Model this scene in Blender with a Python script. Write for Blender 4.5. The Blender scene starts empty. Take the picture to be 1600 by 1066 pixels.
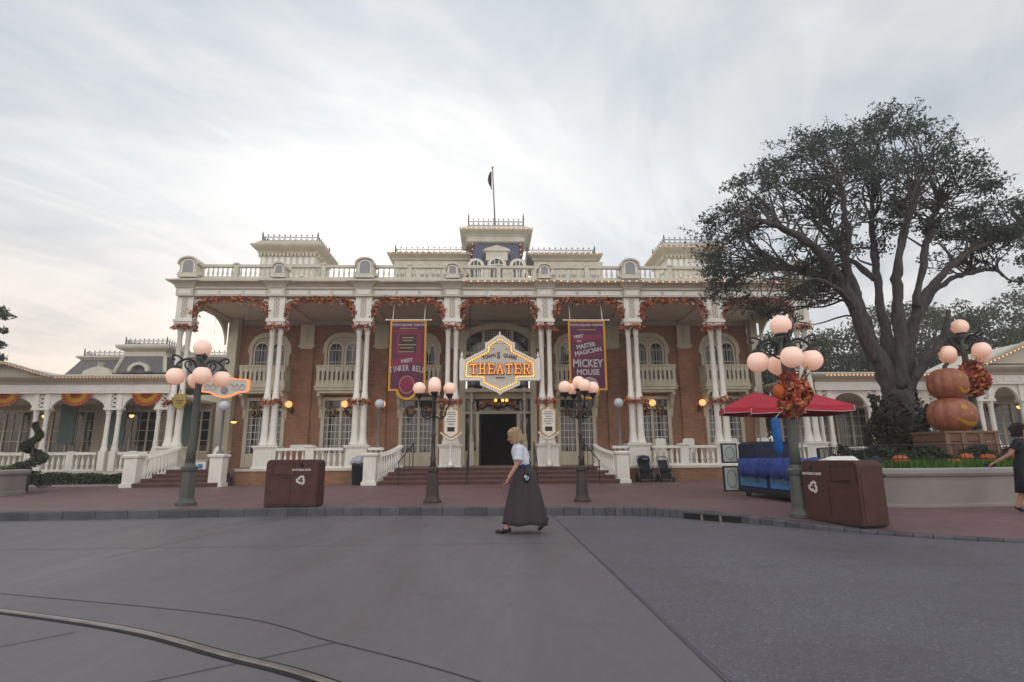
import bpy, math, random
import numpy as np
from mathutils import Vector, Matrix

# ------------------------------------------------------------------ camera, sky, sun, exposure
scene = bpy.context.scene
COL = scene.collection
R = math.radians
random.seed(7)
RNG = np.random.default_rng(11)

cam = bpy.data.objects.new("camera", bpy.data.cameras.new("camera"))
COL.objects.link(cam)
scene.camera = cam
cam.data.sensor_width = 36.0
cam.data.lens = 874.8 * 36 / 1600
cam.data.clip_start = 0.05
cam.data.clip_end = 3000
_pi, _ya, _ro = .2051, .037, -.0078
_f = Vector((math.sin(_ya) * math.cos(_pi), math.cos(_ya) * math.cos(_pi), math.sin(_pi)))
_r = Vector((math.cos(_ya), -math.sin(_ya), 0))
_u = _r.cross(_f)
_r2 = _r * math.cos(_ro) + _u * math.sin(_ro)
_u2 = -_r * math.sin(_ro) + _u * math.cos(_ro)
_m = Matrix((_r2, _u2, -_f)).transposed().to_4x4()
_m.translation = Vector((0, 0, 1.17))
cam.matrix_world = _m

SUN_EL, SUN_AZ = R(17), R(-9)          # azimuth from +Y towards +X
world = bpy.data.worlds.new("World")
scene.world = world
world.use_nodes = True
def build_sky():
    nt = world.node_tree
    N, Lk = nt.nodes, nt.links
    N.clear()
    out = N.new("ShaderNodeOutputWorld")
    bg = N.new("ShaderNodeBackground")
    bg.inputs["Strength"].default_value = 0.122
    sky = N.new("ShaderNodeTexSky")
    sky.sky_type = 'NISHITA'
    sky.sun_disc = False
    sky.sun_elevation = SUN_EL
    sky.sun_rotation = SUN_AZ
    sky.air_density = 1.0
    sky.dust_density = 2.0
    tc = N.new("ShaderNodeTexCoord")
    sep = N.new("ShaderNodeSeparateXYZ")
    Lk.new(tc.outputs["Generated"], sep.inputs[0])
    def math_(op, a, b=None, clamp=False):
        n = N.new("ShaderNodeMath"); n.operation = op; n.use_clamp = clamp
        for i, v in enumerate((a, b)):
            if v is None: continue
            if isinstance(v, (int, float)): n.inputs[i].default_value = v
            else: Lk.new(v, n.inputs[i])
        return n.outputs[0]
    z = math_('MAXIMUM', sep.outputs[2], 0.0)
    zz = math_('ADD', z, 0.12)
    px = math_('DIVIDE', sep.outputs[0], zz)
    py = math_('DIVIDE', sep.outputs[1], zz)
    def cloud(scale_x, scale_y, rot, detail, dist, off, lo, hi):
        comb = N.new("ShaderNodeCombineXYZ")
        Lk.new(px, comb.inputs[0]); Lk.new(py, comb.inputs[1])
        mp = N.new("ShaderNodeMapping")
        mp.inputs["Rotation"].default_value = (0, 0, rot)
        mp.inputs["Scale"].default_value = (scale_x, scale_y, 1)
        mp.inputs["Location"].default_value = off
        # rotate first, then stretch
        mp2 = N.new("ShaderNodeMapping"); mp2.inputs["Rotation"].default_value = (0, 0, rot)
        mp.inputs["Rotation"].default_value = (0, 0, 0)
        Lk.new(comb.outputs[0], mp2.inputs[0]); Lk.new(mp2.outputs[0], mp.inputs[0])
        no = N.new("ShaderNodeTexNoise")
        no.inputs["Scale"].default_value = 1.0
        no.inputs["Detail"].default_value = detail
        no.inputs["Roughness"].default_value = .55
        no.inputs["Distortion"].default_value = dist
        Lk.new(mp.outputs[0], no.inputs["Vector"])
        mr = N.new("ShaderNodeMapRange"); mr.interpolation_type = 'SMOOTHSTEP'
        mr.inputs["From Min"].default_value = lo; mr.inputs["From Max"].default_value = hi
        Lk.new(no.outputs["Fac"], mr.inputs["Value"])
        return mr.outputs[0]
    c1 = cloud(1.05, .62, R(28), 8, 1.6, (3.1, 1.7, 0), .38, .62)
    c2 = cloud(.50, .36, R(34), 5, 1.2, (7.7, 4.2, 0), .34, .66)
    c3 = cloud(3.6, 1.1, R(30), 8, 2.0, (1.3, 9.2, 0), .38, .66)
    cl = math_('ADD', math_('MULTIPLY', c1, .46), math_('ADD', math_('MULTIPLY', c2, .32), math_('MULTIPLY', c3, .22)))
    # veil of thin cloud: pale grey where thin, white where thick; brighter towards the sun
    sd = Vector((math.sin(SUN_AZ) * math.cos(SUN_EL), math.cos(SUN_AZ) * math.cos(SUN_EL), math.sin(SUN_EL)))
    dot = N.new("ShaderNodeVectorMath"); dot.operation = 'DOT_PRODUCT'
    Lk.new(tc.outputs["Generated"], dot.inputs[0]); dot.inputs[1].default_value = sd
    d = math_('MAXIMUM', dot.outputs["Value"], 0.0)
    glow = math_('ADD', math_('MULTIPLY', math_('POWER', d, 10.0), 2.6), math_('MULTIPLY', math_('POWER', d, 2.0), .6))
    low = math_('MAXIMUM', math_('SUBTRACT', 1.0, math_('DIVIDE', z, .40)), 0.0)
    frontw = math_('MAXIMUM', sep.outputs[1], 0.0)
    glow = math_('ADD', glow, math_('MULTIPLY', math_('MULTIPLY', math_('POWER', low, 1.5), 2.6), frontw))
    mix = N.new("ShaderNodeMix"); mix.data_type = 'RGBA'
    mix.inputs[6].default_value = (3.75, 4.3, 4.9, 1)
    mix.inputs[7].default_value = (6.9, 6.95, 6.9, 1)
    Lk.new(cl, mix.inputs[0])
    gl = N.new("ShaderNodeCombineColor")
    Lk.new(math_('MULTIPLY', glow, 1.02), gl.inputs[0]); Lk.new(glow, gl.inputs[1]); Lk.new(math_('MULTIPLY', glow, .96), gl.inputs[2])
    add = N.new("ShaderNodeMix"); add.data_type = 'RGBA'; add.blend_type = 'ADD'
    add.inputs[0].default_value = 1
    Lk.new(mix.outputs[2], add.inputs[6]); Lk.new(gl.outputs[0], add.inputs[7])
    # warm haze low over the horizon
    hz = N.new("ShaderNodeMapRange"); hz.interpolation_type = 'SMOOTHSTEP'
    hz.inputs["From Min"].default_value = 0.0; hz.inputs["From Max"].default_value = .42
    hz.inputs["To Min"].default_value = 1.0; hz.inputs["To Max"].default_value = 0.0
    Lk.new(z, hz.inputs["Value"])
    warm = N.new("ShaderNodeMix"); warm.data_type = 'RGBA'; warm.blend_type = 'MULTIPLY'
    lft = N.new("ShaderNodeMapRange"); lft.interpolation_type = 'SMOOTHSTEP'
    lft.inputs["From Min"].default_value = .35; lft.inputs["From Max"].default_value = -.55
    lft.inputs["To Min"].default_value = .25; lft.inputs["To Max"].default_value = 1.0
    Lk.new(sep.outputs[0], lft.inputs["Value"])
    Lk.new(math_('MULTIPLY', hz.outputs[0], lft.outputs[0]), warm.inputs[0])
    Lk.new(add.outputs[2], warm.inputs[6]); warm.inputs[7].default_value = (1.17, .94, .77, 1)
    fin = N.new("ShaderNodeMix"); fin.data_type = 'RGBA'
    fin.inputs[0].default_value = .90
    Lk.new(sky.outputs[0], fin.inputs[6]); Lk.new(warm.outputs[2], fin.inputs[7])
    # sky behind the camera is brightened and warmed to light the theatre front
    back = N.new("ShaderNodeMapRange"); back.interpolation_type = 'SMOOTHSTEP'
    back.inputs["From Min"].default_value = .15; back.inputs["From Max"].default_value = -.6
    back.inputs["To Min"].default_value = 1.0; back.inputs["To Max"].default_value = 2.2
    Lk.new(sep.outputs[1], back.inputs["Value"])
    sc_ = N.new("ShaderNodeVectorMath"); sc_.operation = 'SCALE'
    Lk.new(fin.outputs[2], sc_.inputs[0]); Lk.new(back.outputs[0], sc_.inputs["Scale"])
    tint = N.new("ShaderNodeMix"); tint.data_type = 'RGBA'; tint.blend_type = 'MULTIPLY'
    tr_ = N.new("ShaderNodeMapRange"); tr_.interpolation_type = 'SMOOTHSTEP'; tr_.inputs["From Min"].default_value = .1; tr_.inputs["From Max"].default_value = -.5
    Lk.new(sep.outputs[1], tr_.inputs["Value"]); Lk.new(tr_.outputs[0], tint.inputs[0])
    Lk.new(sc_.outputs[0], tint.inputs[6]); tint.inputs[7].default_value = (1.06, .985, .93, 1)
    Lk.new(tint.outputs[2], bg.inputs["Color"])
    Lk.new(bg.outputs[0], out.inputs[0])
build_sky()

sun = bpy.data.objects.new("sun", bpy.data.lights.new("sun", 'SUN'))
COL.objects.link(sun)
sun.data.energy = 0.6
sun.data.angle = R(14)
sun.data.color = (1, .93, .82)
sun.rotation_euler = Vector((-math.sin(SUN_AZ) * math.cos(SUN_EL), -math.cos(SUN_AZ) * math.cos(SUN_EL), -math.sin(SUN_EL))).to_track_quat('-Z', 'Y').to_euler()

scene.view_settings.view_transform = 'Standard'
scene.view_settings.look = 'None'
scene.view_settings.exposure = 0.0
scene.view_settings.gamma = 1.0
scene.render.engine = 'CYCLES'
scene.cycles.use_denoising = True
scene.cycles.max_bounces = 7
scene.cycles.volume_bounces = 0
scene.cycles.diffuse_bounces = 4
scene.cycles.glossy_bounces = 2
scene.cycles.transmission_bounces = 3
scene.cycles.sample_clamp_indirect = 4

# ------------------------------------------------------------------ materials
def mat(name, col, rough=.6, var=.12, scale=3.0, spec=.35, metal=0.0, emit=None, estr=0.0, bump=0.0, col2=None, stretch=None):
    m = bpy.data.materials.new(name)
    m.use_nodes = True
    nt = m.node_tree
    b = nt.nodes["Principled BSDF"]
    b.inputs["Roughness"].default_value = rough
    b.inputs["Specular IOR Level"].default_value = spec
    b.inputs["Metallic"].default_value = metal
    c = Vector(col)
    if var > 0:
        tc = nt.nodes.new("ShaderNodeTexCoord")
        no = nt.nodes.new("ShaderNodeTexNoise")
        no.inputs["Scale"].default_value = scale
        no.inputs["Detail"].default_value = 6
        no.inputs["Roughness"].default_value = .62
        if stretch:
            mp = nt.nodes.new("ShaderNodeMapping"); mp.inputs["Scale"].default_value = stretch
            nt.links.new(tc.outputs["Object"], mp.inputs[0]); nt.links.new(mp.outputs[0], no.inputs["Vector"])
        else:
            nt.links.new(tc.outputs["Object"], no.inputs["Vector"])
        rp = nt.nodes.new("ShaderNodeValToRGB")
        a = c * (1 - var); z = Vector(col2) if col2 else c * (1 + var)
        rp.color_ramp.elements[0].position = .3; rp.color_ramp.elements[1].position = .7
        rp.color_ramp.elements[0].color = (*a, 1); rp.color_ramp.elements[1].color = (*z, 1)
        nt.links.new(no.outputs["Fac"], rp.inputs[0])
        nt.links.new(rp.outputs[0], b.inputs["Base Color"])
        if bump:
            bp = nt.nodes.new("ShaderNodeBump"); bp.inputs["Strength"].default_value = bump; bp.inputs["Distance"].default_value = .02
            nt.links.new(no.outputs["Fac"], bp.inputs["Height"]); nt.links.new(bp.outputs[0], b.inputs["Normal"])
    else:
        b.inputs["Base Color"].default_value = (*c, 1)
    if emit:
        b.inputs["Emission Color"].default_value = (*emit, 1)
        b.inputs["Emission Strength"].default_value = estr
    return m

def brick_mat(name, c1, c2, mortar, bw=.21, bh=.07, rough=.85):
    m = bpy.data.materials.new(name); m.use_nodes = True
    nt = m.node_tree; N, Lk = nt.nodes, nt.links
    b = N["Principled BSDF"]; b.inputs["Roughness"].default_value = rough; b.inputs["Specular IOR Level"].default_value = .2
    tc = N.new("ShaderNodeTexCoord"); sp = N.new("ShaderNodeSeparateXYZ"); ad = N.new("ShaderNodeMath"); cb = N.new("ShaderNodeCombineXYZ")
    Lk.new(tc.outputs["Object"], sp.inputs[0]); Lk.new(sp.outputs[0], ad.inputs[0]); Lk.new(sp.outputs[1], ad.inputs[1])
    Lk.new(ad.outputs[0], cb.inputs[0]); Lk.new(sp.outputs[2], cb.inputs[1])
    bt = N.new("ShaderNodeTexBrick"); bt.inputs["Scale"].default_value = 1
    bt.inputs["Brick Width"].default_value = bw; bt.inputs["Row Height"].default_value = bh; bt.inputs["Mortar Size"].default_value = .007
    bt.inputs["Color1"].default_value = (*c1, 1); bt.inputs["Color2"].default_value = (*c2, 1); bt.inputs["Mortar"].default_value = (*mortar, 1)
    Lk.new(cb.outputs[0], bt.inputs["Vector"])
    no = N.new("ShaderNodeTexNoise"); no.inputs["Scale"].default_value = .9; no.inputs["Detail"].default_value = 8; no.inputs["Roughness"].default_value = .7
    Lk.new(tc.outputs["Object"], no.inputs["Vector"])
    mr = N.new("ShaderNodeMapRange"); mr.inputs["From Min"].default_value = .25; mr.inputs["From Max"].default_value = .75; mr.inputs["To Min"].default_value = .58; mr.inputs["To Max"].default_value = 1.38
    Lk.new(no.outputs["Fac"], mr.inputs["Value"])
    mu = N.new("ShaderNodeVectorMath"); mu.operation = 'SCALE'
    Lk.new(bt.outputs["Color"], mu.inputs[0]); Lk.new(mr.outputs[0], mu.inputs["Scale"]); Lk.new(mu.outputs[0], b.inputs["Base Color"])
    return m

def ground_mat(name, base, vary, rough, fine=60., grain=.25, streak=(1, 1, 1), rlo=None, big=.35, grid=None, gridcol=.7, spot=None):
    m = bpy.data.materials.new(name); m.use_nodes = True
    nt = m.node_tree; N, Lk = nt.nodes, nt.links
    b = N["Principled BSDF"]; b.inputs["Specular IOR Level"].default_value = .4
    tc = N.new("ShaderNodeTexCoord")
    def noise(sc, det, ro, mpv=None, dist=0):
        n = N.new("ShaderNodeTexNoise"); n.inputs["Scale"].default_value = sc; n.inputs["Detail"].default_value = det; n.inputs["Roughness"].default_value = ro; n.inputs["Distortion"].default_value = dist
        if mpv:
            mp = N.new("ShaderNodeMapping"); mp.inputs["Scale"].default_value = mpv[:3]
            if len(mpv) > 3: mp.inputs["Rotation"].default_value = (0, 0, mpv[3])
            Lk.new(tc.outputs["Object"], mp.inputs[0]); Lk.new(mp.outputs[0], n.inputs["Vector"])
        else: Lk.new(tc.outputs["Object"], n.inputs["Vector"])
        return n.outputs["Fac"]
    def rng(v, a, c, lo, hi):
        r = N.new("ShaderNodeMapRange"); r.inputs["From Min"].default_value = lo; r.inputs["From Max"].default_value = hi
        r.inputs["To Min"].default_value = a; r.inputs["To Max"].default_value = c; Lk.new(v, r.inputs["Value"]); return r.outputs[0]
    def mul(a, c):
        n = N.new("ShaderNodeMath"); n.operation = 'MULTIPLY'; Lk.new(a, n.inputs[0])
        if isinstance(c, float): n.inputs[1].default_value = c
        else: Lk.new(c, n.inputs[1])
        return n.outputs[0]
    n1 = noise(big, 6, .65, streak, .4)
    n2 = noise(fine, 3, .6)
    n3 = noise(fine * .12, 5, .7, streak)
    v = mul(mul(rng(n1, 1 - vary, 1 + vary, .3, .7), rng(n2, 1 - grain, 1 + grain, .3, .7)), rng(n3, 1 - vary * .5, 1 + vary * .5, .3, .7))
    if grid:
        bt = N.new("ShaderNodeTexBrick"); bt.inputs["Scale"].default_value = 1; bt.inputs["Brick Width"].default_value = grid[0]; bt.inputs["Row Height"].default_value = grid[1]
        bt.inputs["Mortar Size"].default_value = grid[2]; bt.inputs["Color1"].default_value = (1, 1, 1, 1); bt.inputs["Color2"].default_value = (.88, .88, .88, 1); bt.inputs["Mortar"].default_value = (gridcol,) * 3 + (1,)
        mp = N.new("ShaderNodeMapping"); mp.inputs["Rotation"].default_value = (0, 0, grid[3]); Lk.new(tc.outputs["Object"], mp.inputs[0]); Lk.new(mp.outputs[0], bt.inputs["Vector"])
        v = mul(v, bt.outputs["Color"])
    if spot:
        vo = N.new("ShaderNodeTexVoronoi"); vo.inputs["Scale"].default_value = spot[0]; Lk.new(tc.outputs["Object"], vo.inputs["Vector"])
        sp = N.new("ShaderNodeSeparateColor"); Lk.new(vo.outputs["Color"], sp.inputs[0])
        v = mul(v, rng(sp.outputs[0], 1.0, spot[1], .8, 1.0))
    v = mul(v, rng(noise(1.3, 9, .72), 1.0, .84, .56, .66)); v = mul(v, rng(noise(.55, 6, .7, streak), 1.0, 1.13, .52, .68))  # stains darken; pale streaks put the road's sheen into the colour
    mu = N.new("ShaderNodeVectorMath"); mu.operation = 'SCALE'; mu.inputs[0].default_value = base; Lk.new(v, mu.inputs["Scale"])
    Lk.new(mu.outputs[0], b.inputs["Base Color"])
    Lk.new(rng(n1, rlo if rlo else rough, rough, .35, .65), b.inputs["Roughness"])
    bp = N.new("ShaderNodeBump"); bp.inputs["Strength"].default_value = .25; bp.inputs["Distance"].default_value = .004
    Lk.new(n2, bp.inputs["Height"]); Lk.new(bp.outputs[0], b.inputs["Normal"])
    return m

M = {}
M['white'] = mat('white_paint', (.80, .775, .70), .45, .11, 2.2, .4, stretch=(1, 1, .35))
M['cream'] = mat('cream_paint', (.62, .575, .44), .5, .12, 2, stretch=(1, 1, .35))
M['stone'] = mat('pale_grey_paint', (.62, .585, .49), .55, .11, 2, stretch=(1, 1, .35))
M['taupe'] = mat('taupe_paint', (.50, .445, .36), .6, .13, 2, stretch=(1, 1, .4))
M['soffit'] = mat('soffit_paint', (.68, .60, .50), .7, .06, .9)
M['panel'] = mat('white_panel', (.80, .80, .74), .5, .05, 2)
M['niche'] = mat('grey_niche', (.30, .31, .31), .6, .06, 2)
M['brick'] = brick_mat('brick_wall', (.37, .175, .103), (.29, .133, .078), (.38, .285, .21))
M['brick2'] = brick_mat('brick_plinth', (.33, .17, .085), (.25, .12, .065), (.26, .2, .15))
M['slate'] = mat('blue_slate', (.115, .12, .185), .55, .3, 9, stretch=(1, 1, 3))
M['darkroof'] = mat('dark_roof', (.155, .145, .145), .7, .25, 6)
M['glass'] = mat('window_glass', (.03, .035, .04), .08, .0, spec=.8)
M['curtain'] = mat('pale_curtain', (.24, .25, .25), .8, .3, 5, stretch=(6, 6, .6))
M['dark'] = mat('dark_interior', (.022, .014, .012), .8, .4, 2)
M['wood'] = mat('dark_brown_wood', (.05, .022, .015), .5, .3, 4, stretch=(4, 4, .5))
M['step'] = mat('red_step', (.105, .05, .043), .7, .22, 4)
M['foyer'] = mat('red_brown_foyer', (.085, .038, .03), .6, .3, 4)
M['floorp'] = mat('porch_floor_paint', (.30, .21, .17), .6, .15, 2)
M['nose'] = mat('step_edge', (.17, .095, .085), .7, .15, 4)
M['iron'] = mat('black_iron', (.02, .02, .022), .45, .25, 8)
M['lampgreen'] = mat('green_grey_lamp_paint', (.088, .096, .084), .45, .2, 6)
M['lampbrown'] = mat('brown_lamp_paint', (.055, .042, .038), .45, .2, 6)
M['pinkgl'] = mat('lit_globe', (.84, .69, .61), .22, .03, 2, .5, emit=(1, .42, .22), estr=.29)
M['orgl'] = mat('lit_orange_globe', (.8, .5, .3), .3, .03, 2, .5, emit=(1, .42, .12), estr=1.3)
M['whitegl'] = mat('unlit_globe', (.58, .60, .66), .2, .03, 2, .5)
M['bulb'] = mat('bulb_glow', (.8, .5, .3), .3, 0, emit=(1, .42, .14), estr=1.8)
M['goldbulb'] = mat('gold_bulb_glow', (.8, .6, .3), .3, 0, emit=(1, .55, .14), estr=1.7)
M['dimbulb'] = mat('dim_bulb_glow', (.7, .45, .3), .3, 0, emit=(1, .40, .16), estr=.45)
M['neon'] = mat('orange_neon', (.8, .3, .1), .3, 0, emit=(1, .23, .07), estr=.95)
M['letter'] = mat('orange_letter', (.75, .24, .03), .4, .1, 8, emit=(1, .24, .02), estr=.50)
M['gold'] = mat('gold_paint', (.52, .27, .03), .4, .12, 4)
M['goldcloth'] = mat('gold_cloth', (.62, .30, .02), .7, .1, 4)
M['purple'] = mat('purple_cloth', (.115, .03, .065), .75, .15, 2)
M['crimson'] = mat('crimson_print', (.22, .03, .065), .75, .15, 2)
M['lavender'] = mat('pale_print', (.47, .44, .46), .7, .05, 2)
M['tanprint'] = mat('tan_print', (.42, .22, .12), .7, .05, 2)
M['greyprint'] = mat('grey_print', (.26, .25, .25), .7, .05, 2)
M['signface'] = mat('sign_cream', (.60, .565, .50), .55, .05, 2)
M['brownink'] = mat('brown_ink', (.16, .08, .065), .6, .05, 2)
M['darkink'] = mat('dark_ink', (.03, .025, .025), .6, .05, 2)
M['teal'] = mat('teal_curtain', (.13, .19, .18), .8, .15, 4, stretch=(6, 6, .5))
M['orangecloth'] = mat('orange_cloth', (.46, .11, .045), .75, .1, 5)
M['yellowcloth'] = mat('yellow_cloth', (.58, .34, .03), .75, .1, 5)
M['maroon'] = mat('maroon_bin_paint', (.080, .031, .025), .62, .26, 5)
M['maroon2'] = mat('maroon_bin_trim', (.05, .02, .016), .5, .12, 3)
M['whiteink'] = mat('white_ink', (.62, .58, .56), .5, .03, 3)
M['redcloth'] = mat('red_umbrella_cloth', (.48, .022, .048), .65, .12, 2.5)
M['pipe'] = mat('pale_edging', (.55, .50, .48), .7, .05, 3)
M['navy'] = mat('navy_cloth', (.016, .02, .045), .7, .3, 5)
M['blue'] = mat('blue_tarp', (.028, .065, .27), .5, .35, 5, bump=.6)
M['cartblue'] = mat('cart_blue', (.045, .18, .42), .45, .25, 3)
M['cartpic'] = mat('cart_pale_blue_picture', (.06, .15, .25), .5, .5, 2.2)
M['brightblue'] = mat('bright_blue_cover', (.004, .11, .37), .55, .2, 5)
M['cartcream'] = mat('cart_cream', (.44, .50, .45), .5, .1, 6)
M['whitesheet'] = mat('white_sheet', (.80, .79, .74), .7, .06, 4)
M['black'] = mat('black_fabric', (.014, .014, .016), .7, .2, 6)
M['bag'] = mat('clear_bag', (.42, .44, .50), .3, .25, 7)
M['concretewall'] = mat('planter_concrete', (.27, .245, .225), .8, .12, 1.6)
M['concretecap'] = mat('planter_cap', (.31, .29, .275), .75, .1, 1.8)
M['bark'] = mat('bark', (.075, .066, .062), .9, .45, 5, bump=.8, stretch=(3, 3, .7))
M['ivy'] = mat('ivy_leaf', (.050, .052, .032), .6, .35, 4)
M['ivy2'] = mat('ivy_leaf_brown', (.05, .04, .027), .6, .35, 4)
M['leafa'] = mat('oak_leaf_dark', (.080, .098, .086), .55, .25, 2)
M['leafb'] = mat('oak_leaf_mid', (.102, .125, .104), .55, .25, 2)
M['leafc'] = mat('oak_leaf_pale', (.118, .14, .108), .5, .25, 2)
def leafy(m, k=.52):
    nt = m.node_tree; b = nt.nodes['Principled BSDF']; out = [n for n in nt.nodes if n.type == 'OUTPUT_MATERIAL'][0]
    tr = nt.nodes.new('ShaderNodeBsdfTranslucent'); mx = nt.nodes.new('ShaderNodeMixShader'); mx.inputs[0].default_value = k
    src = b.inputs['Base Color'].links[0].from_socket
    nt.links.new(src, tr.inputs['Color']); nt.links.new(b.outputs[0], mx.inputs[1]); nt.links.new(tr.outputs[0], mx.inputs[2]); nt.links.new(mx.outputs[0], out.inputs[0])
M['fara'] = mat('far_leaf_dark', (.060, .075, .044), .6, .25, .7)
M['farb'] = mat('far_leaf_mid', (.095, .105, .058), .6, .25, .7)
M['farc'] = mat('far_leaf_olive', (.125, .122, .068), .6, .25, .7)
for k_ in ('leafa', 'leafb', 'leafc', 'fara', 'farb', 'farc'): leafy(M[k_])
M['grassa'] = mat('grass_blade', (.09, .21, .015), .6, .3, 3)
M['grassb'] = mat('grass_blade_dark', (.05, .13, .012), .6, .3, 3)
M['hedgea'] = mat('hedge_leaf', (.035, .06, .022), .6, .3, 3)
M['hedgeb'] = mat('hedge_leaf_light', (.06, .085, .03), .6, .3, 3)
M['soil'] = mat('planter_soil', (.035, .03, .018), .9, .3, 3)
M['fr'] = mat('leaf_red', (.46, .075, .05), .6, .25, 6)
M['fo'] = mat('leaf_orange', (.60, .20, .075), .6, .25, 6)
M['fb'] = mat('leaf_brown', (.15, .06, .035), .65, .25, 6)
M['fy'] = mat('leaf_yellow', (.40, .22, .04), .6, .25, 6)
M['fw'] = mat('leaf_pale', (.56, .32, .22), .6, .25, 6)
M['fp'] = mat('leaf_plum', (.10, .03, .035), .65, .25, 6)
M['gourd'] = mat('gourd_orange', (.50, .10, .02), .45, .12, 4)
M['pumpkin'] = mat('pumpkin_skin', (.31, .105, .052), .45, .3, 9, spec=.5)
M['pumpglow'] = mat('pumpkin_lit_cut', (.40, .24, .02), .6, .2, 9, emit=(.75, .42, .01), estr=.06)
M['crate'] = mat('brown_crate_wood', (.17, .085, .055), .75, .3, 5, stretch=(.6, 3, 3))
M['cratepale'] = mat('pale_crate_batten', (.20, .125, .08), .75, .2, 5)
M['skin'] = mat('skin', (.46, .24, .165), .5, .08, 12)
M['hairblond'] = mat('blond_hair', (.43, .31, .18), .5, .35, 14, stretch=(3, 3, .6))
M['hairlight'] = mat('pale_blond_hair', (.52, .36, .19), .45, .3, 20)
M['hairdark'] = mat('dark_hair', (.018, .013, .011), .45, .3, 14)
M['blouse'] = mat('white_blouse', (.62, .64, .72), .75, .06, 5)
M['bluebelt'] = mat('blue_belt', (.02, .05, .13), .6, .15, 8)
M['shoe'] = mat('black_shoe', (.012, .012, .015), .45, .2, 8)
M['navydress'] = mat('navy_dress', (.010, .011, .018), .7, .2, 6)
M['steel'] = mat('worn_rail_steel', (.30, .26, .235), .32, .3, 6, spec=.6, metal=.75)
M['groove'] = mat('rail_groove', (.018, .017, .017), .8, .2, 5)
M['joint'] = mat('road_joint', (.082, .075, .08), .85, .25, 5)
M['pavejoint'] = mat('pavement_joint', (.105, .062, .064), .85, .25, 5)
M['kerba'] = mat('kerb_stone', (.095, .096, .108), .75, .25, 3)
M['kerbb'] = mat('kerb_stone_dark', (.075, .076, .086), .75, .3, 3)
M['polegrey'] = mat('grey_pole', (.16, .16, .17), .5, .15, 5)
M['yellowsign'] = mat('yellow_sign_paint', (.38, .29, .06), .5, .2, 5)
M['flagdark'] = mat('flag_cloth', (.045, .02, .03), .8, .5, 6)
M['lightblue'] = mat('light_blue_board', (.12, .30, .38), .5, .1, 4)
M['road'] = ground_mat('concrete_road', (.136, .124, .134), .14, .66, 90, .14, (1.3, .30, 1, R(62)), rlo=.40, big=.8)
M['asphalt'] = ground_mat('asphalt', (.108, .101, .117), .14, .75, 70, .22, (1, 1, 1), big=.5, spot=(75, 1.7), rlo=.55)
M['pave'] = ground_mat('red_pavement', (.190, .104, .108), .16, .68, 50, .10, (.6, 1.4, 1), rlo=.48, big=.5, grid=(.42, .21, .012, R(0)), gridcol=.72)
M['ground'] = ground_mat('far_ground', (.10, .09, .08), .2, .9, 5, .1)

def plaid_mat():
    m = bpy.data.materials.new('dark_plaid_cloth'); m.use_nodes = True
    nt = m.node_tree; N, Lk = nt.nodes, nt.links
    b = N["Principled BSDF"]; b.inputs["Roughness"].default_value = .85
    tc = N.new("ShaderNodeTexCoord"); sp = N.new("ShaderNodeSeparateXYZ"); Lk.new(tc.outputs["Object"], sp.inputs[0])
    def stripe(sock, k, th):
        s = N.new("ShaderNodeMath"); s.operation = 'MULTIPLY'; Lk.new(sock, s.inputs[0]); s.inputs[1].default_value = k
        f = N.new("ShaderNodeMath"); f.operation = 'FRACT'; Lk.new(s.outputs[0], f.inputs[0])
        g = N.new("ShaderNodeMath"); g.operation = 'LESS_THAN'; Lk.new(f.outputs[0], g.inputs[0]); g.inputs[1].default_value = th
        return g.outputs[0]
    a = stripe(sp.outputs[0], 13, .25); c = stripe(sp.outputs[2], 11, .22)
    def mx(f, A, B):
        n = N.new("ShaderNodeMix"); n.data_type = 'RGBA'; Lk.new(f, n.inputs[0])
        if isinstance(A, tuple): n.inputs[6].default_value = A
        else: Lk.new(A, n.inputs[6])
        n.inputs[7].default_value = B; return n.outputs[2]
    o = mx(a, (.046, .036, .040, 1), (.062, .032, .036, 1)); o = mx(c, o, (.036, .038, .048, 1))
    Lk.new(o, b.inputs["Base Color"])
    return m
M['plaid'] = plaid_mat()

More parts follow.
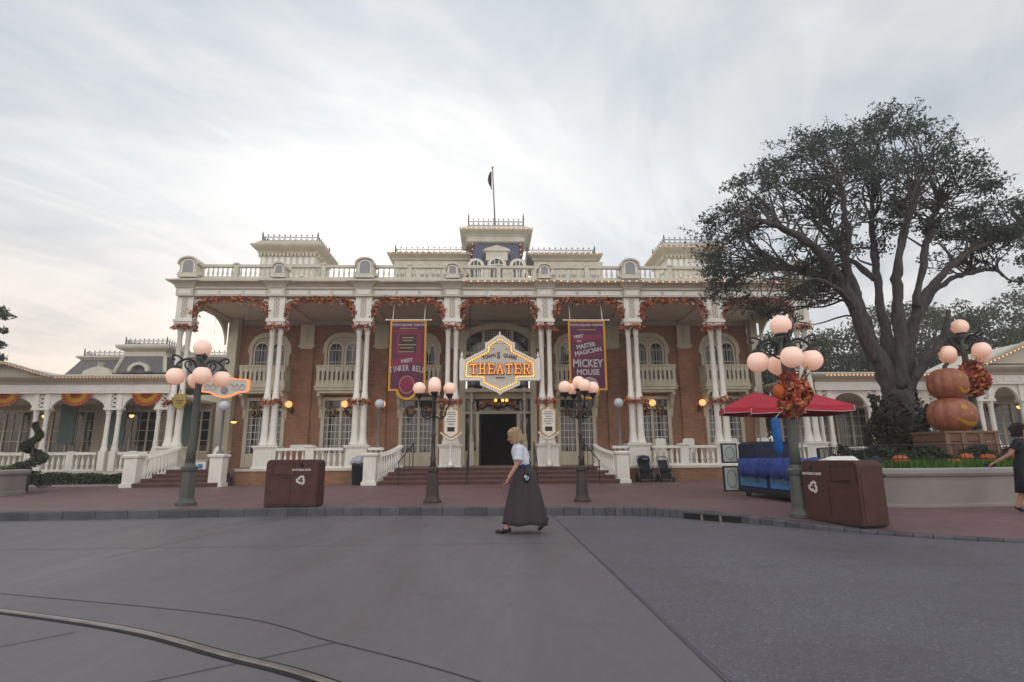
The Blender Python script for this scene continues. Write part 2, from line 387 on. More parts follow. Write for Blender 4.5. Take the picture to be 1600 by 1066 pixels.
# ------------------------------------------------------------------ mesh helpers
ORG = {}                                     # world origin of every thing, so that part meshes are written in world numbers
class MB:
    def __init__(s):
        s.v, s.f, s.mi = [], [], []
    def add(s, vs, fs, mi=0):
        o = len(s.v)
        s.v += [tuple(p) for p in vs]
        s.f += [tuple(i + o for i in f) for f in fs]
        s.mi += [mi] * len(fs)
        return s
    def box(s, x0, y0, z0, x1, y1, z1, mi=0):
        vs = [(x0, y0, z0), (x1, y0, z0), (x1, y1, z0), (x0, y1, z0), (x0, y0, z1), (x1, y0, z1), (x1, y1, z1), (x0, y1, z1)]
        return s.add(vs, [(0, 3, 2, 1), (4, 5, 6, 7), (0, 1, 5, 4), (1, 2, 6, 5), (2, 3, 7, 6), (3, 0, 4, 7)], mi)
    def bar(s, a, b, w, h=None, mi=0):       # rectangular bar between two points
        a, b = Vector(a), Vector(b); h = h or w
        d = (b - a).normalized()
        up = Vector((0, 0, 1)) if abs(d.z) < .95 else Vector((0, 1, 0))
        sx = d.cross(up).normalized() * w / 2; sy = sx.cross(d).normalized() * h / 2
        vs = [a - sx - sy, a + sx - sy, a + sx + sy, a - sx + sy, b - sx - sy, b + sx - sy, b + sx + sy, b - sx + sy]
        return s.add(vs, [(0, 1, 2, 3), (7, 6, 5, 4), (0, 4, 5, 1), (1, 5, 6, 2), (2, 6, 7, 3), (3, 7, 4, 0)], mi)
    def prism(s, poly, y0, y1, mi=0, axis='y'):   # polygon in (a,z) pushed along an axis
        n = len(poly)
        if axis == 'y': A = [(x, y0, z) for x, z in poly]; B = [(x, y1, z) for x, z in poly]
        elif axis == 'x': A = [(y0, x, z) for x, z in poly]; B = [(y1, x, z) for x, z in poly]
        else: A = [(x, z, y0) for x, z in poly]; B = [(x, z, y1) for x, z in poly]
        fs = [tuple(range(n)), tuple(range(2 * n - 1, n - 1, -1))] + [(i, i + n, (i + 1) % n + n, (i + 1) % n) for i in range(n)]
        return s.add(A + B, fs, mi)
    def strip(s, outer, inner, y0, y1, mi=0, closed=False):   # band between two outlines of equal length, pushed along y
        n = len(outer)
        vs = [(x, y0, z) for x, z in outer] + [(x, y0, z) for x, z in inner] + [(x, y1, z) for x, z in outer] + [(x, y1, z) for x, z in inner]
        fs = []
        for i in range(n if closed else n - 1):
            j = (i + 1) % n
            fs += [(i, j, j + n, i + n), (i + 2 * n, i + 3 * n, j + 3 * n, j + 2 * n), (i, i + 2 * n, j + 2 * n, j), (i + n, j + n, j + 3 * n, i + 3 * n)]
        if not closed:
            fs += [(0, n, 3 * n, 2 * n), (n - 1, 3 * n - 1, 4 * n - 1, 2 * n - 1)]
        return s.add(vs, fs, mi)
    def lathe(s, prof, c=(0, 0, 0), seg=14, mi=0, sx=1, sy=1):
        n = len(prof); vs, fs = [], []
        for r, z in prof:
            for k in range(seg):
                t = 2 * math.pi * k / seg
                vs.append((c[0] + r * math.cos(t) * sx, c[1] + r * math.sin(t) * sy, c[2] + z))
        for i in range(n - 1):
            for k in range(seg):
                a, b = i * seg + k, i * seg + (k + 1) % seg
                fs.append((a, b, b + seg, a + seg))
        fs.append(tuple(range(seg - 1, -1, -1))); fs.append(tuple(range((n - 1) * seg, n * seg)))
        return s.add(vs, fs, mi)
    def sphere(s, c, r, seg=16, rings=10, mi=0, sc=(1, 1, 1)):
        prof = [(max(r * math.sin(math.pi * i / rings), 1e-4), -r * math.cos(math.pi * i / rings)) for i in range(rings + 1)]
        o = len(s.v)
        s.lathe(prof, (0, 0, 0), seg, mi)
        s.v[o:] = [(c[0] + x * sc[0], c[1] + y * sc[1], c[2] + z * sc[2]) for x, y, z in s.v[o:]]
        return s
    def tube(s, pts, rad, seg=8, mi=0, closed=False):
        pts = [Vector(p) for p in pts]; n = len(pts)
        rad = rad if isinstance(rad, (list, tuple)) else [rad] * n
        vs, fs = [], []; ref = None
        for i, p in enumerate(pts):
            if closed: d = pts[(i + 1) % n] - pts[i - 1]
            else: d = pts[min(i + 1, n - 1)] - pts[max(i - 1, 0)]
            d.normalize()
            if ref is None: ref = Vector((0, 0, 1)) if abs(d.z) < .9 else Vector((0, 1, 0))
            sx = d.cross(ref)
            if sx.length < 1e-4: sx = d.cross(Vector((1, 0, 0)))
            sx.normalize(); sy = sx.cross(d).normalized(); ref = sy
            for k in range(seg):
                t = 2 * math.pi * k / seg
                vs.append(p + (sx * math.cos(t) + sy * math.sin(t)) * rad[i])
        for i in range(n if closed else n - 1):
            j = (i + 1) % n
            for k in range(seg):
                fs.append((i * seg + k, i * seg + (k + 1) % seg, j * seg + (k + 1) % seg, j * seg + k))
        if not closed:
            fs.append(tuple(range(seg - 1, -1, -1))); fs.append(tuple(range((n - 1) * seg, n * seg)))
        return s.add(vs, fs, mi)
    def loft(s, rings, mi=0, cap=True):
        n = len(rings[0]); vs = [p for r in rings for p in r]; fs = []
        for i in range(len(rings) - 1):
            for k in range(n):
                fs.append((i * n + k, i * n + (k + 1) % n, (i + 1) * n + (k + 1) % n, (i + 1) * n + k))
        if cap: fs += [tuple(range(n - 1, -1, -1)), tuple(range((len(rings) - 1) * n, len(rings) * n))]
        return s.add(vs, fs, mi)
    def sweep(s, x0, x1, y0, y1, prof, mi=0, cap=True):       # moulding profile (outset, z) mitred round a rectangle
        rings = [[(x0 - o, y0 - o, z), (x1 + o, y0 - o, z), (x1 + o, y1 + o, z), (x0 - o, y1 + o, z)] for o, z in prof]
        return s.loft(rings, mi, cap)
    def leaves(s, pts, size, mis, jitter=.4, squash=1.0):     # one small tilted leaf quad per point
        pts = np.asarray(pts, float); n = len(pts)
        if n == 0: return s
        a = RNG.normal(size=(n, 3)); a /= np.linalg.norm(a, axis=1)[:, None]
        b = RNG.normal(size=(n, 3)); b -= (b * a).sum(1)[:, None] * a; b /= np.linalg.norm(b, axis=1)[:, None]
        sz = size * (1 + jitter * RNG.uniform(-1, 1, n))[:, None]
        q = np.stack([pts - a * sz, pts + b * sz * .5, pts + a * sz, pts - b * sz * .5], 1).reshape(-1, 3)
        o = len(s.v)
        s.v += [tuple(p) for p in q.tolist()]
        s.f += [(o + 4 * i, o + 4 * i + 1, o + 4 * i + 2, o + 4 * i + 3) for i in range(n)]
        mis = np.asarray(mis)
        s.mi += (RNG.choice(mis, n)).tolist() if mis.ndim == 1 and len(mis) != n else mis.tolist()
        return s
    def mesh(s, name, mats, org=(0, 0, 0), smooth=False):
        me = bpy.data.meshes.new(name)
        v = np.asarray(s.v, float) - np.asarray(org, float)
        me.from_pydata(v.tolist(), [], s.f)
        for m in (mats if isinstance(mats, (list, tuple)) else [mats]):
            me.materials.append(M[m] if isinstance(m, str) else m)
        if any(s.mi): me.polygons.foreach_set("material_index", s.mi)
        if smooth: me.polygons.foreach_set("use_smooth", [True] * len(me.polygons))
        me.update()
        return me
    def build(s, name, mats, parent=None, smooth=False, org=None):
        if parent is not None: o_ = ORG[parent.name]
        else: o_ = org or (0, 0, 0)
        me = s.mesh(name, mats, o_, smooth)
        ob = bpy.data.objects.new(name, me)
        COL.objects.link(ob)
        if parent is not None: ob.parent = parent
        else: ob.location = o_
        ORG[ob.name] = o_
        if smooth:
            try: me.shade_auto_smooth  # noqa
            except Exception: pass
        return ob

def tag(o, label, cat, group=None, kind=None):
    if label: o['label'] = label
    if cat: o['category'] = cat
    if group: o['group'] = group
    if kind: o['kind'] = kind
    return o
def struct(o, label=None, cat=None):
    o['kind'] = 'structure'
    if label: o['label'] = label; o['category'] = cat
    return o
def thing(name, label, cat, loc=(0, 0, 0), rz=0.0, group=None, local=False):
    o = bpy.data.objects.new(name, None); COL.objects.link(o)
    o.empty_display_size = .2
    o.location = loc; o.rotation_euler = (0, 0, rz)
    ORG[o.name] = (0, 0, 0) if local else tuple(loc)
    return tag(o, label, cat, group)
def dup(root, loc, rz=0.0, label=None, group=None, scale=None):
    r = root.copy(); COL.objects.link(r); r.location = loc; r.rotation_euler = (0, 0, rz)
    if scale: r.scale = (scale,) * 3
    if label: r['label'] = label
    if group: r['group'] = group
    for ch in list(root.children):
        c = ch.copy(); COL.objects.link(c); c.parent = r
        for g in list(ch.children):
            d = g.copy(); COL.objects.link(d); d.parent = c
    ORG[r.name] = (0, 0, 0)
    return r
def dup_part(part, parent, off):
    c = part.copy(); COL.objects.link(c); c.parent = parent
    c.location = Vector(part.location) + Vector(off)
    for g in list(part.children):
        d = g.copy(); COL.objects.link(d); d.parent = c
    ORG[c.name] = ORG[part.name]
    return c

def arc(cx, cz, rx, rz, a0, a1, n=14):
    return [(cx + rx * math.cos(R(a0 + (a1 - a0) * i / n)), cz + rz * math.sin(R(a0 + (a1 - a0) * i / n))) for i in range(n + 1)]
def spline(pts, k=6):
    pts = [Vector(p) for p in pts]; out = []
    for i in range(len(pts) - 1):
        p0, p1, p2, p3 = pts[max(i - 1, 0)], pts[i], pts[i + 1], pts[min(i + 2, len(pts) - 1)]
        for j in range(k):
            t = j / k
            out.append(.5 * ((2 * p1) + (p2 - p0) * t + (2 * p0 - 5 * p1 + 4 * p2 - p3) * t * t + (3 * p1 - p0 - 3 * p2 + p3) * t ** 3))
    out.append(pts[-1])
    return out
def text_verts(txt, size, bold=.0, depth=.004, align='CENTER'):
    """verts and faces of a flat piece of lettering in the x-z plane, facing -y"""
    cu = bpy.data.curves.new('lettering', 'FONT'); cu.body = txt; cu.size = size; cu.align_x = align; cu.offset = bold; cu.extrude = depth; cu.resolution_u = 3
    ob = bpy.data.objects.new('lettering', cu); COL.objects.link(ob)
    me = bpy.data.meshes.new_from_object(ob.evaluated_get(bpy.context.evaluated_depsgraph_get()))
    vs = [(v.co.x, -v.co.z, v.co.y) for v in me.vertices]; fs = [tuple(p.vertices) for p in me.polygons]
    bpy.data.objects.remove(ob); bpy.data.curves.remove(cu); bpy.data.meshes.remove(me)
    return vs, fs
def put_text(mb, txt, size, c, mi=0, bold=0.0, tilt=0.0, arch=None, sx=1.0, track=0.78):
    """lettering centred on c=(x,y,z); arch=radius bends the line upwards in the middle"""
    if arch is None:
        vs, fs = text_verts(txt, size, bold); ct, st = math.cos(tilt), math.sin(tilt)
        mb.add([(c[0] + (x * ct * sx - z * st), c[1] + y, c[2] + x * st * sx + z * ct) for x, y, z in vs], fs, mi)
    else:
        n = len(txt)
        for i, ch in enumerate(txt):
            if ch == ' ': continue
            vs, fs = text_verts(ch, size, bold)
            t = (i - (n - 1) / 2) * size * track * sx / arch
            bx, bz = arch * math.sin(t), arch * (math.cos(t) - 1)
            ct, st = math.cos(-t), math.sin(-t)
            mb.add([(c[0] + bx + x * sx * ct - z * st, c[1] + y, c[2] + bz + x * sx * st + z * ct) for x, y, z in vs], fs, mi)

# ------------------------------------------------------------------ ground, street, pavement, kerb
struct(MB().box(-240, -160, -.30, 240, 260, -.02).build('ground', 'ground'))
KERB = [(-70, 10.6), (-30, 11.6), (-16, 11.95), (-9.93, 12.08), (-5, 12.40), (-2, 12.32), (.42, 11.98), (2.2, 11.80), (3.0, 11.64), (3.6, 11.15), (4.05, 10.65), (4.6, 9.95), (5.25, 8.95), (6.0, 8.2), (7.03, 7.55), (9, 6.75), (13, 5.7), (30, 3.5), (70, 2)]
kp = [Vector((x, y, 0)) for x, y in KERB]
KS = []
for i in range(len(kp) - 1):
    n_ = 8 if (kp[i + 1] - kp[i]).length > 2.5 else 5
    KS += [kp[i].lerp(kp[i + 1], j / n_) for j in range(n_)]
KS.append(kp[-1])
for _ in range(6):
    KS = [KS[0]] + [(KS[i - 1] + KS[i] * 2 + KS[i + 1]) / 4 for i in range(1, len(KS) - 1)] + [KS[-1]]
def pave_z(x, y):
    t = min(max((11.4 - y) / 3.8, 0), 1) * min(max((x - 2.5) / 1.5, 0), 1)
    return .16 - .125 * t * t * (3 - 2 * t)
rd = MB()
for i in range(24):
    for j in range(14):
        x0, x1 = -72 + i * 6, -66 + i * 6; y0, y1 = -40 + j * 4.2, -35.8 + j * 4.2
        rd.add([(x0, y0, 0), (x1, y0, 0), (x1, y1, 0), (x0, y1, 0)], [(0, 1, 2, 3)])
road = struct(rd.build('road', 'road'))
# darker asphalt half of the street, a skin 4 mm above the concrete slab
ap = [(1.25, -40), (1.26, 3.2), (1.25, 7), (1.24, 11.9), (3.2, 11.7), (4.2, 10.9), (4.7, 10.2), (5.35, 9.2), (6.1, 8.4), (7.2, 7.8), (9, 7.1), (13, 6.1), (30, 4), (70, 2.6), (70, -40)]
am = MB(); am.add([(x, y, .004) for x, y in ap], [tuple(range(len(ap)))])
struct(am.build('asphalt_road', 'asphalt'))
jm = []
def joint(a, b, w=.012):
    pts = spline([(x, y, .004) for x, y in (a if isinstance(a, list) else [a, b])], 8) if isinstance(a, list) else [Vector((*a, .004)), Vector((*b, .004))]
    m = MB(); vs = []
    for i, p in enumerate(pts):
        d = (pts[min(i + 1, len(pts) - 1)] - pts[max(i - 1, 0)]).normalized(); nrm = Vector((-d.y, d.x, 0)) * w / 2
        vs += [p + nrm, p - nrm]
    m.add(vs, [(2 * i, 2 * i + 1, 2 * i + 3, 2 * i + 2) for i in range(len(pts) - 1)])
    o = m.build('expansion_joint', 'joint'); struct(o); return o
joint([(-20, 7.2), (-9, 6.75), (-6.4, 6.3), (-4.44, 5.58), (-2.05, 4.71), (-1.04, 4.02), (-.06, 3.29), (.9, 2.3)], None, .012)
joint((-30, 8.35), (1.2, 8.15), .014)
joint((1.235, -5), (1.235, 12.0), .014)
joint((-4.1, 12.3), (-4.75, 7.35), .010)
joint((1.24, 6.3), (30, 5.6), .008)
joint((-.35, 9.9), (-3.4, 9.6), .005)
joint((-1.02, 4.0), (-2.1, 3.2), .010)
joint((-2.9, 4.34), (-3.6, 3.55), .010)
# pavement sheet behind the kerb
pm = MB(); NJ = 26
for p in KS:
    for j in range(NJ + 1):
        y = p.y + .16 + (75 - p.y) * (j / NJ) ** 2.4
        pm.v.append((p.x, y, pave_z(p.x, y)))
for i in range(len(KS) - 1):
    for j in range(NJ):
        a = i * (NJ + 1) + j
        pm.f.append((a, a + NJ + 1, a + NJ + 2, a + 1)); pm.mi.append(0)
struct(pm.build('pavement', 'pave', smooth=True))
km = MB(); acc = 0
for i in range(len(KS) - 1):
    a, b = KS[i], KS[i + 1]; L_ = (b - a).length; n_ = max(1, round(L_ / 1.1)) if L_ > 1.4 else 1
    for k in range(n_):
        p, q = a.lerp(b, k / n_), a.lerp(b, (k + 1) / n_)
        d = (q - p).normalized(); nr = Vector((-d.y, d.x, 0)) * .19; g = d * .005
        p2, q2 = p + g, q - g
        zs = [pave_z(v.x, v.y) + .005 for v in (p2, q2, q2 + nr, p2 + nr)]
        B_ = [Vector((*v.xy, -.02)) for v in (p2, q2, q2 + nr, p2 + nr)]
        bev = -Vector((-d.y, d.x, 0)) * .0
        T_ = [Vector((v.x, v.y, z)) for v, z in zip((p2 + nr * .09, q2 + nr * .09, q2 + nr, p2 + nr), zs)]
        S_ = [Vector((p2.x, p2.y, zs[0] - .018)), Vector((q2.x, q2.y, zs[1] - .018))]
        km.add(B_ + T_ + S_, [(0, 1, 9, 8), (8, 9, 5, 4), (4, 5, 6, 7), (1, 2, 6, 5, 9), (3, 0, 8, 4, 7), (2, 3, 7, 6)], random.choice((0, 0, 1)))
struct(km.build('kerb', ['kerba', 'kerbb']))
for a, b in (((-3.6, 22.1), (-3.2, 12.7)), ((.3, 22.1), (.35, 12.3)), ((4.2, 22.1), (3.3, 12.0)), ((-8.2, 22.9), (-7.6, 12.6)), ((-20, 17.2), (6.4, 16.6))):
    d = (Vector((*b, 0)) - Vector((*a, 0))).normalized(); n_ = Vector((-d.y, d.x, 0)) * .009
    m = MB(); m.add([Vector((*a, .164)) + n_, Vector((*a, .164)) - n_, Vector((*b, .164)) - n_, Vector((*b, .164)) + n_], [(0, 1, 2, 3)])
    struct(m.build('pavement_joint', 'pavejoint'))
# storm drain let into the kerb where it begins to bend
dr = thing('storm_drain', 'dark storm drain slot let into the grey kerb below the blue cart', 'drain', (4.06, 10.62, 0.0), 0)
A_, B_ = Vector((3.70, 11.04, 0)), Vector((4.42, 10.2, 0))
dd = (B_ - A_).normalized(); nn = Vector((dd.y, -dd.x, 0)) * -1
if nn.y > 0: nn = -nn
m = MB(); m.bar(A_ + nn * .02 + Vector((0, 0, .062)), B_ + nn * .02 + Vector((0, 0, .062)), .05, .10); m.build('opening', 'groove', dr)
m = MB(); m.bar(A_ + nn * .035 + Vector((0, 0, .128)), B_ + nn * .035 + Vector((0, 0, .128)), .09, .03); m.build('lintel', 'kerba', dr)
m = MB()
for t in (.33, .66): p = A_.lerp(B_, t) + nn * .05; m.box(p.x - .02, p.y - .02, .004, p.x + .02, p.y + .02, .113)
m.build('bar', 'steel', dr)

# tram rails let into the street
def rail_strip(pts, name, label):
    pts = spline([(x, y, 0) for x, y in pts], 14)
    t = thing(name, label, 'rail', tuple(pts[len(pts) // 2]), 0, 'curved tram rails in the street')
    for nm, off, w, z, mt in (('groove', -.035, .055, .005, 'groove'), ('groove', .036, .02, .005, 'groove')):
        m = MB(); vs = []
        for i, p in enumerate(pts):
            d = (pts[min(i + 1, len(pts) - 1)] - pts[max(i - 1, 0)]).normalized(); n = Vector((-d.y, d.x, 0))
            vs += [p + n * (off + w / 2) + Vector((0, 0, z)), p + n * (off - w / 2) + Vector((0, 0, z))]
        m.add(vs, [(2 * i, 2 * i + 1, 2 * i + 3, 2 * i + 2) for i in range(len(pts) - 1)])
        m.build(nm, mt, t)
    rings = []
    for i, p in enumerate(pts):
        d = (pts[min(i + 1, len(pts) - 1)] - pts[max(i - 1, 0)]).normalized(); n = Vector((-d.y, d.x, 0))
        rings.append([p + n * a + Vector((0, 0, z)) for a, z in ((-.026, -.01), (-.026, .006), (-.016, .013), (.016, .013), (.026, .006), (.026, -.01))])
    MB().loft(rings).build('rail_head', 'steel', t)
rail_strip([(-16, 7.0), (-9, 6.35), (-6, 5.75), (-3.93, 4.96), (-2.56, 4.37), (-1.64, 3.81), (-.89, 3.34), (.2, 2.4), (1.3, 1.1)], 'tram_rail', 'long shiny curved steel rail sweeping across the concrete street')
rail_strip([(-14, 5.95), (-8.6, 5.3), (-5.5, 4.62), (-3.45, 3.72), (-2.78, 3.33), (-2.42, 3.12), (-1.7, 2.55), (-.7, 1.4)], 'tram_rail', 'second rail just visible at the bottom corner of the street')

# ------------------------------------------------------------------ the theatre
CX = .31
PX = [-13.23, -9.32, -5.59, -1.73, 2.35, 6.21, 9.94, 13.85]
BAYS = [(PX[i], PX[i + 1]) for i in range(7)]
YF, YW, ZF = 24.05, 28.2, .80
TH = thing('theater_building', 'two-storey brick and cream theatre with a columned porch and balustraded roof', 'building', (CX, 24.05, .16))
# walls
w = MB()
w.box(-12.75, YW, .16, -1.62, YW + .4, 8.10); w.box(2.24, YW, .16, 13.35, YW + .4, 8.10); w.box(-1.62, YW + .05, 7.9, 2.24, YW + .4, 8.10)
w.box(-12.75, YW + .4, .16, -12.35, 40, 8.1); w.box(12.95, YW + .4, .16, 13.35, 40, 8.1)
for x in PX[1:3] + PX[5:7]: w.box(x - .34, YW - .10, ZF, x + .34, YW, 6.78)
w.build('brick_wall', 'brick', TH)
# porch floor, brick plinth and ledge
fl = MB()
fl.box(-13.95, 23.75, .16, 14.5, YW, ZF)
fl.build('porch_floor', 'floorp', TH)
for x0, x1 in ((-10.35, -4.2), (4.85, 14.5)):
    pl = MB().box(x0, 23.55, .16, x1, 23.74, .70).build('brick_plinth', 'brick2', TH)
    MB().box(x0, 23.50, .70, x1, 23.74, .80).build('ledge', 'stone', pl)
# flights of steps
for x0, x1 in ((-3.98, 4.62), (-13.2, -10.75)):
    st = MB()
    for k in range(4): st.box(x0 - .12 * (3 - k), 22.25 + .35 * k, .16, x1 + .12 * (3 - k), 23.74, .16 + .16 * (k + 1) - (.002 if k == 3 else 0))
    s_ = st.build('staircase', 'step', TH)
    ns = MB()
    for k in range(4): ns.box(x0 - .12 * (3 - k), 22.225 + .35 * k, .16 * (k + 2) - .045, x1 + .12 * (3 - k), 22.249 + .35 * k, .16 * (k + 2) + .003)
    ns.build('nosing', 'nose', s_)
# ceiling and beams
c_ = MB(); c_.box(-13.5, 23.77, 8.11, 14.1, YW, 8.118)
for x in PX: c_.box(x - .2, 24.4, 7.98, x + .2, YW - .01, 8.11)
c_.build('porch_ceiling', 'soffit', TH)
b_ = MB(); b_.box(-12.6, YW - .06, 7.86, 13.2, YW - .01, 8.10); b_.build('wall_frieze', 'taupe', TH)
# columns in pairs, one mesh copied
prof = [(.205, 0), (.205, .09), (.18, .10), (.185, .16), (.165, .2), (.15, .36), (.135, .5), (.128, 1.62), (.15, 1.66), (.155, 1.74), (.15, 1.80), (.15, 1.92), (.165, 1.96), (.15, 2.02), (.115, 2.25), (.104, 2.6), (.098, 4.72), (.125, 4.76), (.11, 4.82), (.14, 4.98), (.15, 5.0), (.15, 5.07)]
col0 = MB().lathe(prof, (PX[1] - .175, YF, 1.72), 14).build('column', 'white', TH, smooth=True)
pil = MB(); x = PX[1]
pil.box(x - .36, YF - .24, 6.79, x + .36, YF + .24, 6.98); pil.box(x - .41, YF - .29, 6.98, x + .41, YF + .29, 7.09)
pil.box(x - .345, YF - .24, 7.09, x + .345, YF + .24, 8.13)
pil0 = pil.build('pilaster', 'white', TH)
lat = MB(); z0 = 7.2
for k in range(4):
    z = 7.2 + k * .21
    for s in (-1, 1): lat.bar((x - s * .085, YF - .255, z), (x + s * .085, YF - .255, z + .21), .03, .025, 0)
lat.bar((x - .13, YF - .25, 7.16), (x - .13, YF - .25, 8.08), .03, .02, 0); lat.bar((x + .13, YF - .25, 7.16), (x + .13, YF - .25, 8.08), .03, .02, 0)
lat.box(x - .115, YF - .246, 7.18, x + .115, YF - .241, 8.06, 1)
lat.build('lattice_panel', ['white', 'taupe'], pil0)
ped = MB()
ped.box(x - .50, YF - .34, .70, x + .50, YF + .34, .86); ped.box(x - .45, YF - .30, .86, x + .45, YF + .30, 1.60)
ped.box(x - .48, YF - .33, 1.60, x + .48, YF + .33, 1.655); ped.box(x - .52, YF - .37, 1.655, x + .52, YF + .37, 1.72)
ped.box(x - .30, YF - .315, .96, x + .30, YF - .30, 1.50)
ped0 = ped.build('pedestal', 'white', TH)
for i, px_ in enumerate(PX):
    for s in (-1, 1):
        if i == 1 and s == -1: continue
        dup_part(col0, TH, (px_ + s * .175 - (PX[1] - .175), 0, 0))
    if i != 1:
        dup_part(pil0, TH, (px_ - PX[1], 0, 0)); dup_part(ped0, TH, (px_ - PX[1], 0, 0))
# back corner posts of the porch ends and their side arches
for sx_ in (PX[0], PX[7]):
    s = 1 if sx_ < 0 else -1
    m = MB(); m.box(sx_ - .2 + .30 * s, YW - .45, ZF, sx_ + .2 + .36 * s, YW - .02, 8.1); m.build('corner_post', 'cream', TH)
    o = [(24.3, 8.1)] + [(y, 8.1) for y in np.linspace(24.4, 27.8, 17)]
    top = [(y, 8.105) for y in np.linspace(24.3, 27.75, 19)]
    bot = arc(26.02, 6.75, 1.72, 1.2, 180, 0, 18)
    m = MB()
    n = 19; vs = [(sx_ - .05, y, z) for y, z in top] + [(sx_ - .05, y, z) for y, z in bot] + [(sx_ + .05, y, z) for y, z in top] + [(sx_ + .05, y, z) for y, z in bot]
    fs = []
    for i in range(n - 1): fs += [(i, i + 1, i + 1 + n, i + n), (i + 2 * n, i + 3 * n, i + 1 + 3 * n, i + 1 + 2 * n), (i + n, i + 1 + n, i + 1 + 3 * n, i + 3 * n)]
    m.add(vs, fs); m.build('side_arch', 'stone', TH)
# arch brackets with an open ring in each corner of a bay
def bracket(s):
    m = MB(); n = 12
    cxr, czr = s * .86, 7.15
    outer = [(s * (.02 + .80 * (1 - math.cos(R(90 * i / n)))), 7.12 + .92 * math.sin(R(90 * i / n))) for i in range(n + 1)]
    inner = [(x_ + s * .07 * math.cos(R(90 * i / n)), z_ - .07 * math.sin(R(90 * i / n))) for i, (x_, z_) in enumerate(outer)]
    m.strip(outer, inner, -.07, .07)
    rc = (s * .19, 7.86)
    o2, i2 = arc(*rc, .165, .165, 0, 360, 20), arc(*rc, .10, .10, 0, 360, 20)
    m.strip(o2, i2, -.05, .05)
    m.box(min(s * .0, s * .03), -.05, 7.12, max(s * .0, s * .03), .05, 8.12)
    m.bar((s * .03, 0, 7.52), (s * .12, 0, 7.70), .05, .06); m.bar((s * .36, 0, 7.92), (s * .74, 0, 8.03), .05, .06)
    return m
brk = {s: bracket(s).mesh('arch_bracket', 'white') for s in (-1, 1)}
for a, b in BAYS:
    for s, x in ((1, a + .345), (-1, b - .345)):
        o = bpy.data.objects.new('arch_bracket', brk[s]); COL.objects.link(o); o.parent = TH
        o.location = (x - CX, -.08, -.16); ORG[o.name] = ORG[TH.name]
# entablature: fascia, moulding, crown
X0, X1 = -13.55, 14.17
en = MB()
en.sweep(X0, X1, 23.76, YW + 2, [(0, 8.12), (0, 8.42)], cap=True)
en.build('fascia', 'stone', TH)
en = MB()
en.sweep(X0, X1, 23.76, YW + 2, [(.0, 8.421), (.07, 8.421), (.09, 8.48), (.09, 8.50)]); en.build('moulding', 'stone', TH)
en = MB()
en.sweep(X0, X1, 23.76, YW + 2, [(.05, 8.50), (.09, 8.54), (.12, 8.58), (.18, 8.63), (.28, 8.665), (.33, 8.685), (.33, 8.74), (.28, 8.75), (.1, 8.88), (-.3, 8.9)])
en.build('cornice', 'taupe', TH)
for x in PX:
    m = MB(); m.sweep(x - .36, x + .36, 23.66, 23.75, [(0, 8.10), (0, 8.44), (.04, 8.46), (.06, 8.505), (.03, 8.51), (.08, 8.55), (.12, 8.60), (.22, 8.655), (.30, 8.69), (.32, 8.705), (.32, 8.755), (.15, 8.80)])
    m.box(x - .25, 23.645, 8.18, x + .25, 23.659, 8.36, 1)
    m.build('entablature_block', ['stone', 'panel'], TH)
for a, b in BAYS:
    L_ = (b - a - .86) / 3
    for k in range(3):
        x = a + .43 + L_ * k
        m = MB(); m.box(x + .07, 23.74, 8.18, x + L_ - .07, 23.759, 8.36); m.build('frieze_panel', 'panel', TH)
# roof deck
MB().box(X0 + .3, 23.9, 8.90, X1 - .3, 45, 8.99).build('roof_deck', 'stone', TH)
# roof balustrade
bal_prof = [(.035, 0), (.05, .03), (.032, .07), (.055, .17), (.045, .28), (.028, .36), (.028, .44), (.05, .47), (.045, .50)]
def balus(m, pts, z0, h, mi=0, seg=6, fat=1.0):
    k = h / .50
    for x, y in pts: m.lathe([(r * fat, z * k) for r, z in bal_prof], (x, y, z0), seg, mi)
def rail_panel(xa, xb, y, z0, z1, parent, name='balustrade', sp=.215, w=.20, mt='white', fat=1.0):
    m = MB()
    m.box(xa, y - w / 2, z0, xb, y + w / 2, z0 + .09); m.box(xa, y - w / 2 - .02, z1 - .11, xb, y + w / 2 + .02, z1)
    n = max(1, int((xb - xa) / sp)); pts = [(xa + (i + .5) * (xb - xa) / n, y) for i in range(n)]
    balus(m, pts, z0 + .09, z1 - z0 - .20, 0, 6, fat)
    return m.build(name, mt, parent)
for i in range(7):
    a, b = BAYS[i]; mid = (a + b) / 2
    for xa, xb in ((a + .42, mid - .09), (mid + .09, b - .42)):
        rail_panel(xa, xb, YF, 8.98, 9.62, TH, 'roof_balustrade', .205, .16, 'stone')
    m = MB(); m.box(mid - .09, YF - .11, 8.98, mid + .09, YF + .11, 9.62); m.sweep(mid - .07, mid + .07, YF - .09, YF + .09, [(.05, 9.62), (.05, 9.68), (-.05, 9.74)]); m.build('parapet_post', 'stone', TH)
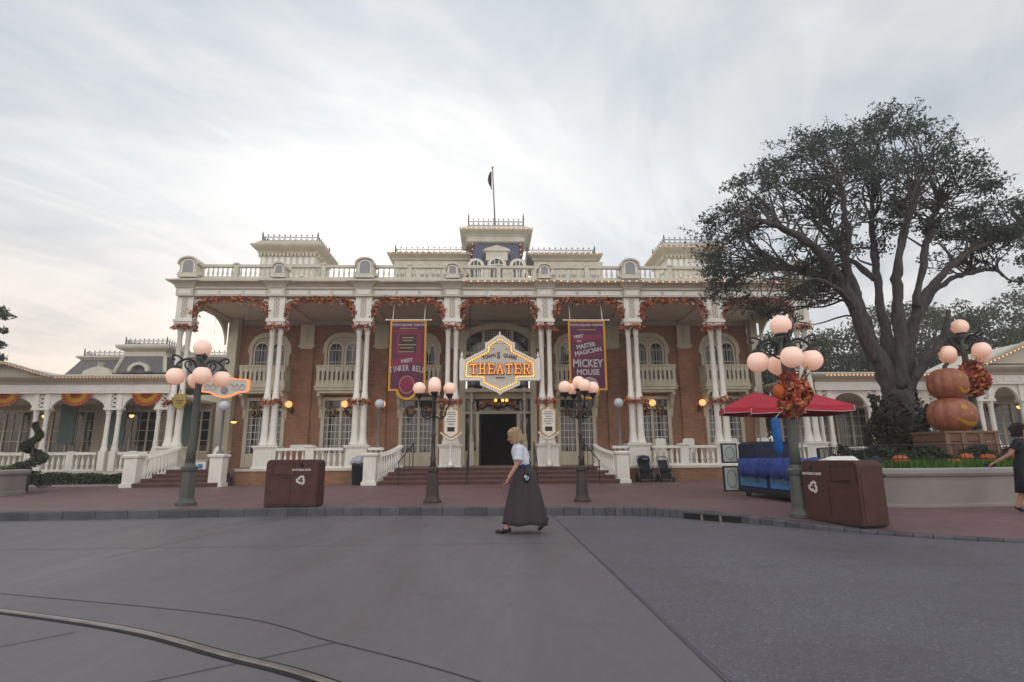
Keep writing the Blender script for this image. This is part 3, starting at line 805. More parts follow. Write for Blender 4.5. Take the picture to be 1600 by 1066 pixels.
for i, x in enumerate(PX):
    big = i in (0, 2, 5, 7); hw = .37 if big else .25; zt = 9.60 if big else 9.44
    m = MB(); y0, y1 = YF - .3, YF + .3
    m.box(x - hw - .05, y0 - .04, 8.97, x + hw + .05, y1 + .04, 9.08); 
    body = [(x - hw, 9.08), (x + hw, 9.08)] + arc(x, zt, hw, hw * .62, 0, 180, 12)
    m.prism(body, y0, y1)
    o2, i2 = arc(x, zt, hw + .08, hw * .62 + .08, -12, 192, 16), arc(x, zt, hw + .005, hw * .62 + .005, -12, 192, 16)
    m.strip(o2, i2, y0 - .09, y1 + .05)
    if big:
        for s in (-1, 1): m.prism([(x + s * (hw + .0), 9.08), (x + s * (hw + .16), 9.08), (x + s * (hw + .13), 9.18), (x + s * (hw + .05), 9.28), (x + s * (hw + .03), 9.50), (x + s * hw, 9.54)][::s], y0 + .1, y1 - .1)
    p = m.build('parapet_pedestal', 'stone', TH)
    nw = hw * .62
    q = MB(); q.prism([(x - nw, 9.18), (x + nw, 9.18)] + arc(x, zt - .04, nw, nw * .75, 0, 180, 10), y0 - .012, y0 - .001); q.build('niche', 'niche', p)
    q = MB(); q.strip([(x - nw - .05, 9.18)] + arc(x, zt - .04, nw + .05, nw * .75 + .05, 180, 0, 12) + [(x + nw + .05, 9.18)], [(x - nw + .002, 9.18)] + arc(x, zt - .04, nw - .002, nw * .75 - .002, 180, 0, 12) + [(x + nw - .002, 9.18)], y0 - .03, y0 - .0135); q.build('niche_frame', 'white', p)
# iron cresting
def cresting(x0, x1, y0, y1, z, h, parent, sp=.30, fin=.55):
    c = MB()
    def side(a, b):
        a, b = Vector(a), Vector(b); d = b - a; n = max(2, round(d.length / sp)); u = d.normalized()
        c.bar(a + Vector((0, 0, .05)), b + Vector((0, 0, .05)), .03); c.bar(a + Vector((0, 0, h * .62)), b + Vector((0, 0, h * .62)), .025)
        for i in range(n + 1):
            p = a + d * (i / n)
            c.bar(p, p + Vector((0, 0, h)), .028)
            c.bar(p + Vector((0, 0, h * .86)) - u * .05, p + Vector((0, 0, h * .86)) + u * .05, .03)
            if i < n:
                q = p + d * (.5 / n)
                c.tube([q + Vector((0, 0, h * .33)) + (u * math.cos(t) + Vector((0, 0, 1)) * math.sin(t)) * h * .24 for t in np.linspace(0, 2 * math.pi, 9)[:-1]], .013, 4, closed=True)
    cs = [(x0, y0, z), (x1, y0, z), (x1, y1, z), (x0, y1, z)]
    for i in range(4): side(cs[i], cs[(i + 1) % 4])
    o = c.build('cresting', 'polegrey', parent)
    for p in cs:
        f = MB().lathe([(.035, 0), (.03, fin * .5), (.06, fin * .55), (.03, fin * .62), (.045, fin * .72), (.008, fin)], p, 8); f.build('finial', 'polegrey', o, smooth=True)
def arched_window(parent, cx, y, z0, zs, hw, name='window', frame='cream', pane='glass', mull=1, fw=.07, rise=None, dep=.06):
    rise = rise or hw
    f = MB(); a_ = arc(cx, zs, hw + fw, rise + fw, 180, 0, 12); b_ = arc(cx, zs, hw, rise, 180, 0, 12)
    f.strip([(cx - hw - fw, z0)] + a_ + [(cx + hw + fw, z0)], [(cx - hw, z0)] + b_ + [(cx + hw, z0)], y - dep, y)
    f.box(cx - hw - fw - .03, y - dep - .04, z0 - .07, cx + hw + fw + .03, y, z0 - .001)
    for k in range(mull): xx = cx - hw + 2 * hw * (k + 1) / (mull + 1); f.box(xx - .018, y - dep * .7, z0, xx + .018, y - .012, zs + rise * .9)
    f.box(cx - hw, y - dep * .69, zs - .02, cx + hw, y - .0125, zs + .02)
    o = f.build(name, frame, parent)
    p = MB(); p.prism([(cx - hw, z0), (cx + hw, z0)] + arc(cx, zs, hw, rise, 0, 180, 12), y - .01, y - .002); p.build('pane', pane, o)
    return o
# corner pavilions on the roof
for xa, xb in ((-12.55, -8.82), (8.95, 12.75)):
    pv = MB(); yb0, yb1 = 28.35, 30.6
    pv.sweep(xa + .42, xb - .42, yb0, yb1, [(0, 8.95), (0, 10.95), (.05, 10.96), (.05, 11.05), (0, 11.06), (0, 11.70)])
    P = pv.build('corner_pavilion', 'stone', TH)
    m = MB(); m.sweep(xa + .42, xb - .42, yb0, yb1, [(.0, 11.70), (.10, 11.75), (.14, 11.86), (.34, 12.02), (.42, 12.12), (.42, 12.20), (.30, 12.24), (.1, 12.45), (.02, 12.50)]); m.build('cornice', 'taupe', P)
    m = MB()
    n = 9
    for k in range(n):
        x = xa + .6 + (xb - xa - 1.2) * k / (n - 1); m.prism([(x - .10, 11.18), (x + .10, 11.18)] + arc(x, 11.5, .10, .11, 0, 180, 6), yb0 - .03, yb0 - .001)
    m.build('frieze_panel', 'panel', P)
    m = MB()
    for k in range(15): x = xa + .48 + (xb - xa - .96) * k / 14; m.box(x - .05, yb0 - .16, 11.62, x + .05, yb0 - .001, 11.76)
    for k in range(9):
        y = yb0 + .1 + (yb1 - yb0 - .2) * k / 8
        m.box(xa + .28, y - .05, 11.62, xa + .419, y + .05, 11.76); m.box(xb - .419, y - .05, 11.62, xb - .28, y + .05, 11.76)
    m.build('modillion', 'cream', P)
    for x in (xa + 1.15, (xa + xb) / 2, xb - 1.15): arched_window(P, x, yb0, 9.3, 10.25, .30, 'window', 'white', 'glass', 1, .09)
    cresting(xa + .42, xb - .42, yb0 + .05, yb1 - .05, 12.48, .40, P)
# lower blocks beside the central tower
for xa, xb in ((-5.65, -1.3), (1.9, 6.08)):
    m = MB(); m.sweep(xa + .4, xb, 29.0, 31.5, [(0, 8.95), (0, 11.64)]); P = m.build('upper_block', 'stone', TH)
    m = MB(); m.sweep(xa + .4, xb - (.4 if xa > 0 else 0), 29.0, 31.5, [(.0, 11.64), (.1, 11.68), (.14, 11.78), (.36, 11.92), (.38, 12.02), (.2, 12.08), (0, 12.10)]); m.build('cornice', 'taupe', P)
    m = MB()
    for k in range(7): x = xa + .8 + (xb - xa - 1.4) * k / 6; m.prism([(x - .16, 11.18), (x + .16, 11.18)] + arc(x, 11.32, .16, .13, 0, 180, 6), 28.97, 28.999)
    m.build('frieze_panel', 'taupe', P)
    m = MB()
    for k in range(6): x = xa + .75 + (xb - xa - 1.2) * k / 5; m.box(x - .20, 28.975, 9.6, x + .20, 28.998, 10.9)
    m.build('louvre', 'niche', P)
    cresting(xa + (.4 if xa < 0 else .05), xb - (.4 if xa > 0 else .05), 29.1, 31.4, 12.09, .42, P)
# central mansard tower
yb0, yb1 = 28.35, 30.7
m = MB()
def rect(x0, x1, y0, y1, z): return [(x0, y0, z), (x1, y0, z), (x1, y1, z), (x0, y1, z)]
rg = []
for t in np.linspace(0, 1, 8):
    k = (1 - t) ** 1.7
    rg.append(rect(-1.02 - .72 * k, 1.52 + .72 * k, yb0 + .15 - .5 * k, yb1, 8.95 + 3.62 * t))
m.loft(rg); TW = m.build('center_tower', 'slate', TH)
m = MB(); m.sweep(-1.32, 1.80, yb0 - .02, yb1, [(-.25, 12.45), (-.02, 12.52), (0, 12.55), (0, 12.82), (.06, 12.83), (.10, 12.90), (.34, 13.02), (.40, 13.08), (.40, 13.17), (.25, 13.22), (-.05, 13.45)]); m.build('cornice', 'stone', TW)
cresting(-1.25, 1.72, yb0 + .05, yb1 - .1, 13.42, .45, TW, .26, .75)
for s, x0, x1 in ((-1, -1.74, -1.02), (1, 2.24, 1.52)):
    pts = [(x1 + (x0 - x1) * (1 - t) ** 1.7, yb0 + .15 - .5 * (1 - t) ** 1.7 - .02, 8.95 + 3.55 * t) for t in np.linspace(0, 1, 8)]
    q = MB(); q.tube(pts, .05, 6); q.build('ridge', 'purple', TW)
# dormer with three arched windows
m = MB(); y = yb0 - .42
m.box(-1.18, y, 8.96, 1.72, yb0 + .5, 11.0)
for x, rr, zt in ((-.83, .33, 10.98), (.27, .38, 11.04), (1.37, .33, 10.98)): m.prism([(x - rr - .12, 10.6), (x + rr + .12, 10.6)] + arc(x, zt, rr + .12, rr + .1, 0, 180, 12), y - .04, y + .5)
m.box(-.30, y - .06, 11.3, .84, y + .6, 11.80); m.prism([(-.46, 11.80), (1.0, 11.80), (.86, 11.93), (.5, 12.04), (.27, 12.12), (.04, 12.04), (-.32, 11.93)], y - .14, y + .6)
D_ = m.build('dormer', 'stone', TW)
for x, rr, zt in ((-.83, .28, 10.98), (.27, .33, 11.04), (1.37, .28, 10.98)): arched_window(D_, x, y - .05, 9.1, zt, rr, 'window', 'white', 'glass', 2, .06)
# flagpole is a thing of its own on the tower
fp = thing('flagpole', 'thin white flagpole on the central tower with a furled dark flag', 'flagpole', (.2, 29.0, 13.4))
MB().tube([(.2, 29.0, 13.4), (.05, 29.0, 17.15)], [.045, .03], 8).build('pole', 'polegrey', fp, smooth=True)
MB().sphere((.045, 29, 17.22), .07, 10, 8).build('finial', 'gold', fp, smooth=True)
m = MB()
rg = []
for t in np.linspace(0, 1, 9):
    z = 16.95 - 1.05 * t; w_ = .05 + .13 * math.sin(math.pi * min(t * 1.15, 1)) ** .7
    rg.append([(-.02 - w_ * (1 + math.cos(a)) * .6 + .02, 29 + .06 * math.sin(a) + .03 * math.sin(3 * a + 4 * t), z) for a in np.linspace(0, 2 * math.pi, 11)[:-1]])
m.loft(rg); m.build('flag', 'flagdark', fp, smooth=True)
# light bulbs along the cornice (lit half), tower eaves and ridges
bulb_me = MB().sphere((0, 0, 0), .028, 8, 6).mesh('bulb', 'bulb', smooth=True)
dim_me = MB().sphere((0, 0, 0), .030, 8, 6).mesh('bulb', 'dimbulb', smooth=True)
def bulbs(parent_obj, pts, name='light_string', wire='iron', me=None):
    w = MB(); w.tube([Vector(p) + Vector((0, .02, .03)) for p in pts], .008, 4)
    s = w.build(name, wire, parent_obj)
    o_ = ORG[parent_obj.name]
    for p in pts:
        b = bpy.data.objects.new('bulb', me or bulb_me); COL.objects.link(b); b.parent = s; b.location = Vector(p) - Vector(o_)
    return s
nb = 52
bulbs(TH, [(x, 23.40 - (.10 if min(abs(x - q) for q in PX) < .69 else 0), 8.705) for x in np.linspace(-1.2, 14.2, nb)])
bulbs(TH, [(x, 27.93, 13.12) for x in np.linspace(-1.6, 2.1, 15)])
bulbs(TH, [(x, 28.58, 11.97) for x in np.linspace(-5.4, -1.6, 13)]); bulbs(TH, [(x, 28.58, 11.97) for x in np.linspace(2.2, 5.7, 12)])
bulbs(TH, [(x, 27.90, 12.16) for x in np.linspace(9.0, 12.6, 13)])
for s, x0, x1 in ((-1, -1.74, -1.02), (1, 2.24, 1.52)):
    bulbs(TH, [(x1 + (x0 - x1) * (1 - t) ** 1.7, yb0 + .15 - .5 * (1 - t) ** 1.7 - .10, 8.95 + 3.55 * t) for t in np.linspace(.22, .97, 10)])
# wall panels between the bays, windows, balconies
for i in (1, 2, 3, 4, 5, 6):
    x = PX[i]; m = MB(); m.box(x - .35, YW - .16, 6.80, x + .35, YW - .101, 7.85); m.box(x - .40, YW - .2, 6.68, x + .40, YW - .101, 6.80); m.box(x - .30, YW - .18, 6.60, x + .30, YW - .101, 6.68)
    P = m.build('wall_panel', 'cream', TH)
    q = MB()
    for k in range(4):
        z = 6.92 + k * .2
        for s in (-1, 1): q.bar((x - s * .07, YW - .165, z), (x + s * .07, YW - .165, z + .2), .028, .02)
    q.build('lattice', 'taupe', P)
def dbl_window(cx):
    hw, z0, zs = .36, 4.62, 6.72
    f = MB(); y = YW
    # hood round both arches
    out_ = [(cx - .98, 5.55), (cx - .98, 6.3), (cx - 1.08, 6.45), (cx - 1.02, 6.85), (cx - .80, 7.22), (cx - .45, 7.42), (cx, 7.46), (cx + .45, 7.42), (cx + .80, 7.22), (cx + 1.02, 6.85), (cx + 1.08, 6.45), (cx + .98, 6.3), (cx + .98, 5.55)]
    inn = [(cx - .84, 5.55), (cx - .84, 6.3), (cx - .84, 6.45), (cx - .84, 6.75), (cx - .66, 7.05), (cx - .40, 7.18), (cx, 7.20), (cx + .40, 7.18), (cx + .66, 7.05), (cx + .84, 6.75), (cx + .84, 6.45), (cx + .84, 6.3), (cx + .84, 5.55)]
    f.strip(out_, inn, y - .14, y - .001)
    W = f.build('upper_window', 'cream', TH)
    g = MB(); g.box(cx - .84, y - .03, 4.6, cx + .84, y - .002, 6.45); g.prism([(cx - .84, 6.45), (cx + .84, 6.45), (cx + .84, 6.75), (cx + .66, 7.05), (cx + .40, 7.18), (cx, 7.20), (cx - .40, 7.18), (cx - .66, 7.05), (cx - .84, 6.75)], y - .03, y - .002)
    g.build('surround', 'cream', W)
    for s in (-1, 1):
        c = cx + s * .42
        p = MB(); p.prism([(c - .31, 4.65), (c + .31, 4.65)] + arc(c, 6.55, .31, .36, 0, 180, 12), y - .045, y - .032); p.build('pane', 'glass', W)
        p = MB()
        for sx in (-.19, .19): p.prism([(c + sx - .11, 4.7), (c + sx + .11, 4.7), (c + sx + .09, 6.72), (c + sx - .09, 6.72)], y - .052, y - .047)
        p.build('curtain', 'curtain', W)
        b = MB(); b.strip([(c - .37, 4.65)] + arc(c, 6.55, .37, .42, 180, 0, 12) + [(c + .37, 4.65)], [(c - .31, 4.65)] + arc(c, 6.55, .31, .36, 180, 0, 12) + [(c + .31, 4.65)], y - .10, y - .031)
        b.box(c - .012, y - .075, 4.65, c + .012, y - .053, 6.9); 
        for z in (5.3, 5.95, 6.55): b.box(c - .31, y - .074, z - .012, c + .31, y - .0535, z + .012)
        b.build('frame', 'white', W)
    # balcony
    yb = 27.35
    bm = MB(); bm.box(cx - 1.12, yb - .02, 4.42, cx + 1.12, YW - .001, 4.56); bm.box(cx - 1.17, yb - .07, 4.56, cx + 1.17, YW - .001, 4.62); bm.box(cx - 1.02, yb + .06, 4.30, cx + 1.02, YW - .001, 4.419)
    B = bm.build('balcony', 'cream', TH)
    def boards(m, a, b):
        a, b = Vector((*a, 0)), Vector((*b, 0)); d = b - a; n = max(2, round(d.length / .22))
        m.bar(a + Vector((0, 0, 5.62)), b + Vector((0, 0, 5.62)), .11, .08); m.bar(a + Vector((0, 0, 4.68)), b + Vector((0, 0, 4.68)), .07, .11)
        for i in range(n):
            p, q = a + d * ((i + .16) / n), a + d * ((i + .84) / n)
            m.bar(p.lerp(q, .5) + Vector((0, 0, 4.73)), p.lerp(q, .5) + Vector((0, 0, 4.92)), .205, .03) if abs(d.x) > abs(d.y) else m.bar(p.lerp(q, .5) + Vector((0, 0, 4.73)), p.lerp(q, .5) + Vector((0, 0, 4.92)), .03, .205)
            wv = (.125, .03) if abs(d.x) > abs(d.y) else (.03, .125)
            m.bar(p.lerp(q, .5) + Vector((0, 0, 4.92)), p.lerp(q, .5) + Vector((0, 0, 5.36)), *wv)
            wv = (.205, .03) if abs(d.x) > abs(d.y) else (.03, .205)
            m.bar(p.lerp(q, .5) + Vector((0, 0, 5.36)), p.lerp(q, .5) + Vector((0, 0, 5.60)), *wv)
    r = MB(); boards(r, (cx - 1.10, yb), (cx + 1.10, yb)); boards(r, (cx - 1.10, yb + .05), (cx - 1.10, YW - .02)); boards(r, (cx + 1.10, yb + .05), (cx + 1.10, YW - .02))
    r.build('railing', 'cream', B)
    for s in (-1, 1):
        x = cx + s * .98
        q = MB(); q.prism([(YW - .001, 4.30), (yb + .10, 4.30), (yb + .12, 4.18), (yb + .35, 4.02), (yb + .48, 3.75), (YW - .18, 3.55), (YW - .12, 3.15), (YW - .001, 3.05)], x - .08, x + .08, axis='x'); q.build('bracket', 'cream', B)
def low_window(cx):
    y = YW; f = MB()
    f.box(cx - .98, y - .10, ZF, cx - .80, y - .001, 4.0); f.box(cx + .80, y - .10, ZF, cx + .98, y - .001, 4.0); f.box(cx - 1.02, y - .14, 4.0, cx + 1.02, y - .001, 4.16); f.box(cx - .06, y - .09, ZF, cx + .06, y - .001, 4.0)
    f.box(cx - .80, y - .07, 3.50, cx - .061, y - .0012, 3.62); f.box(cx + .061, y - .07, 3.50, cx + .80, y - .0012, 3.62)
    f.box(cx - .80, y - .07, ZF, cx - .061, y - .0012, 1.45); f.box(cx + .061, y - .07, ZF, cx + .80, y - .0012, 1.45)
    W = f.build('lower_window', 'cream', TH)
    for a, b in ((cx - .80, cx - .06), (cx + .06, cx + .80)):
        p = MB(); p.box(a + .002, y - .02, 1.45, b - .002, y - .003, 3.50); p.box(a + .002, y - .02, 3.62, b - .002, y - .003, 4.0); p.build('pane', 'glass', W)
        q = MB(); q.box(a + .03, y - .029, 1.5, a + .20, y - .022, 3.4); q.box(b - .30, y - .028, 1.5, b - .05, y - .022, 3.2); q.build('curtain', 'curtain', W)
        g = MB()
        for k in range(1, 4): x = a + (b - a) * k / 4; g.box(x - .012, y - .045, 1.45, x + .012, y - .031, 3.5)
        for k in range(1, 6): z = 1.45 + 2.05 * k / 6; g.box(a, y - .0445, z - .012, b, y - .0305, z + .012)
        g.build('muntins', 'white', W)
WX = [-11.15, -7.45, -3.62, None, 4.25, 8.07, 11.78]
for x in WX:
    if x is not None: dbl_window(x); low_window(x)
# central doorway
y = YW - .05
m = MB()
for s in (-1, 1):
    xa, xb = sorted((CX + s * 1.93, CX + s * 1.62)); m.box(xa, y - .25, ZF, xb, y + .1, 7.2)
m.box(CX - 1.62, y - .22, 4.05, CX + 1.62, y + .1, 4.32); m.box(CX - 1.62, y - .15, 3.30, CX - .94, y + .1, 3.42); m.box(CX + .94, y - .15, 3.30, CX + 1.62, y + .1, 3.42)
m.box(CX - .94, y - .2, 3.30, CX + .94, y + .1, 3.44)
for s in (-1, 1):
    xa, xb = sorted((CX + s * .94, CX + s * 1.08)); m.box(xa, y - .18, ZF, xb, y + .1, 3.3)
    xa, xb = sorted((CX + s * 1.08, CX + s * 1.62)); m.box(xa, y - .10, ZF, xb, y + .1, 1.5)
    for k in (0, 1): pass
m.strip([(CX - 1.93, 7.0)] + arc(CX, 7.0, 1.93, .92, 180, 0, 20) + [(CX + 1.93, 7.0)], [(CX - 1.55, 7.0)] + arc(CX, 7.0, 1.55, .62, 180, 0, 20) + [(CX + 1.55, 7.0)], y - .28, y + .1)
m.box(CX - .80, y - .12, 4.32, CX - .68, y + .1, 7.62); m.box(CX + .68, y - .12, 4.32, CX + .80, y + .1, 7.62); m.box(CX - 1.6, y - .121, 6.30, CX + 1.6, y + .099, 6.46)
DP = m.build('door_portal', 'cream', TH)
m = MB(); m.prism([(CX - 1.55, 4.32), (CX + 1.55, 4.32), (CX + 1.55, 7.0)] + arc(CX, 7.0, 1.55, .62, 0, 180, 20)[1:], y + .02, y + .05); m.build('transom_glass', 'glass', DP)
m = MB()
for k in range(13): x = CX - .62 + 1.24 * k / 12; m.box(x - .012, y - .01, 6.46, x + .012, y + .018, 7.60)
for k in range(9): z = 6.5 + k * .125; m.box(CX - .68, y - .008, z - .01, CX + .68, y + .017, z + .01)
m.build('transom_lattice', 'soffit', DP)
m = MB()
for s in (-1, 1):
    xa, xb = sorted((CX + s * 1.08, CX + s * 1.62)); m.box(xa, y - .02, 1.5, xb, y + .0, 3.3); m.box(xa, y - .02, 3.42, xb, y + .0, 4.05)
m.box(CX - .94, y + .0, 3.44, CX + .94, y + .03, 4.05)
m.build('sidelight', 'glass', DP)
for s in (-1, 1):
    x = CX + s * 1.30
    m = MB(); m.lathe([(.10, 0), (.10, .3), (.06, .36), (.07, .8), (.05, 1.3), (.085, 1.38), (.05, 1.46), (.06, 1.9), (.10, 2.0), (.06, 2.1), (.09, 2.5), (.10, 2.62)], (x, y - .5, 1.95), 10); m.box(x - .12, y - .62, ZF, x + .12, y - .38, 1.95); m.build('turned_post', 'cream', DP, smooth=False)
    m = MB(); xa, xb = sorted((CX + s * .93, CX + s * .86)); m.box(xa, y + .12, ZF + .02, xb, y + 1.0, 3.28); m.build('door_leaf', 'wood', DP)
m = MB(); m.box(CX - 1.62, y - .68, 4.34, CX + 1.62, y - .10, 4.50); m.build('door_canopy', 'cream', DP)
m = MB(); x0, x1, y0, y1 = CX - 2.4, CX + 2.4, y + .11, y + 7
m.add([(x0, y0, ZF), (x1, y0, ZF), (x1, y1, ZF), (x0, y1, ZF), (x0, y0, 4.6), (x1, y0, 4.6), (x1, y1, 4.6), (x0, y1, 4.6)], [(0, 1, 2, 3), (7, 6, 5, 4), (1, 5, 6, 2), (2, 6, 7, 3), (3, 7, 4, 0)])
m.build('foyer', 'foyer', DP)
# terrace balustrade
spans = [(-10.0, -9.83), (-8.81, -7.62), (-7.28, -6.10), (-5.08, -4.45), (5.05, 5.70), (6.72, 7.90), (8.24, 9.43), (10.45, 11.72), (12.06, 13.33)]
for a, b in spans:
    if b - a > .3: rail_panel(a, b, 23.72, .80, 1.62, TH, 'terrace_balustrade', .20, .2, 'white', 1.15)
for x in (-7.45, 8.07, 11.89):
    m = MB(); m.box(x - .17, 23.58, .80, x + .17, 23.86, 1.62); m.sweep(x - .17, x + .17, 23.58, 23.86, [(.0, 1.62), (.05, 1.64), (.05, 1.70), (-.1, 1.72)]); m.build('terrace_pier', 'white', TH)
# curved stair walls with newels
def stair_wall(xn, xt, yn=22.55):
    """newel out front at xn, rail curving back and in to xt at the terrace edge"""
    m = MB(); hw = .24
    m.box(xn - hw - .05, yn - hw - .05, .16, xn + hw + .05, yn + hw + .05, .30); m.box(xn - hw, yn - hw, .30, xn + hw, yn + hw, 1.24)
    m.sweep(xn - hw, xn + hw, yn - hw, yn + hw, [(0, 1.24), (.06, 1.27), (.08, 1.34), (.03, 1.38), (-.1, 1.40)])
    m.box(xn - hw + .08, yn - hw - .015, .42, xn + hw - .08, yn - hw, 1.12)
    W = m.build('newel', 'white', TH)
    n = 12; pts = []
    s = 1 if xt > xn else -1
    for i in range(n + 1):
        t = i / n; a = R(90 * t)
        pts.append(Vector((xn + s * .2 + (xt - xn - s * .2) * math.sin(a) ** 1.0 * (t ** .4), yn + .2 + (23.68 - yn - .2) * (1 - math.cos(a)) ** .8, 0)))
    c = MB()
    zt = lambda t: 1.26 + (.36) * t ** 1.6
    zb = lambda t: .20 + .62 * t
    rT = [[p + Vector((dx, dy, zt(i / n) + dz)) for dx, dy, dz in ((-.09, -.09, 0), (.09, .09, 0), (.09, .09, .09), (-.09, -.09, .09))] for i, p in enumerate(pts)]
    rB = [[p + Vector((dx, dy, z)) for dx, dy, z in ((-.09, -.09, .165), (.09, .09, .165), (.09, .09, zb(i / n) + .08), (-.09, -.09, zb(i / n) + .08))] for i, p in enumerate(pts)]
    c.loft(rT); c.loft(rB)
    for i in range(1, n):
        p = pts[i]; t = i / n
        c.lathe([(r * 1.1, z * (zt(t) - zb(t) - .08) / .5) for r, z in bal_prof], (p.x, p.y, zb(t) + .08), 6)
    c.build('curved_balustrade', 'white', W)
stair_wall(-4.72, -3.75); stair_wall(5.15, 4.30)
stair_wall(-13.75, -12.75); stair_wall(-10.55, -10.55 - .55)

# ------------------------------------------------------------------ one-storey arcade wings
def wing(T, cols, x0, x1, yf, zc, arch=True, rails=True, closed_back=True, depth=4.0):
    """cols: centres of column pairs; porch wing from x0 to x1 with its front at yf"""
    m = MB(); m.box(x0, yf - .1, .16, x1, yf + depth, .74); m.build('porch_base', 'stone', T)
    m = MB(); m.box(x0, yf - .22, 3.98, x1, yf + .22, 4.36); F_ = m.build('fascia', 'white', T)
    m = MB(); m.sweep(x0 + .1, x1 - .1, yf - .18, yf + depth, [(.05, 4.361), (.09, 4.37), (.12, 4.44), (.30, 4.56), (.36, 4.64), (.36, 4.70), (.1, 4.78), (-.6, 4.80)]); m.build('cornice', 'taupe', T)
    m = MB()
    for a, b in zip(cols[:-1], cols[1:]):
        n = 3; L_ = (b - a - .7) / n
        for k in range(n): m.box(a + .35 + L_ * k + .06, yf - .235, 4.08, a + .35 + L_ * (k + 1) - .06, yf - .2205, 4.26)
    for c in cols: m.box(c - .28, yf - .236, 4.08, c + .28, yf - .2208, 4.26)
    m.build('frieze_panel', 'panel', T)
    for c in cols:
        for s in (-1, 1):
            q = MB(); q.box(c + s * .22 - .13, yf - .13, .74, c + s * .22 + .13, yf + .13, 1.56); q.lathe([(.135, 1.56), (.135, 1.66), (.11, 1.72), (.105, 1.9), (.09, 2.1), (.085, 3.05), (.11, 3.1), (.09, 3.15), (.12, 3.22), (.12, 3.28)], (c + s * .22, yf, 0), 10); q.build('column', 'white', T)
        q = MB(); q.box(c - .38, yf - .15, 3.28, c + .38, yf + .15, 3.38); q.box(c - .34, yf - .12, 3.38, c - .12, yf + .12, 3.98); q.box(c + .12, yf - .12, 3.38, c + .34, yf + .12, 3.98)
        for k in range(3): q.bar((c - .12, yf - .06, 3.42 + k * .18), (c + .12, yf - .06, 3.58 + k * .18), .035, .05); q.bar((c + .12, yf - .06, 3.42 + k * .18), (c - .12, yf - .061, 3.58 + k * .18), .035, .05)
        q.build('lattice_block', 'white', T)
    for a, b in zip(cols[:-1], cols[1:]):
        xa, xb = a + .34, b - .34; cx = (xa + xb) / 2; hw = (xb - xa) / 2
        o_ = [(xa, 3.98)] + [(x_, 3.98) for x_ in np.linspace(xa, xb, 17)] + [(xb, 3.98)]
        i_ = [(xa, 3.35)] + arc(cx, 3.35, hw - .05, .53, 180, 0, 16) + [(xb, 3.35)]
        m = MB(); m.strip(o_, i_, yf - .06, yf + .06); m.build('arch', 'white', T)
        if rails:
            m3 = (xa + .1, cx - .14), (cx + .14, xb - .1)
            for u, v in m3: rail_panel(u, v, yf - .02, .74, 1.52, T, 'balustrade', .19, .18, 'white', 1.15)
            m = MB(); m.box(cx - .14, yf - .12, .74, cx + .14, yf + .08, 1.56); m.build('rail_pier', 'white', T)
    m = MB(); m.box(x0 + .02, yf + depth - .3, .74, x1 - .02, yf + depth, 3.97); m.build('back_wall', 'taupe', T)
    m = MB(); m.box(x0 + .02, yf + .23, 3.85, x1 - .02, yf + depth - .31, 3.97); m.build('soffit', 'soffit', T)
    for a, b in zip(cols[:-1], cols[1:]):
        cx = (a + b) / 2; yb = yf + depth - .3
        q = MB()
        for k in (-1, 0, 1): q.box(cx + k * .78 - .04, yb - .06, .9, cx + k * .78 + .04, yb - .001, 3.5)
        q.box(cx - 1.2, yb - .08, 3.5, cx + 1.2, yb - .001, 3.62); q.box(cx - 1.2, yb - .05, 1.5, cx + 1.2, yb - .0012, 1.6)
        for k in range(-2, 3): q.box(cx + k * .39 - .012, yb - .04, 1.6, cx + k * .39 + .012, yb - .0055, 3.5)
        for z in (2.1, 2.6, 3.1): q.box(cx - 1.15, yb - .039, z - .012, cx + 1.15, yb - .0058, z + .012)
        W_ = q.build('window', 'cream', T)
        p = MB(); p.box(cx - 1.15, yb - .005, 1.6, cx + 1.15, yb - .002, 3.5); p.build('pane', 'glass', W_)
LW = thing('arcade_wing', 'long single-storey white arcade wing with hedge and orange bunting', 'building', (-20, 24.6, .16))
lc = [-34.1, -31.1, -28.1, -25.1, -22.1, -19.1, -16.1, -13.95]
wing(LW, lc[:-1] + [-14.0], -36, -13.75, 24.6, 4.75)
# low gable over the left bays, with a bulb string
m = MB(); gx, gw = -20.5, 1.75
m.prism([(gx - gw, 4.70), (gx + gw, 4.70), (gx, 5.20)], 24.25, 28); m.build('gable', 'stone', LW)
m = MB(); m.bar((gx - gw - .25, 24.1, 4.66), (gx, 24.1, 5.24), .34, .10); m.bar((gx, 24.1, 5.24), (gx + gw + .25, 24.1, 4.66), .34, .10); m.build('gable_moulding', 'taupe', LW)
bulbs(LW, [(x, 24.0, 4.60) for x in np.linspace(-18.3, -13.6, 34)], wire='polegrey', me=dim_me)
bulbs(LW, [(gx + gw * t, 23.92, 5.22 - .54 * t) for t in np.linspace(0, 1, 14)], wire='polegrey', me=dim_me)
for x in (-19.9, -17.6, -14.6): MB().box(x - .35, 27.2, 1.9, x + .35, 27.3, 3.8).build('hanging_drape', 'teal', LW)
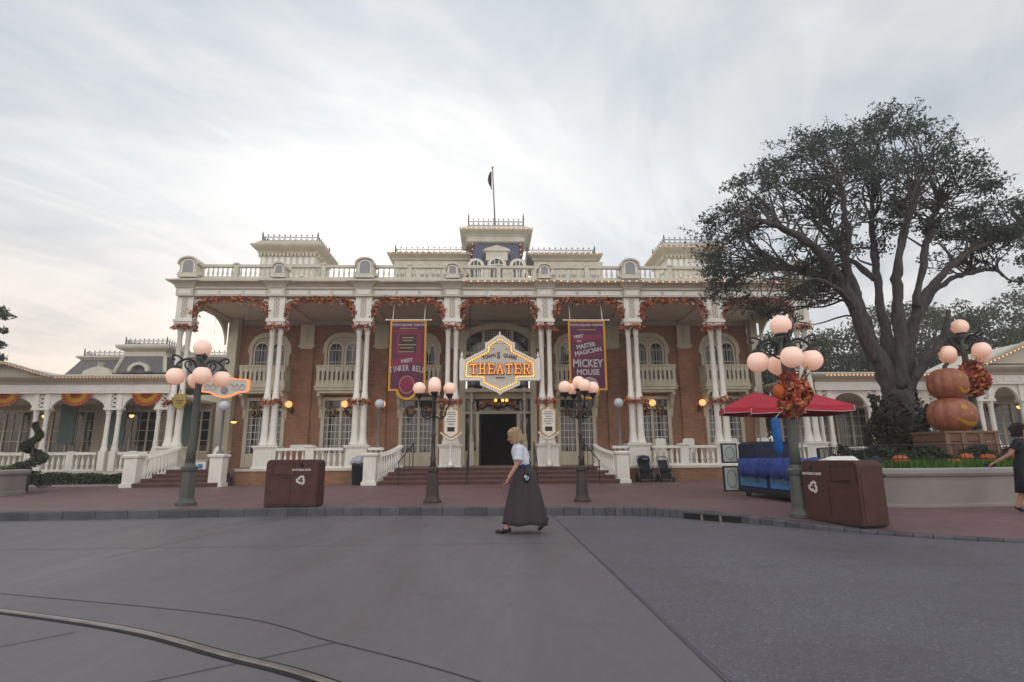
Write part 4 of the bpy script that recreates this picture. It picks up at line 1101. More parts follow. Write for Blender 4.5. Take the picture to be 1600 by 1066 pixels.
# half-round bunting fans hung under the arches
def fan(cx, cz, y, r, label):
    t = thing('bunting', label, 'bunting', (cx, y, cz), 0, 'orange bunting fans in the arcade arches')
    for nm, ra, rb, mt in (('outer_band', r, r * .72, 'orangecloth'), ('middle_band', r * .72, r * .42, 'yellowcloth'), ('inner_band', r * .42, .02, 'orangecloth')):
        m = MB(); n = 28; vs = []
        for i in range(n + 1):
            a = R(180 + 180 * i / n); d = .035 * (1 if i % 2 else -1)
            vs += [(cx + ra * math.cos(a), y + d, cz + ra * math.sin(a) * .88), (cx + rb * math.cos(a), y + d * .7, cz + rb * math.sin(a) * .88)]
        m.add(vs, [(2 * i, 2 * i + 1, 2 * i + 3, 2 * i + 2) for i in range(n)])
        o = m.build(nm, mt, t); sol = o.modifiers.new('thick', 'SOLIDIFY'); sol.thickness = .012
fan(-17.65, 3.98, 24.42, .62, 'orange and yellow half-round bunting fan in the arch nearer the spiral topiary')
fan(-14.72, 3.98, 24.42, .62, 'orange and yellow half-round bunting fan in the arch beside the corner columns')
fan(-20.6, 3.98, 24.42, .62, 'orange and yellow half-round bunting fan under the arcade gable')
# mansard-roofed building behind the left wing
MBD = thing('mansard_building', 'dark mansard-roofed building with iron cresting and a square tower behind the arcade', 'building', (-20.5, 35, .16))
MB().box(-25.3, 34, .16, -14.6, 41, 6.2).build('wall', 'stone', MBD)
m = MB(); m.loft([rect(-25.4, -14.5, 33.9, 41.1, 6.2), rect(-25.15, -14.75, 34.2, 40.8, 6.7), rect(-24.95, -14.95, 34.5, 40.5, 7.2)]); m.build('mansard_roof', 'darkroof', MBD)
m = MB(); m.sweep(-24.95, -14.95, 34.5, 40.5, [(0, 7.15), (.05, 7.2), (.22, 7.32), (.22, 7.4), (0, 7.45)]); m.build('cornice', 'stone', MBD)
m = MB(); m.prism([(-24.3, 6.15), (-22.5, 6.15), (-22.6, 6.4), (-23.1, 6.62), (-23.35, 6.66), (-23.4, 6.95), (-23.45, 6.66), (-23.7, 6.62), (-24.2, 6.4)], 33.75, 34.4); m.build('dormer_gable', 'stone', MBD)
cresting(-24.9, -15.0, 34.6, 40.4, 7.44, .34, MBD, .3, .5)
m = MB(); m.loft([rect(-22.05, -19.15, 33.2, 36.2, 6.2), rect(-21.8, -19.4, 33.5, 35.9, 7.25)]); m.build('tower_roof', 'darkroof', MBD)
for x0, x1 in ((-22.05, -21.8), (-19.15, -19.4)): m = MB(); m.bar((x0, 33.17, 6.2), (x1, 33.47, 7.25), .18, .12); m.build('tower_ridge', 'stone', MBD)
m = MB(); m.strip(arc(-20.6, 6.25, .62, .55, 180, 0, 12), arc(-20.6, 6.25, .42, .38, 180, 0, 12), 33.0, 33.5); m.build('round_dormer', 'stone', MBD)
m = MB(); m.sweep(-21.8, -19.4, 33.5, 35.9, [(0, 7.2), (.02, 7.26), (.0, 7.5), (.1, 7.55), (.32, 7.68), (.36, 7.78), (.36, 7.86), (.05, 7.95)]); m.build('tower_cornice', 'stone', MBD)
cresting(-21.8, -19.4, 33.5, 35.9, 7.94, .36, MBD, .28, .5)
# right wing with a gabled pavilion
RW = thing('arcade_wing', 'low white arcade wing with lit bulbs running behind the big oak', 'building', (19, 24.2, .16))
wing(RW, [14.75, 17.0, 19.6], 14.3, 20.0, 24.4, 4.75)
bulbs(RW, [(x, 23.82, 4.60) for x in np.linspace(14.7, 19.6, 30)], wire='polegrey')
GP = thing('gabled_pavilion', 'cream pavilion with a bulb-lit gable behind the stacked pumpkins', 'building', (22, 22.6, .16))
wing(GP, [20.3, 22.1, 24.3, 27, 30, 33, 36], 20.01, 37, 22.4, 4.75, rails=True)
m = MB(); m.prism([(20.2, 4.81), (24.6, 4.81), (22.4, 5.75)], 22.05, 26); m.build('gable', 'stone', GP)
m = MB(); m.bar((19.9, 21.9, 4.74), (22.4, 21.9, 5.80), .34, .10); m.bar((22.4, 21.9, 5.80), (24.9, 21.9, 4.74), .34, .10); m.build('gable_moulding', 'taupe', GP)
m = MB(); m.strip(arc(22.4, 5.15, .26, .26, 0, 360, 20), arc(22.4, 5.15, .17, .17, 0, 360, 20), 22.0, 22.06); m.build('gable_roundel', 'white', GP)
bulbs(GP, [(22.4 + s * 2.3 * t, 21.74, 5.72 - .97 * t) for s in (-1, 1) for t in np.linspace(.06, 1, 13)], wire='polegrey')
bulbs(GP, [(x, 21.86, 4.60) for x in np.linspace(25.2, 30, 22)], wire='polegrey')
for x in (20.0, 24.8, 22.4):
    m = MB(); m.lathe([(.13, 0), (.13, .15), (.06, .2), (.12, .38), (.12, .46), (.04, .55), (.07, .64), (.01, .8)], (x, 21.95, 4.75 if x != 22.4 else 5.8), 10); m.build('finial', 'stone', GP, smooth=True)

# ------------------------------------------------------------------ leaf garlands and wreaths on the porch
FALL = ['fr', 'fo', 'fb', 'fy', 'fp', 'fw']
def leaf_tube(path, n, rad, size, name, label, cat, group, mats=FALL, w=(.24, .26, .12, .06, .07, .25), stem=True, squash=1.0):
    path = [Vector(p) for p in path]
    o_ = tuple(path[len(path) // 2])
    t = thing(name, label, cat, o_, 0, group)
    P = np.array([tuple(p) for p in path]); seg = np.linalg.norm(np.diff(P, axis=0), axis=1); cs = np.concatenate([[0], np.cumsum(seg)])
    u = RNG.uniform(0, cs[-1], n); pts = np.stack([np.interp(u, cs, P[:, k]) for k in range(3)], 1)
    lump = .65 + .5 * np.sin(u * 5.1 + len(label)) ** 2
    pts += RNG.normal(size=(n, 3)) * rad * .5 * lump[:, None]
    m = MB(); m.leaves(pts, size, RNG.choice(len(mats), n, p=w)); m.build('leaves', mats, t)
    if stem: MB().tube(path, rad * .22, 5).build('stem', 'fb', t)
    return t
wh = ['first bay, by the round orange sign', 'bay between the second and third column pairs', 'bay above the left purple banner', 'central bay above the theatre sign', 'bay above the right purple banner', 'bay just right of the right purple banner', 'end bay beside the big oak']
for i, (a, b) in enumerate(BAYS):
    xa, xb = a + .36, b - .36; yy = 23.86
    path = [(xa + .02, yy, 7.2), (xa + .08, yy, 7.48), (xa + .22, yy, 7.74), (xa + .46, yy, 7.92), (xa + .8, yy, 8.01)] + [(xa + .8 + (xb - xa - 1.6) * t, yy, 8.01 - .05 * math.sin(math.pi * t)) for t in (.25, .5, .75)] + [(xb - .8, yy, 8.01), (xb - .46, yy, 7.92), (xb - .22, yy, 7.74), (xb - .08, yy, 7.48), (xb - .02, yy, 7.2)]
    leaf_tube(spline(path, 5), 820, .16, .08, 'leaf_garland', 'autumn leaf garland along the arch of the ' + wh[i], 'garland', 'leaf garlands along the porch arches')
nm = ['left corner columns', 'columns left of the balcony nearest the arcade', 'columns left of the left purple banner', 'columns left of the theatre sign', 'columns right of the theatre sign', 'columns right of the right purple banner', 'columns behind the red umbrella', 'corner columns behind the right lamp']
def ring(x, y, z, rx, ry): return [(x + rx * math.cos(t), y + ry * math.sin(t), z) for t in np.linspace(0, 2 * math.pi, 21)]
for i, x in enumerate(PX):
    leaf_tube(ring(x, YF, 6.78, .42, .33), 300, .13, .075, 'capital_wreath', 'red leaf wreath under the capital of the ' + nm[i], 'wreath', 'leaf wreaths under the capitals')
    leaf_tube(ring(x, YF, 3.52, .40, .28), 300, .13, .075, 'shaft_wreath', 'red leaf wreath round the middle of the ' + nm[i], 'wreath', 'leaf wreaths round the column shafts')
wn = ['window behind the round orange sign', 'window between the second and third column pairs', 'window below the left purple banner', '', 'window below the right purple banner', 'window right of the white globe lamp', 'window behind the red umbrella']
for i, x in enumerate(WX):
    if x is None: continue
    for s in (-1, 1):
        leaf_tube([(x + s * .42 + .20 * math.cos(t), YW - .2, 3.45 + .20 * math.sin(t)) for t in np.linspace(0, 2 * math.pi, 17)], 120, .08, .055, 'window_wreath', ('yellow wreath on the left half of the ' if s < 0 else 'yellow wreath on the right half of the ') + wn[i], 'wreath', 'leaf wreaths on the ground-floor windows', ['fy', 'fo', 'hedgea', 'fb', 'fr'], (.4, .2, .2, .12, .08))
t = leaf_tube(spline([(CX - .95, YW - .75, 3.62), (CX - .5, YW - .8, 3.82), (CX, YW - .82, 3.72), (CX + .5, YW - .8, 3.82), (CX + .95, YW - .75, 3.62)], 6), 420, .13, .06, 'lit_garland', 'gold leaf garland with small lit globes over the theatre door', 'garland', None, ['fy', 'fo', 'gold', 'fb', 'fr'], (.4, .15, .25, .15, .05))
for dx in (-.12, .22, .42):
    MB().sphere((CX + dx, YW - .95, 3.90), .075, 12, 8).build('bulb', 'goldbulb', t, smooth=True)

# ------------------------------------------------------------------ signs, banners, boards
SG = thing('theater_sign', 'large cream marquee sign with glowing orange THEATER letters and a border of bulbs', 'sign', (.355, 23.75, 5.0))
sx0, sxc, sx1 = -1.33, .355, 2.04
half = [(0, 6.28), (.09, 6.28), (.52, 5.98), (.57, 5.98), (.57, 5.70), (1.50, 5.22), (1.55, 4.48), (.78, 4.46), (.78, 4.24), (.30, 4.03), (.06, 3.92), (0, 3.86)]
full = [(sxc + x, z) for x, z in half] + [(sxc - x, z) for x, z in half[-2:0:-1]]
def inset(poly, d):
    c = Vector((sxc, 5.05)); out = []
    n = len(poly)
    for i in range(n):
        p0, p, p1 = Vector(poly[i - 1]), Vector(poly[i]), Vector(poly[(i + 1) % n])
        e0, e1 = (p - p0).normalized(), (p1 - p).normalized()
        n0, n1 = Vector((e0.y, -e0.x)), Vector((e1.y, -e1.x))
        b = n0 + n1
        b = b.normalized() / max(.5, math.sqrt(max(.05, (1 + n0.dot(n1)) / 2))) if b.length > 1e-4 else n0
        out.append(tuple(p + b * d))
    return out
m = MB(); m.prism(inset(full, .02), 23.72, 23.86); m.build('face', 'signface', SG)
m = MB(); m.strip(inset(full, -.07), inset(full, .03), 23.66, 23.88, closed=True); m.box(sxc - 1.70, 23.65, 4.38, sxc - .74, 23.9, 4.45); m.box(sxc + .74, 23.65, 4.38, sxc + 1.70, 23.9, 4.45)
for s in (-1, 1):
    m.box(sxc + s * 1.64 - .09, 23.68, 4.45, sxc + s * 1.64 + .09, 23.86, 5.30); m.lathe([(.08, 0), (.08, .05), (.03, .09), (.06, .16), (.05, .22), (.01, .34)], (sxc + s * 1.64, 23.77, 5.30), 8)
m.lathe([(.06, 0), (.09, .06), (.04, .14), (.05, .2), (.01, .3)], (sxc, 23.76, 6.24), 8); m.lathe([(.01, 0), (.07, .1), (.10, .16)], (sxc, 23.76, 3.74), 8)
for s in (-1, 1): m.tube(arc_pts := [(sxc + s * (.15 + .05 * math.cos(t)), 23.68, 6.08 + .05 * math.sin(t)) for t in np.linspace(0, 2 * math.pi, 10)], .035, 6)
m.build('moulding', 'white', SG)
m = MB(); m.strip(inset(full, .05), inset(full, .13), 23.712, 23.718, closed=True); m.build('lit_channel', 'gold', SG)
# bulbs round the border
bd = [Vector((x, 23.70, z)) for x, z in inset(full, .09)]; bd.append(bd[0])
cum = [0]
for i in range(len(bd) - 1): cum.append(cum[-1] + (bd[i + 1] - bd[i]).length)
sb_me = MB().sphere((0, 0, 0), .031, 8, 6).mesh('bulb', 'goldbulb', smooth=True)
NBB = 88
for k in range(NBB):
    u = cum[-1] * k / NBB; i = max(j for j in range(len(cum)) if cum[j] <= u)
    p = bd[i].lerp(bd[i + 1], (u - cum[i]) / max(1e-6, cum[i + 1] - cum[i]))
    b = bpy.data.objects.new('bulb', sb_me); COL.objects.link(b); b.parent = SG; b.location = p - Vector((.355, 23.75, 5.0))
# slab-serif capitals
GL = {'T': [((0, 1), (1, 1), .24), ((.5, 0), (.5, 1), .26), ((.25, 0), (.75, 0), .16), ((.06, .76), (.06, 1), .13), ((.94, .76), (.94, 1), .13)],
      'H': [((.2, 0), (.2, 1), .24), ((.8, 0), (.8, 1), .24), ((.2, .5), (.8, .5), .18), ((0, 0), (.4, 0), .13), ((0, 1), (.4, 1), .13), ((.6, 0), (1, 0), .13), ((.6, 1), (1, 1), .13)],
      'E': [((.22, 0), (.22, 1), .26), ((.02, 1), (.92, 1), .17), ((.02, 0), (.95, 0), .17), ((.22, .5), (.7, .5), .16), ((.9, .74), (.9, 1), .13), ((.93, 0), (.93, .28), .13), ((.7, .4), (.7, .6), .1)],
      'A': [((.12, 0), (.5, 1), .22), ((.88, 0), (.5, 1), .24), ((.27, .32), (.73, .32), .14), ((-.03, 0), (.3, 0), .13), ((.68, 0), (1.03, 0), .13)],
      'R': [((.2, 0), (.2, 1), .24), ((.02, 1), (.66, 1), .17), ((.2, .48), (.66, .48), .15), ((.66, 1), (.86, .86), .2), ((.86, .88), (.86, .62), .2), ((.86, .64), (.66, .48), .2), ((.55, .46), (.88, 0), .22), ((0, 0), (.42, 0), .13), ((.78, 0), (1.06, 0), .13)]}
def slab(mb, word, x0, z0, w, h, gap, y, th, grow=0.0, dots=None):
    x = x0
    for li, ch in enumerate(word):
        for k, (a, b, t) in enumerate(GL[ch]):
            a_, b_ = Vector((x + a[0] * w, y + .0006 * k, z0 + a[1] * h)), Vector((x + b[0] * w, y + .0006 * k, z0 + b[1] * h))
            if abs(a[1] - b[1]) < 1e-6:                        # horizontals lie inside the cap height
                sh = -t * h * .25 if a[1] > .9 else (t * h * .25 if a[1] < .1 else 0); a_.z += sh; b_.z += sh; wd = t * h * .5
            else: wd = t * w * .8
            d = (b_ - a_).normalized()
            mb.bar(a_ - d * grow, b_ + d * grow, th, wd + 2 * grow) if abs(d.x) < .5 else mb.bar(a_ - d * grow, b_ + d * grow, th, wd + 2 * grow)
            if dots is not None:
                n = max(1, int((b_ - a_).length / .065))
                for q in range(n + 1): dots.append(a_.lerp(b_, q / max(n, 1)))
        x += w + gap
def flatbar(mb, a, b, wd, y0, y1, mi=0):
    d = (b - a).normalized(); n = Vector((-d.z, 0, d.x)) * wd / 2
    P = [a + n, b + n, b - n, a - n]
    mb.add([(p.x, y0, p.z) for p in P] + [(p.x, y1, p.z) for p in P], [(0, 1, 2, 3), (7, 6, 5, 4), (0, 4, 5, 1), (1, 5, 6, 2), (2, 6, 7, 3), (3, 7, 4, 0)], mi)
def slab_word(word, x0, z0, w, h, gap, yb, grow, dots=None):
    mb = MB(); x = x0; k = 0
    for ch in word:
        for a, b, t in GL[ch]:
            k += 1
            a_, b_ = Vector((x + a[0] * w, 0, z0 + a[1] * h)), Vector((x + b[0] * w, 0, z0 + b[1] * h))
            if abs(a[1] - b[1]) < 1e-6:
                wd = t * h * .62
                sh = -wd / 2 if a[1] > .9 else (wd / 2 if a[1] < .1 else 0); a_.z += sh; b_.z += sh
            else: wd = t * w * .85
            d = (b_ - a_).normalized()
            flatbar(mb, a_ - d * grow, b_ + d * grow, wd + 2 * grow, yb - .0004 * (k % 9), yb + .03)
            if dots is not None:
                n = max(1, int((b_ - a_).length / .07))
                for q in range(n + 1): dots.append(a_.lerp(b_, (q + .0) / n))
        x += w + gap
    return mb
lw, lg = .295, .082
lx = sxc - (7 * lw + 6 * lg) / 2
slab_word('THEATER', lx, 4.67, lw, .44, lg, 23.668, .028).build('letter_outline', 'brownink', SG)  # dark brown outline behind the orange letters
dots = []
slab_word('THEATER', lx, 4.67, lw, .44, lg, 23.635, .0, dots).build('lettering', 'letter', SG)
m = MB(); seen = []
for p in dots:
    if all((p - q).length > .05 for q in seen): seen.append(p); m.sphere((p.x, 23.625, p.z), .013, 6, 4)
m.build('letter_bulb', 'goldbulb', SG)
m = MB()
put_text(m, 'TOWN', .215, (sxc - .46, 23.705, 5.36), 0, .008, R(13), None, .86); put_text(m, 'S', .38, (sxc - .06, 23.704, 5.35), 0, .010, 0, None, .85); put_text(m, 'QUARE', .215, (sxc + .42, 23.705, 5.36), 0, .008, R(-13), None, .80)
for k in range(1): m.bar((sxc - .18, 23.71, 4.505), (sxc + .2, 23.71, 4.505), .01, .05)
m.build('small_lettering', 'brownink', SG)
m = MB()
for s in (-1, 1):
    m.tube([(sxc + s * (.22 + .33 * t), 23.708, 5.72 + .1 * math.sin(4 * t) - .12 * t) for t in np.linspace(0, 1, 10)], .012, 5); m.tube([(sxc + s * (.5 + .55 * t), 23.708, 5.12 + .03 * math.sin(6 * t)) for t in np.linspace(0, 1, 10)], .01, 5)
m.build('scrollwork', 'tanprint', SG)
m = MB()
for s in (-1, 1): m.tube([(sxc + s * 1.3, 23.8, 5.35), (sxc + s * 1.3, 24.0, 7.98)], .018, 6)
m.build('hanger', 'iron', SG)

def banner(xl, xr, label, right):
    y = 23.95; xc = (xl + xr) / 2; zt, zb, zl = 7.10, 3.98, 3.60
    t = thing('banner', label, 'banner', (xc, y, zt), 0, 'purple banners hanging in the porch bays')
    def outl(d):
        hw = (xr - xl) / 2 - d
        return [(xc - hw, zt - d), (xc + hw, zt - d), (xc + hw, zb + d), (xc + hw - .34, zb + d)] + [(xc + (hw - .36) * math.cos(a), zb + d - (zb - zl) * math.sin(a) * (1 if d == 0 else .97)) for a in np.linspace(0.15, math.pi - .15, 12)] + [(xc - hw + .34, zb + d), (xc - hw, zb + d)]
    fl_ = MB(); n = 20
    oo, ii = outl(0), outl(.085)
    m = MB(); m.strip(oo, ii, y - .014, y + .014, closed=True); m.build('border', 'goldcloth', t)
    m = MB(); m.prism(ii, y - .010, y + .010); m.build('cloth', 'purple', t)
    m = MB(); m.tube([(xl - .16, y, zt + .0), (xr + .16, y, zt + .0)], .028, 8); m.sphere((xl - .18, y, zt), .05, 8, 6); m.sphere((xr + .18, y, zt), .05, 8, 6); m.build('rod', 'white', t)
    m = MB()
    for x in (xl + .1, xr - .1): m.tube([(x, y, zt), (x, y + .3, 8.1)], .018, 6)
    m.build('hanger', 'white', t)
    y2 = y - .018
    def line(*a, **k):
        mm = MB(); put_text(mm, *a, **k); mm.build('lettering', 'lavender', t)
    line('TOWN SQUARE THEATER', .135, (xc, y2, zt - .27), 0, .004, 0, None, .93)
    G_ = MB(); C_ = MB(); K_ = MB()
    C_.box(xl + .14, y - .0135, 6.55, xr - .14, y - .0101, 6.63) if not right else None
    if not right:
        C_.box(xl + .30, y - .0136, 5.52, xr - .22, y - .0101, 6.50)
        C_.prism([(xl + .12, 5.02), (xr - .12, 5.24), (xr - .12, 5.56), (xl + .12, 5.34)], y - .0139, y - .0101)
        K_.box(xl + .42, y - .0142, 5.62, xr - .42, y - .0137, 6.44)
        for k, (w_, z) in enumerate(((.26, 6.30), (.22, 6.18), (.42, 5.99), (.34, 5.85), (.40, 5.68))): G_.box(xc - w_, y - .0150, z - .022, xc + w_ - .03 * k, y - .0143, z + .022)
        G_.box(xl + .42, y - .0145, 6.70, xr - .42, y - .0102, 6.735)
        line('MEET', .21, (xc - .02, y2, 5.22), 0, .007, R(7))
        line('TINKER BELL', .34, (xc, y2, 4.86), 0, .007, 0, 2.6, .66, .60)
        # plain oval medallion where the painted figure is
        G2 = MB(); G2.prism(arc(xc - .0, 4.25, .30, .36, 0, 352, 24), y - .0136, y - .0102); G2.build('medallion', 'crimson', t)
        G2 = MB(); G2.strip(arc(xc, 4.25, .33, .39, 0, 360, 24), arc(xc, 4.25, .29, .35, 0, 360, 24), y - .0148, y - .0102); G2.build('medallion_rim', 'tanprint', t)
    else:
        C_.prism([(xl + .16, 6.35), (xr - .16, 6.47), (xr - .16, 6.25), (xl + .16, 6.08)], y - .0139, y - .0101); C_.prism([(xl + .16, 5.45), (xr - .2, 5.62), (xr - .2, 5.56), (xl + .16, 5.38)], y - .0138, y - .0101)
        G_.box(xl + .42, y - .0145, 6.64, xr - .42, y - .0102, 6.675)
        line('MEET', .18, (xl + .46, y2, 6.30), 0, .007, R(7)); line('the', .15, (xl + .48, y2, 6.10), 0, .003, R(9))
        line('MASTER', .26, (xc - .04, y2, 5.86), 0, .008, R(11), None, .9); line('MAGICIAN', .27, (xc + .05, y2, 5.60), 0, .008, R(11), None, .92)
        line('MICKEY', .48, (xc, y2, 5.00), 0, .010, 0, None, .78); line('MOUSE', .34, (xc, y2, 4.66), 0, .008, 0, None, .90)
        G2 = MB(); G2.prism(arc(xc + .05, 4.22, .34, .30, 0, 352, 24), y - .0136, y - .0102); G2.build('medallion', 'greyprint', t)
        G2 = MB(); G2.strip(arc(xc + .05, 4.22, .37, .33, 0, 360, 24), arc(xc + .05, 4.22, .33, .29, 0, 360, 24), y - .0148, y - .0102); G2.build('medallion_rim', 'lavender', t)
    C_.build('printed_band', 'crimson', t); G_.build('small_print', 'tanprint', t)
    if K_.v: K_.build('printed_panel', 'darkink', t)
banner(-4.42, -2.84, 'purple gold-edged banner with pink panels, left of the lit theatre sign', False)
banner(3.36, 5.00, 'purple gold-edged banner with big pale lettering, right of the lit theatre sign', True)

def notice(cx, label):
    t = thing('notice_board', label, 'sign', (cx, 23.15, .80), 0, 'scrolled notice boards on posts')
    y = 23.15
    hw, z0, z1 = .33, 2.13, 3.10
    def o_(d): return [(cx - hw + d, z0 + d), (cx - hw * .4, z0 - .10 + d), (cx, z0 - .19 + d), (cx + hw * .4, z0 - .10 + d), (cx + hw - d, z0 + d), (cx + hw - d, z1 - d), (cx + hw * .55, z1 + .09 - d), (cx + hw * .3, z1 + .06 - d), (cx, z1 + .20 - d), (cx - hw * .3, z1 + .06 - d), (cx - hw * .55, z1 + .09 - d), (cx - hw + d, z1 - d)]
    m = MB(); m.prism(o_(.03), y - .03, y + .03); m.build('board', 'white', t)
    m = MB(); m.strip(o_(0), o_(.055), y - .05, y + .05, closed=True); m.build('rim', 'gold', t)
    m = MB(); m.tube([(cx - hw - .10, y, z0 + .06), (cx - hw * .5, y, z0 - .16), (cx, y, z0 - .24), (cx + hw * .5, y, z0 - .16), (cx + hw + .10, y, z0 + .06)], [.03, .05, .07, .05, .03], 8); m.build('bracket', 'white', t, smooth=True)
    m = MB(); m.lathe([(.14, 0), (.14, .12), (.08, .2), (.05, .3), (.042, .95), (.06, 1.0), (.042, 1.05), (.04, 1.2)], (cx, y, .80), 10); m.build('post', 'white', t, smooth=True)
    m = MB(); m.box(cx - .15, y - .036, 2.22, cx + .15, y - .031, 2.40); m.build('dark_panel', 'darkink', t)
    m = MB()
    for k, (w_, z) in enumerate(((.16, 3.0), (.2, 2.92), (.13, 2.82), (.18, 2.72), (.2, 2.62), (.12, 2.52))): m.box(cx - w_, y - .035, z - .018, cx + w_, y - .0305, z + .018)
    m.build('small_print', 'greyprint', t)
notice(-1.66, 'white scrolled notice board on a post left of the theatre door'); notice(2.33, 'white scrolled notice board on a post right of the theatre door')

# left porch sign with orange neon edge
OS = thing('restaurant_sign', 'small cream sign with glowing orange edge hanging in the left porch bay', 'sign', (-11.22, 23.9, 4.15))
c = -11.22
oh = [(0, 4.66), (.42, 4.52), (.9, 4.50), (1.0, 4.42), (1.0, 4.02), (.92, 3.95), (.62, 3.92), (.30, 3.76), (0, 3.70)]
fo_ = [(c + x, z) for x, z in oh] + [(c - x, z) for x, z in oh[-2:0:-1]]
sc2 = lambda k: [(c + (x - c) * (1 - k / 1.0), 4.17 + (z - 4.17) * (1 - k / .45)) for x, z in fo_]
m = MB(); m.prism(sc2(.05), 23.87, 23.95); m.build('face', 'signface', OS)
m = MB(); m.strip(fo_, sc2(.07), 23.85, 23.97, closed=True); m.build('neon_edge', 'neon', OS)
m = MB(); m.sphere((c, 23.865, 4.02), .16, 14, 8, 0, (1, .15, 1)); m.build('medallion', 'greyprint', OS)
m = MB()
for s in (-1, 1):
    m.tube([(c + s * (.22 + .6 * t), 23.862, 4.22 + .07 * math.sin(17 * t)) for t in np.linspace(0, 1, 26)], .016, 5)
    m.tube([(c + s * (.3 + .5 * t), 23.862, 4.06 + .03 * math.sin(13 * t)) for t in np.linspace(0, 1, 20)], .010, 5)
m.build('script', 'greyprint', OS)
m = MB()
for s in (-1, 1): m.tube([(c + s * .7, 23.91, 4.5), (c + s * .7, 23.95, 8.1)], .004, 5)
m.build('hanger', 'iron', OS)
YS = thing('shield_sign', 'small yellow shield sign hanging beside the left corner columns', 'sign', (-12.75, 23.4, 3.6))
m = MB(); m.prism([(-12.98, 3.82), (-12.52, 3.82), (-12.50, 3.45), (-12.62, 3.26), (-12.75, 3.18), (-12.88, 3.26), (-13.0, 3.45)], 23.36, 23.42); m.build('board', 'yellowsign', YS)
MB().box(-12.9, 23.345, 3.52, -12.6, 23.359, 3.58).build('small_print', 'brownink', YS); MB().box(-12.86, 23.345, 3.42, -12.64, 23.359, 3.46).build('small_print', 'brownink', YS)
m = MB(); m.tube([(-13.1, 23.8, 4.0), (-12.75, 23.39, 4.0), (-12.75, 23.39, 3.82)], .015, 6); m.build('bracket', 'iron', YS)

# ------------------------------------------------------------------ street lamps
def globe(parent, c, r, mt='pinkgl', cap=None, up=True, name='globe'):
    MB().sphere(c, r, 20, 14).build(name, mt, parent, smooth=True)
def scroll_lamp():
    t = thing('street_lamp', 'tall green-grey lamp with four hanging globes and one on top, left of the brown bin', 'street lamp', (0, 0, 0), 0, 'tall scroll-arm street lamps', local=True)
    m = MB(); m.lathe([(.21, 0), (.21, .06), (.17, .10), (.145, .16), (.128, .70), (.155, .74), (.165, .80), (.115, .84), (.10, .9)], (0, 0, 0), 8); m.build('base', 'lampgreen', t)
    m = MB(); m.lathe([(.098, .88), (.085, 1.2), (.066, 2.75), (.09, 2.8), (.07, 2.86), (.10, 2.95), (.06, 3.02), (.05, 3.12), (.10, 3.17), (.12, 3.2), (.08, 3.24)], (0, 0, 0), 14); m.build('shaft', 'lampgreen', t, smooth=True)
    for k in range(4):
        a = R(90 * k); ca, sa = math.cos(a), math.sin(a); pt = lambda r, z: (r * ca, r * sa, z)
        m = MB(); m.tube(spline([pt(.05, 2.92), pt(.12, 3.08), pt(.24, 3.16), pt(.36, 3.12), pt(.44, 3.05), pt(.46, 2.97)], 5), .026, 7)
        m.tube(spline([pt(.07, 2.80), pt(.2, 2.88), pt(.3, 3.0), pt(.28, 3.1), pt(.20, 3.08), pt(.20, 3.0)], 5), .018, 6)
        m.tube(spline([pt(.34, 3.12), pt(.44, 3.20), pt(.54, 3.22), pt(.56, 3.14), pt(.50, 3.12)], 5), .02, 6)
        m.lathe([(.05, .05), (.085, .02), (.10, -.02), (.085, -.04)], pt(.46, 2.95), 12)
        A = m.build('arm', 'iron', t); globe(A, pt(.46, 2.755), .193)
    m = MB(); m.lathe([(.06, 3.20), (.13, 3.235), (.12, 3.27)], (0, 0, 0), 12); m.build('collar', 'iron', t)
    globe(t, (0, 0, 3.43), .19)
    return t
sl = scroll_lamp(); sl.location = (-6.94, 13.45, .16); sl.rotation_euler = (0, 0, R(33)); sl.scale = (1.06,) * 3
dup(sl, (5.36, 9.93, pave_z(5.36, 9.93)), R(-13), 'tall green-grey lamp with an autumn leaf wreath, beside the brown bin and blue cart', scale=.995)
dup(sl, (12.42, 14.05, .84), R(4), 'tall lamp rising behind the two stacked jack-o-lanterns', scale=1.06)
def cluster_lamp(label):
    t = thing('street_lamp', label, 'street lamp', (0, 0, 0), 0, 'short brown cluster lamps before the theatre', local=True)
    m = MB(); m.lathe([(.21, 0), (.21, .05), (.165, .10), (.15, .16), (.115, .68), (.14, .72), (.14, .78), (.09, .82)], (0, 0, 0), 8); m.build('base', 'lampbrown', t)
    m = MB(); m.lathe([(.075, .8), (.06, .95), (.075, 1.0), (.05, 1.06), (.046, 1.5), (.07, 1.54), (.046, 1.58), (.042, 2.02), (.07, 2.06), (.05, 2.12), (.05, 2.45), (.075, 2.5), (.06, 2.58)], (0, 0, 0), 12); m.build('shaft', 'lampbrown', t, smooth=True)
    for k in range(4):
        a = R(90 * k + 6); ca, sa = math.cos(a), math.sin(a); pt = lambda r, z: (r * ca, r * sa, z)
        m = MB(); m.tube(spline([pt(.04, 1.98), pt(.16, 1.92), pt(.26, 2.0), pt(.28, 2.12), pt(.34, 2.24), pt(.36, 2.42)], 5), .02, 7)
        m.tube(spline([pt(.05, 2.30), pt(.14, 2.34), pt(.24, 2.28), pt(.25, 2.18), pt(.17, 2.15), pt(.15, 2.22)], 5), .015, 6)
        m.tube([pt(.20 + .065 * math.cos(q), 2.03 + .065 * math.sin(q)) for q in np.linspace(0, 5.2, 12)], .013, 5)
        m.lathe([(.03, -.1), (.07, -.04), (.10, 0), (.09, .02)], pt(.36, 2.50), 12)
        A = m.build('arm', 'iron', t); globe(A, pt(.36, 2.645), .15)
    m = MB(); m.lathe([(.05, 2.52), (.09, 2.58), (.10, 2.61)], (0, 0, 0), 12); m.build('collar', 'iron', t)
    globe(t, (0, 0, 2.77), .15)
    return t
cl = cluster_lamp('short brown lamp with five lit globes, left of the walking woman'); cl.location = (-1.37, 13.43, .16)
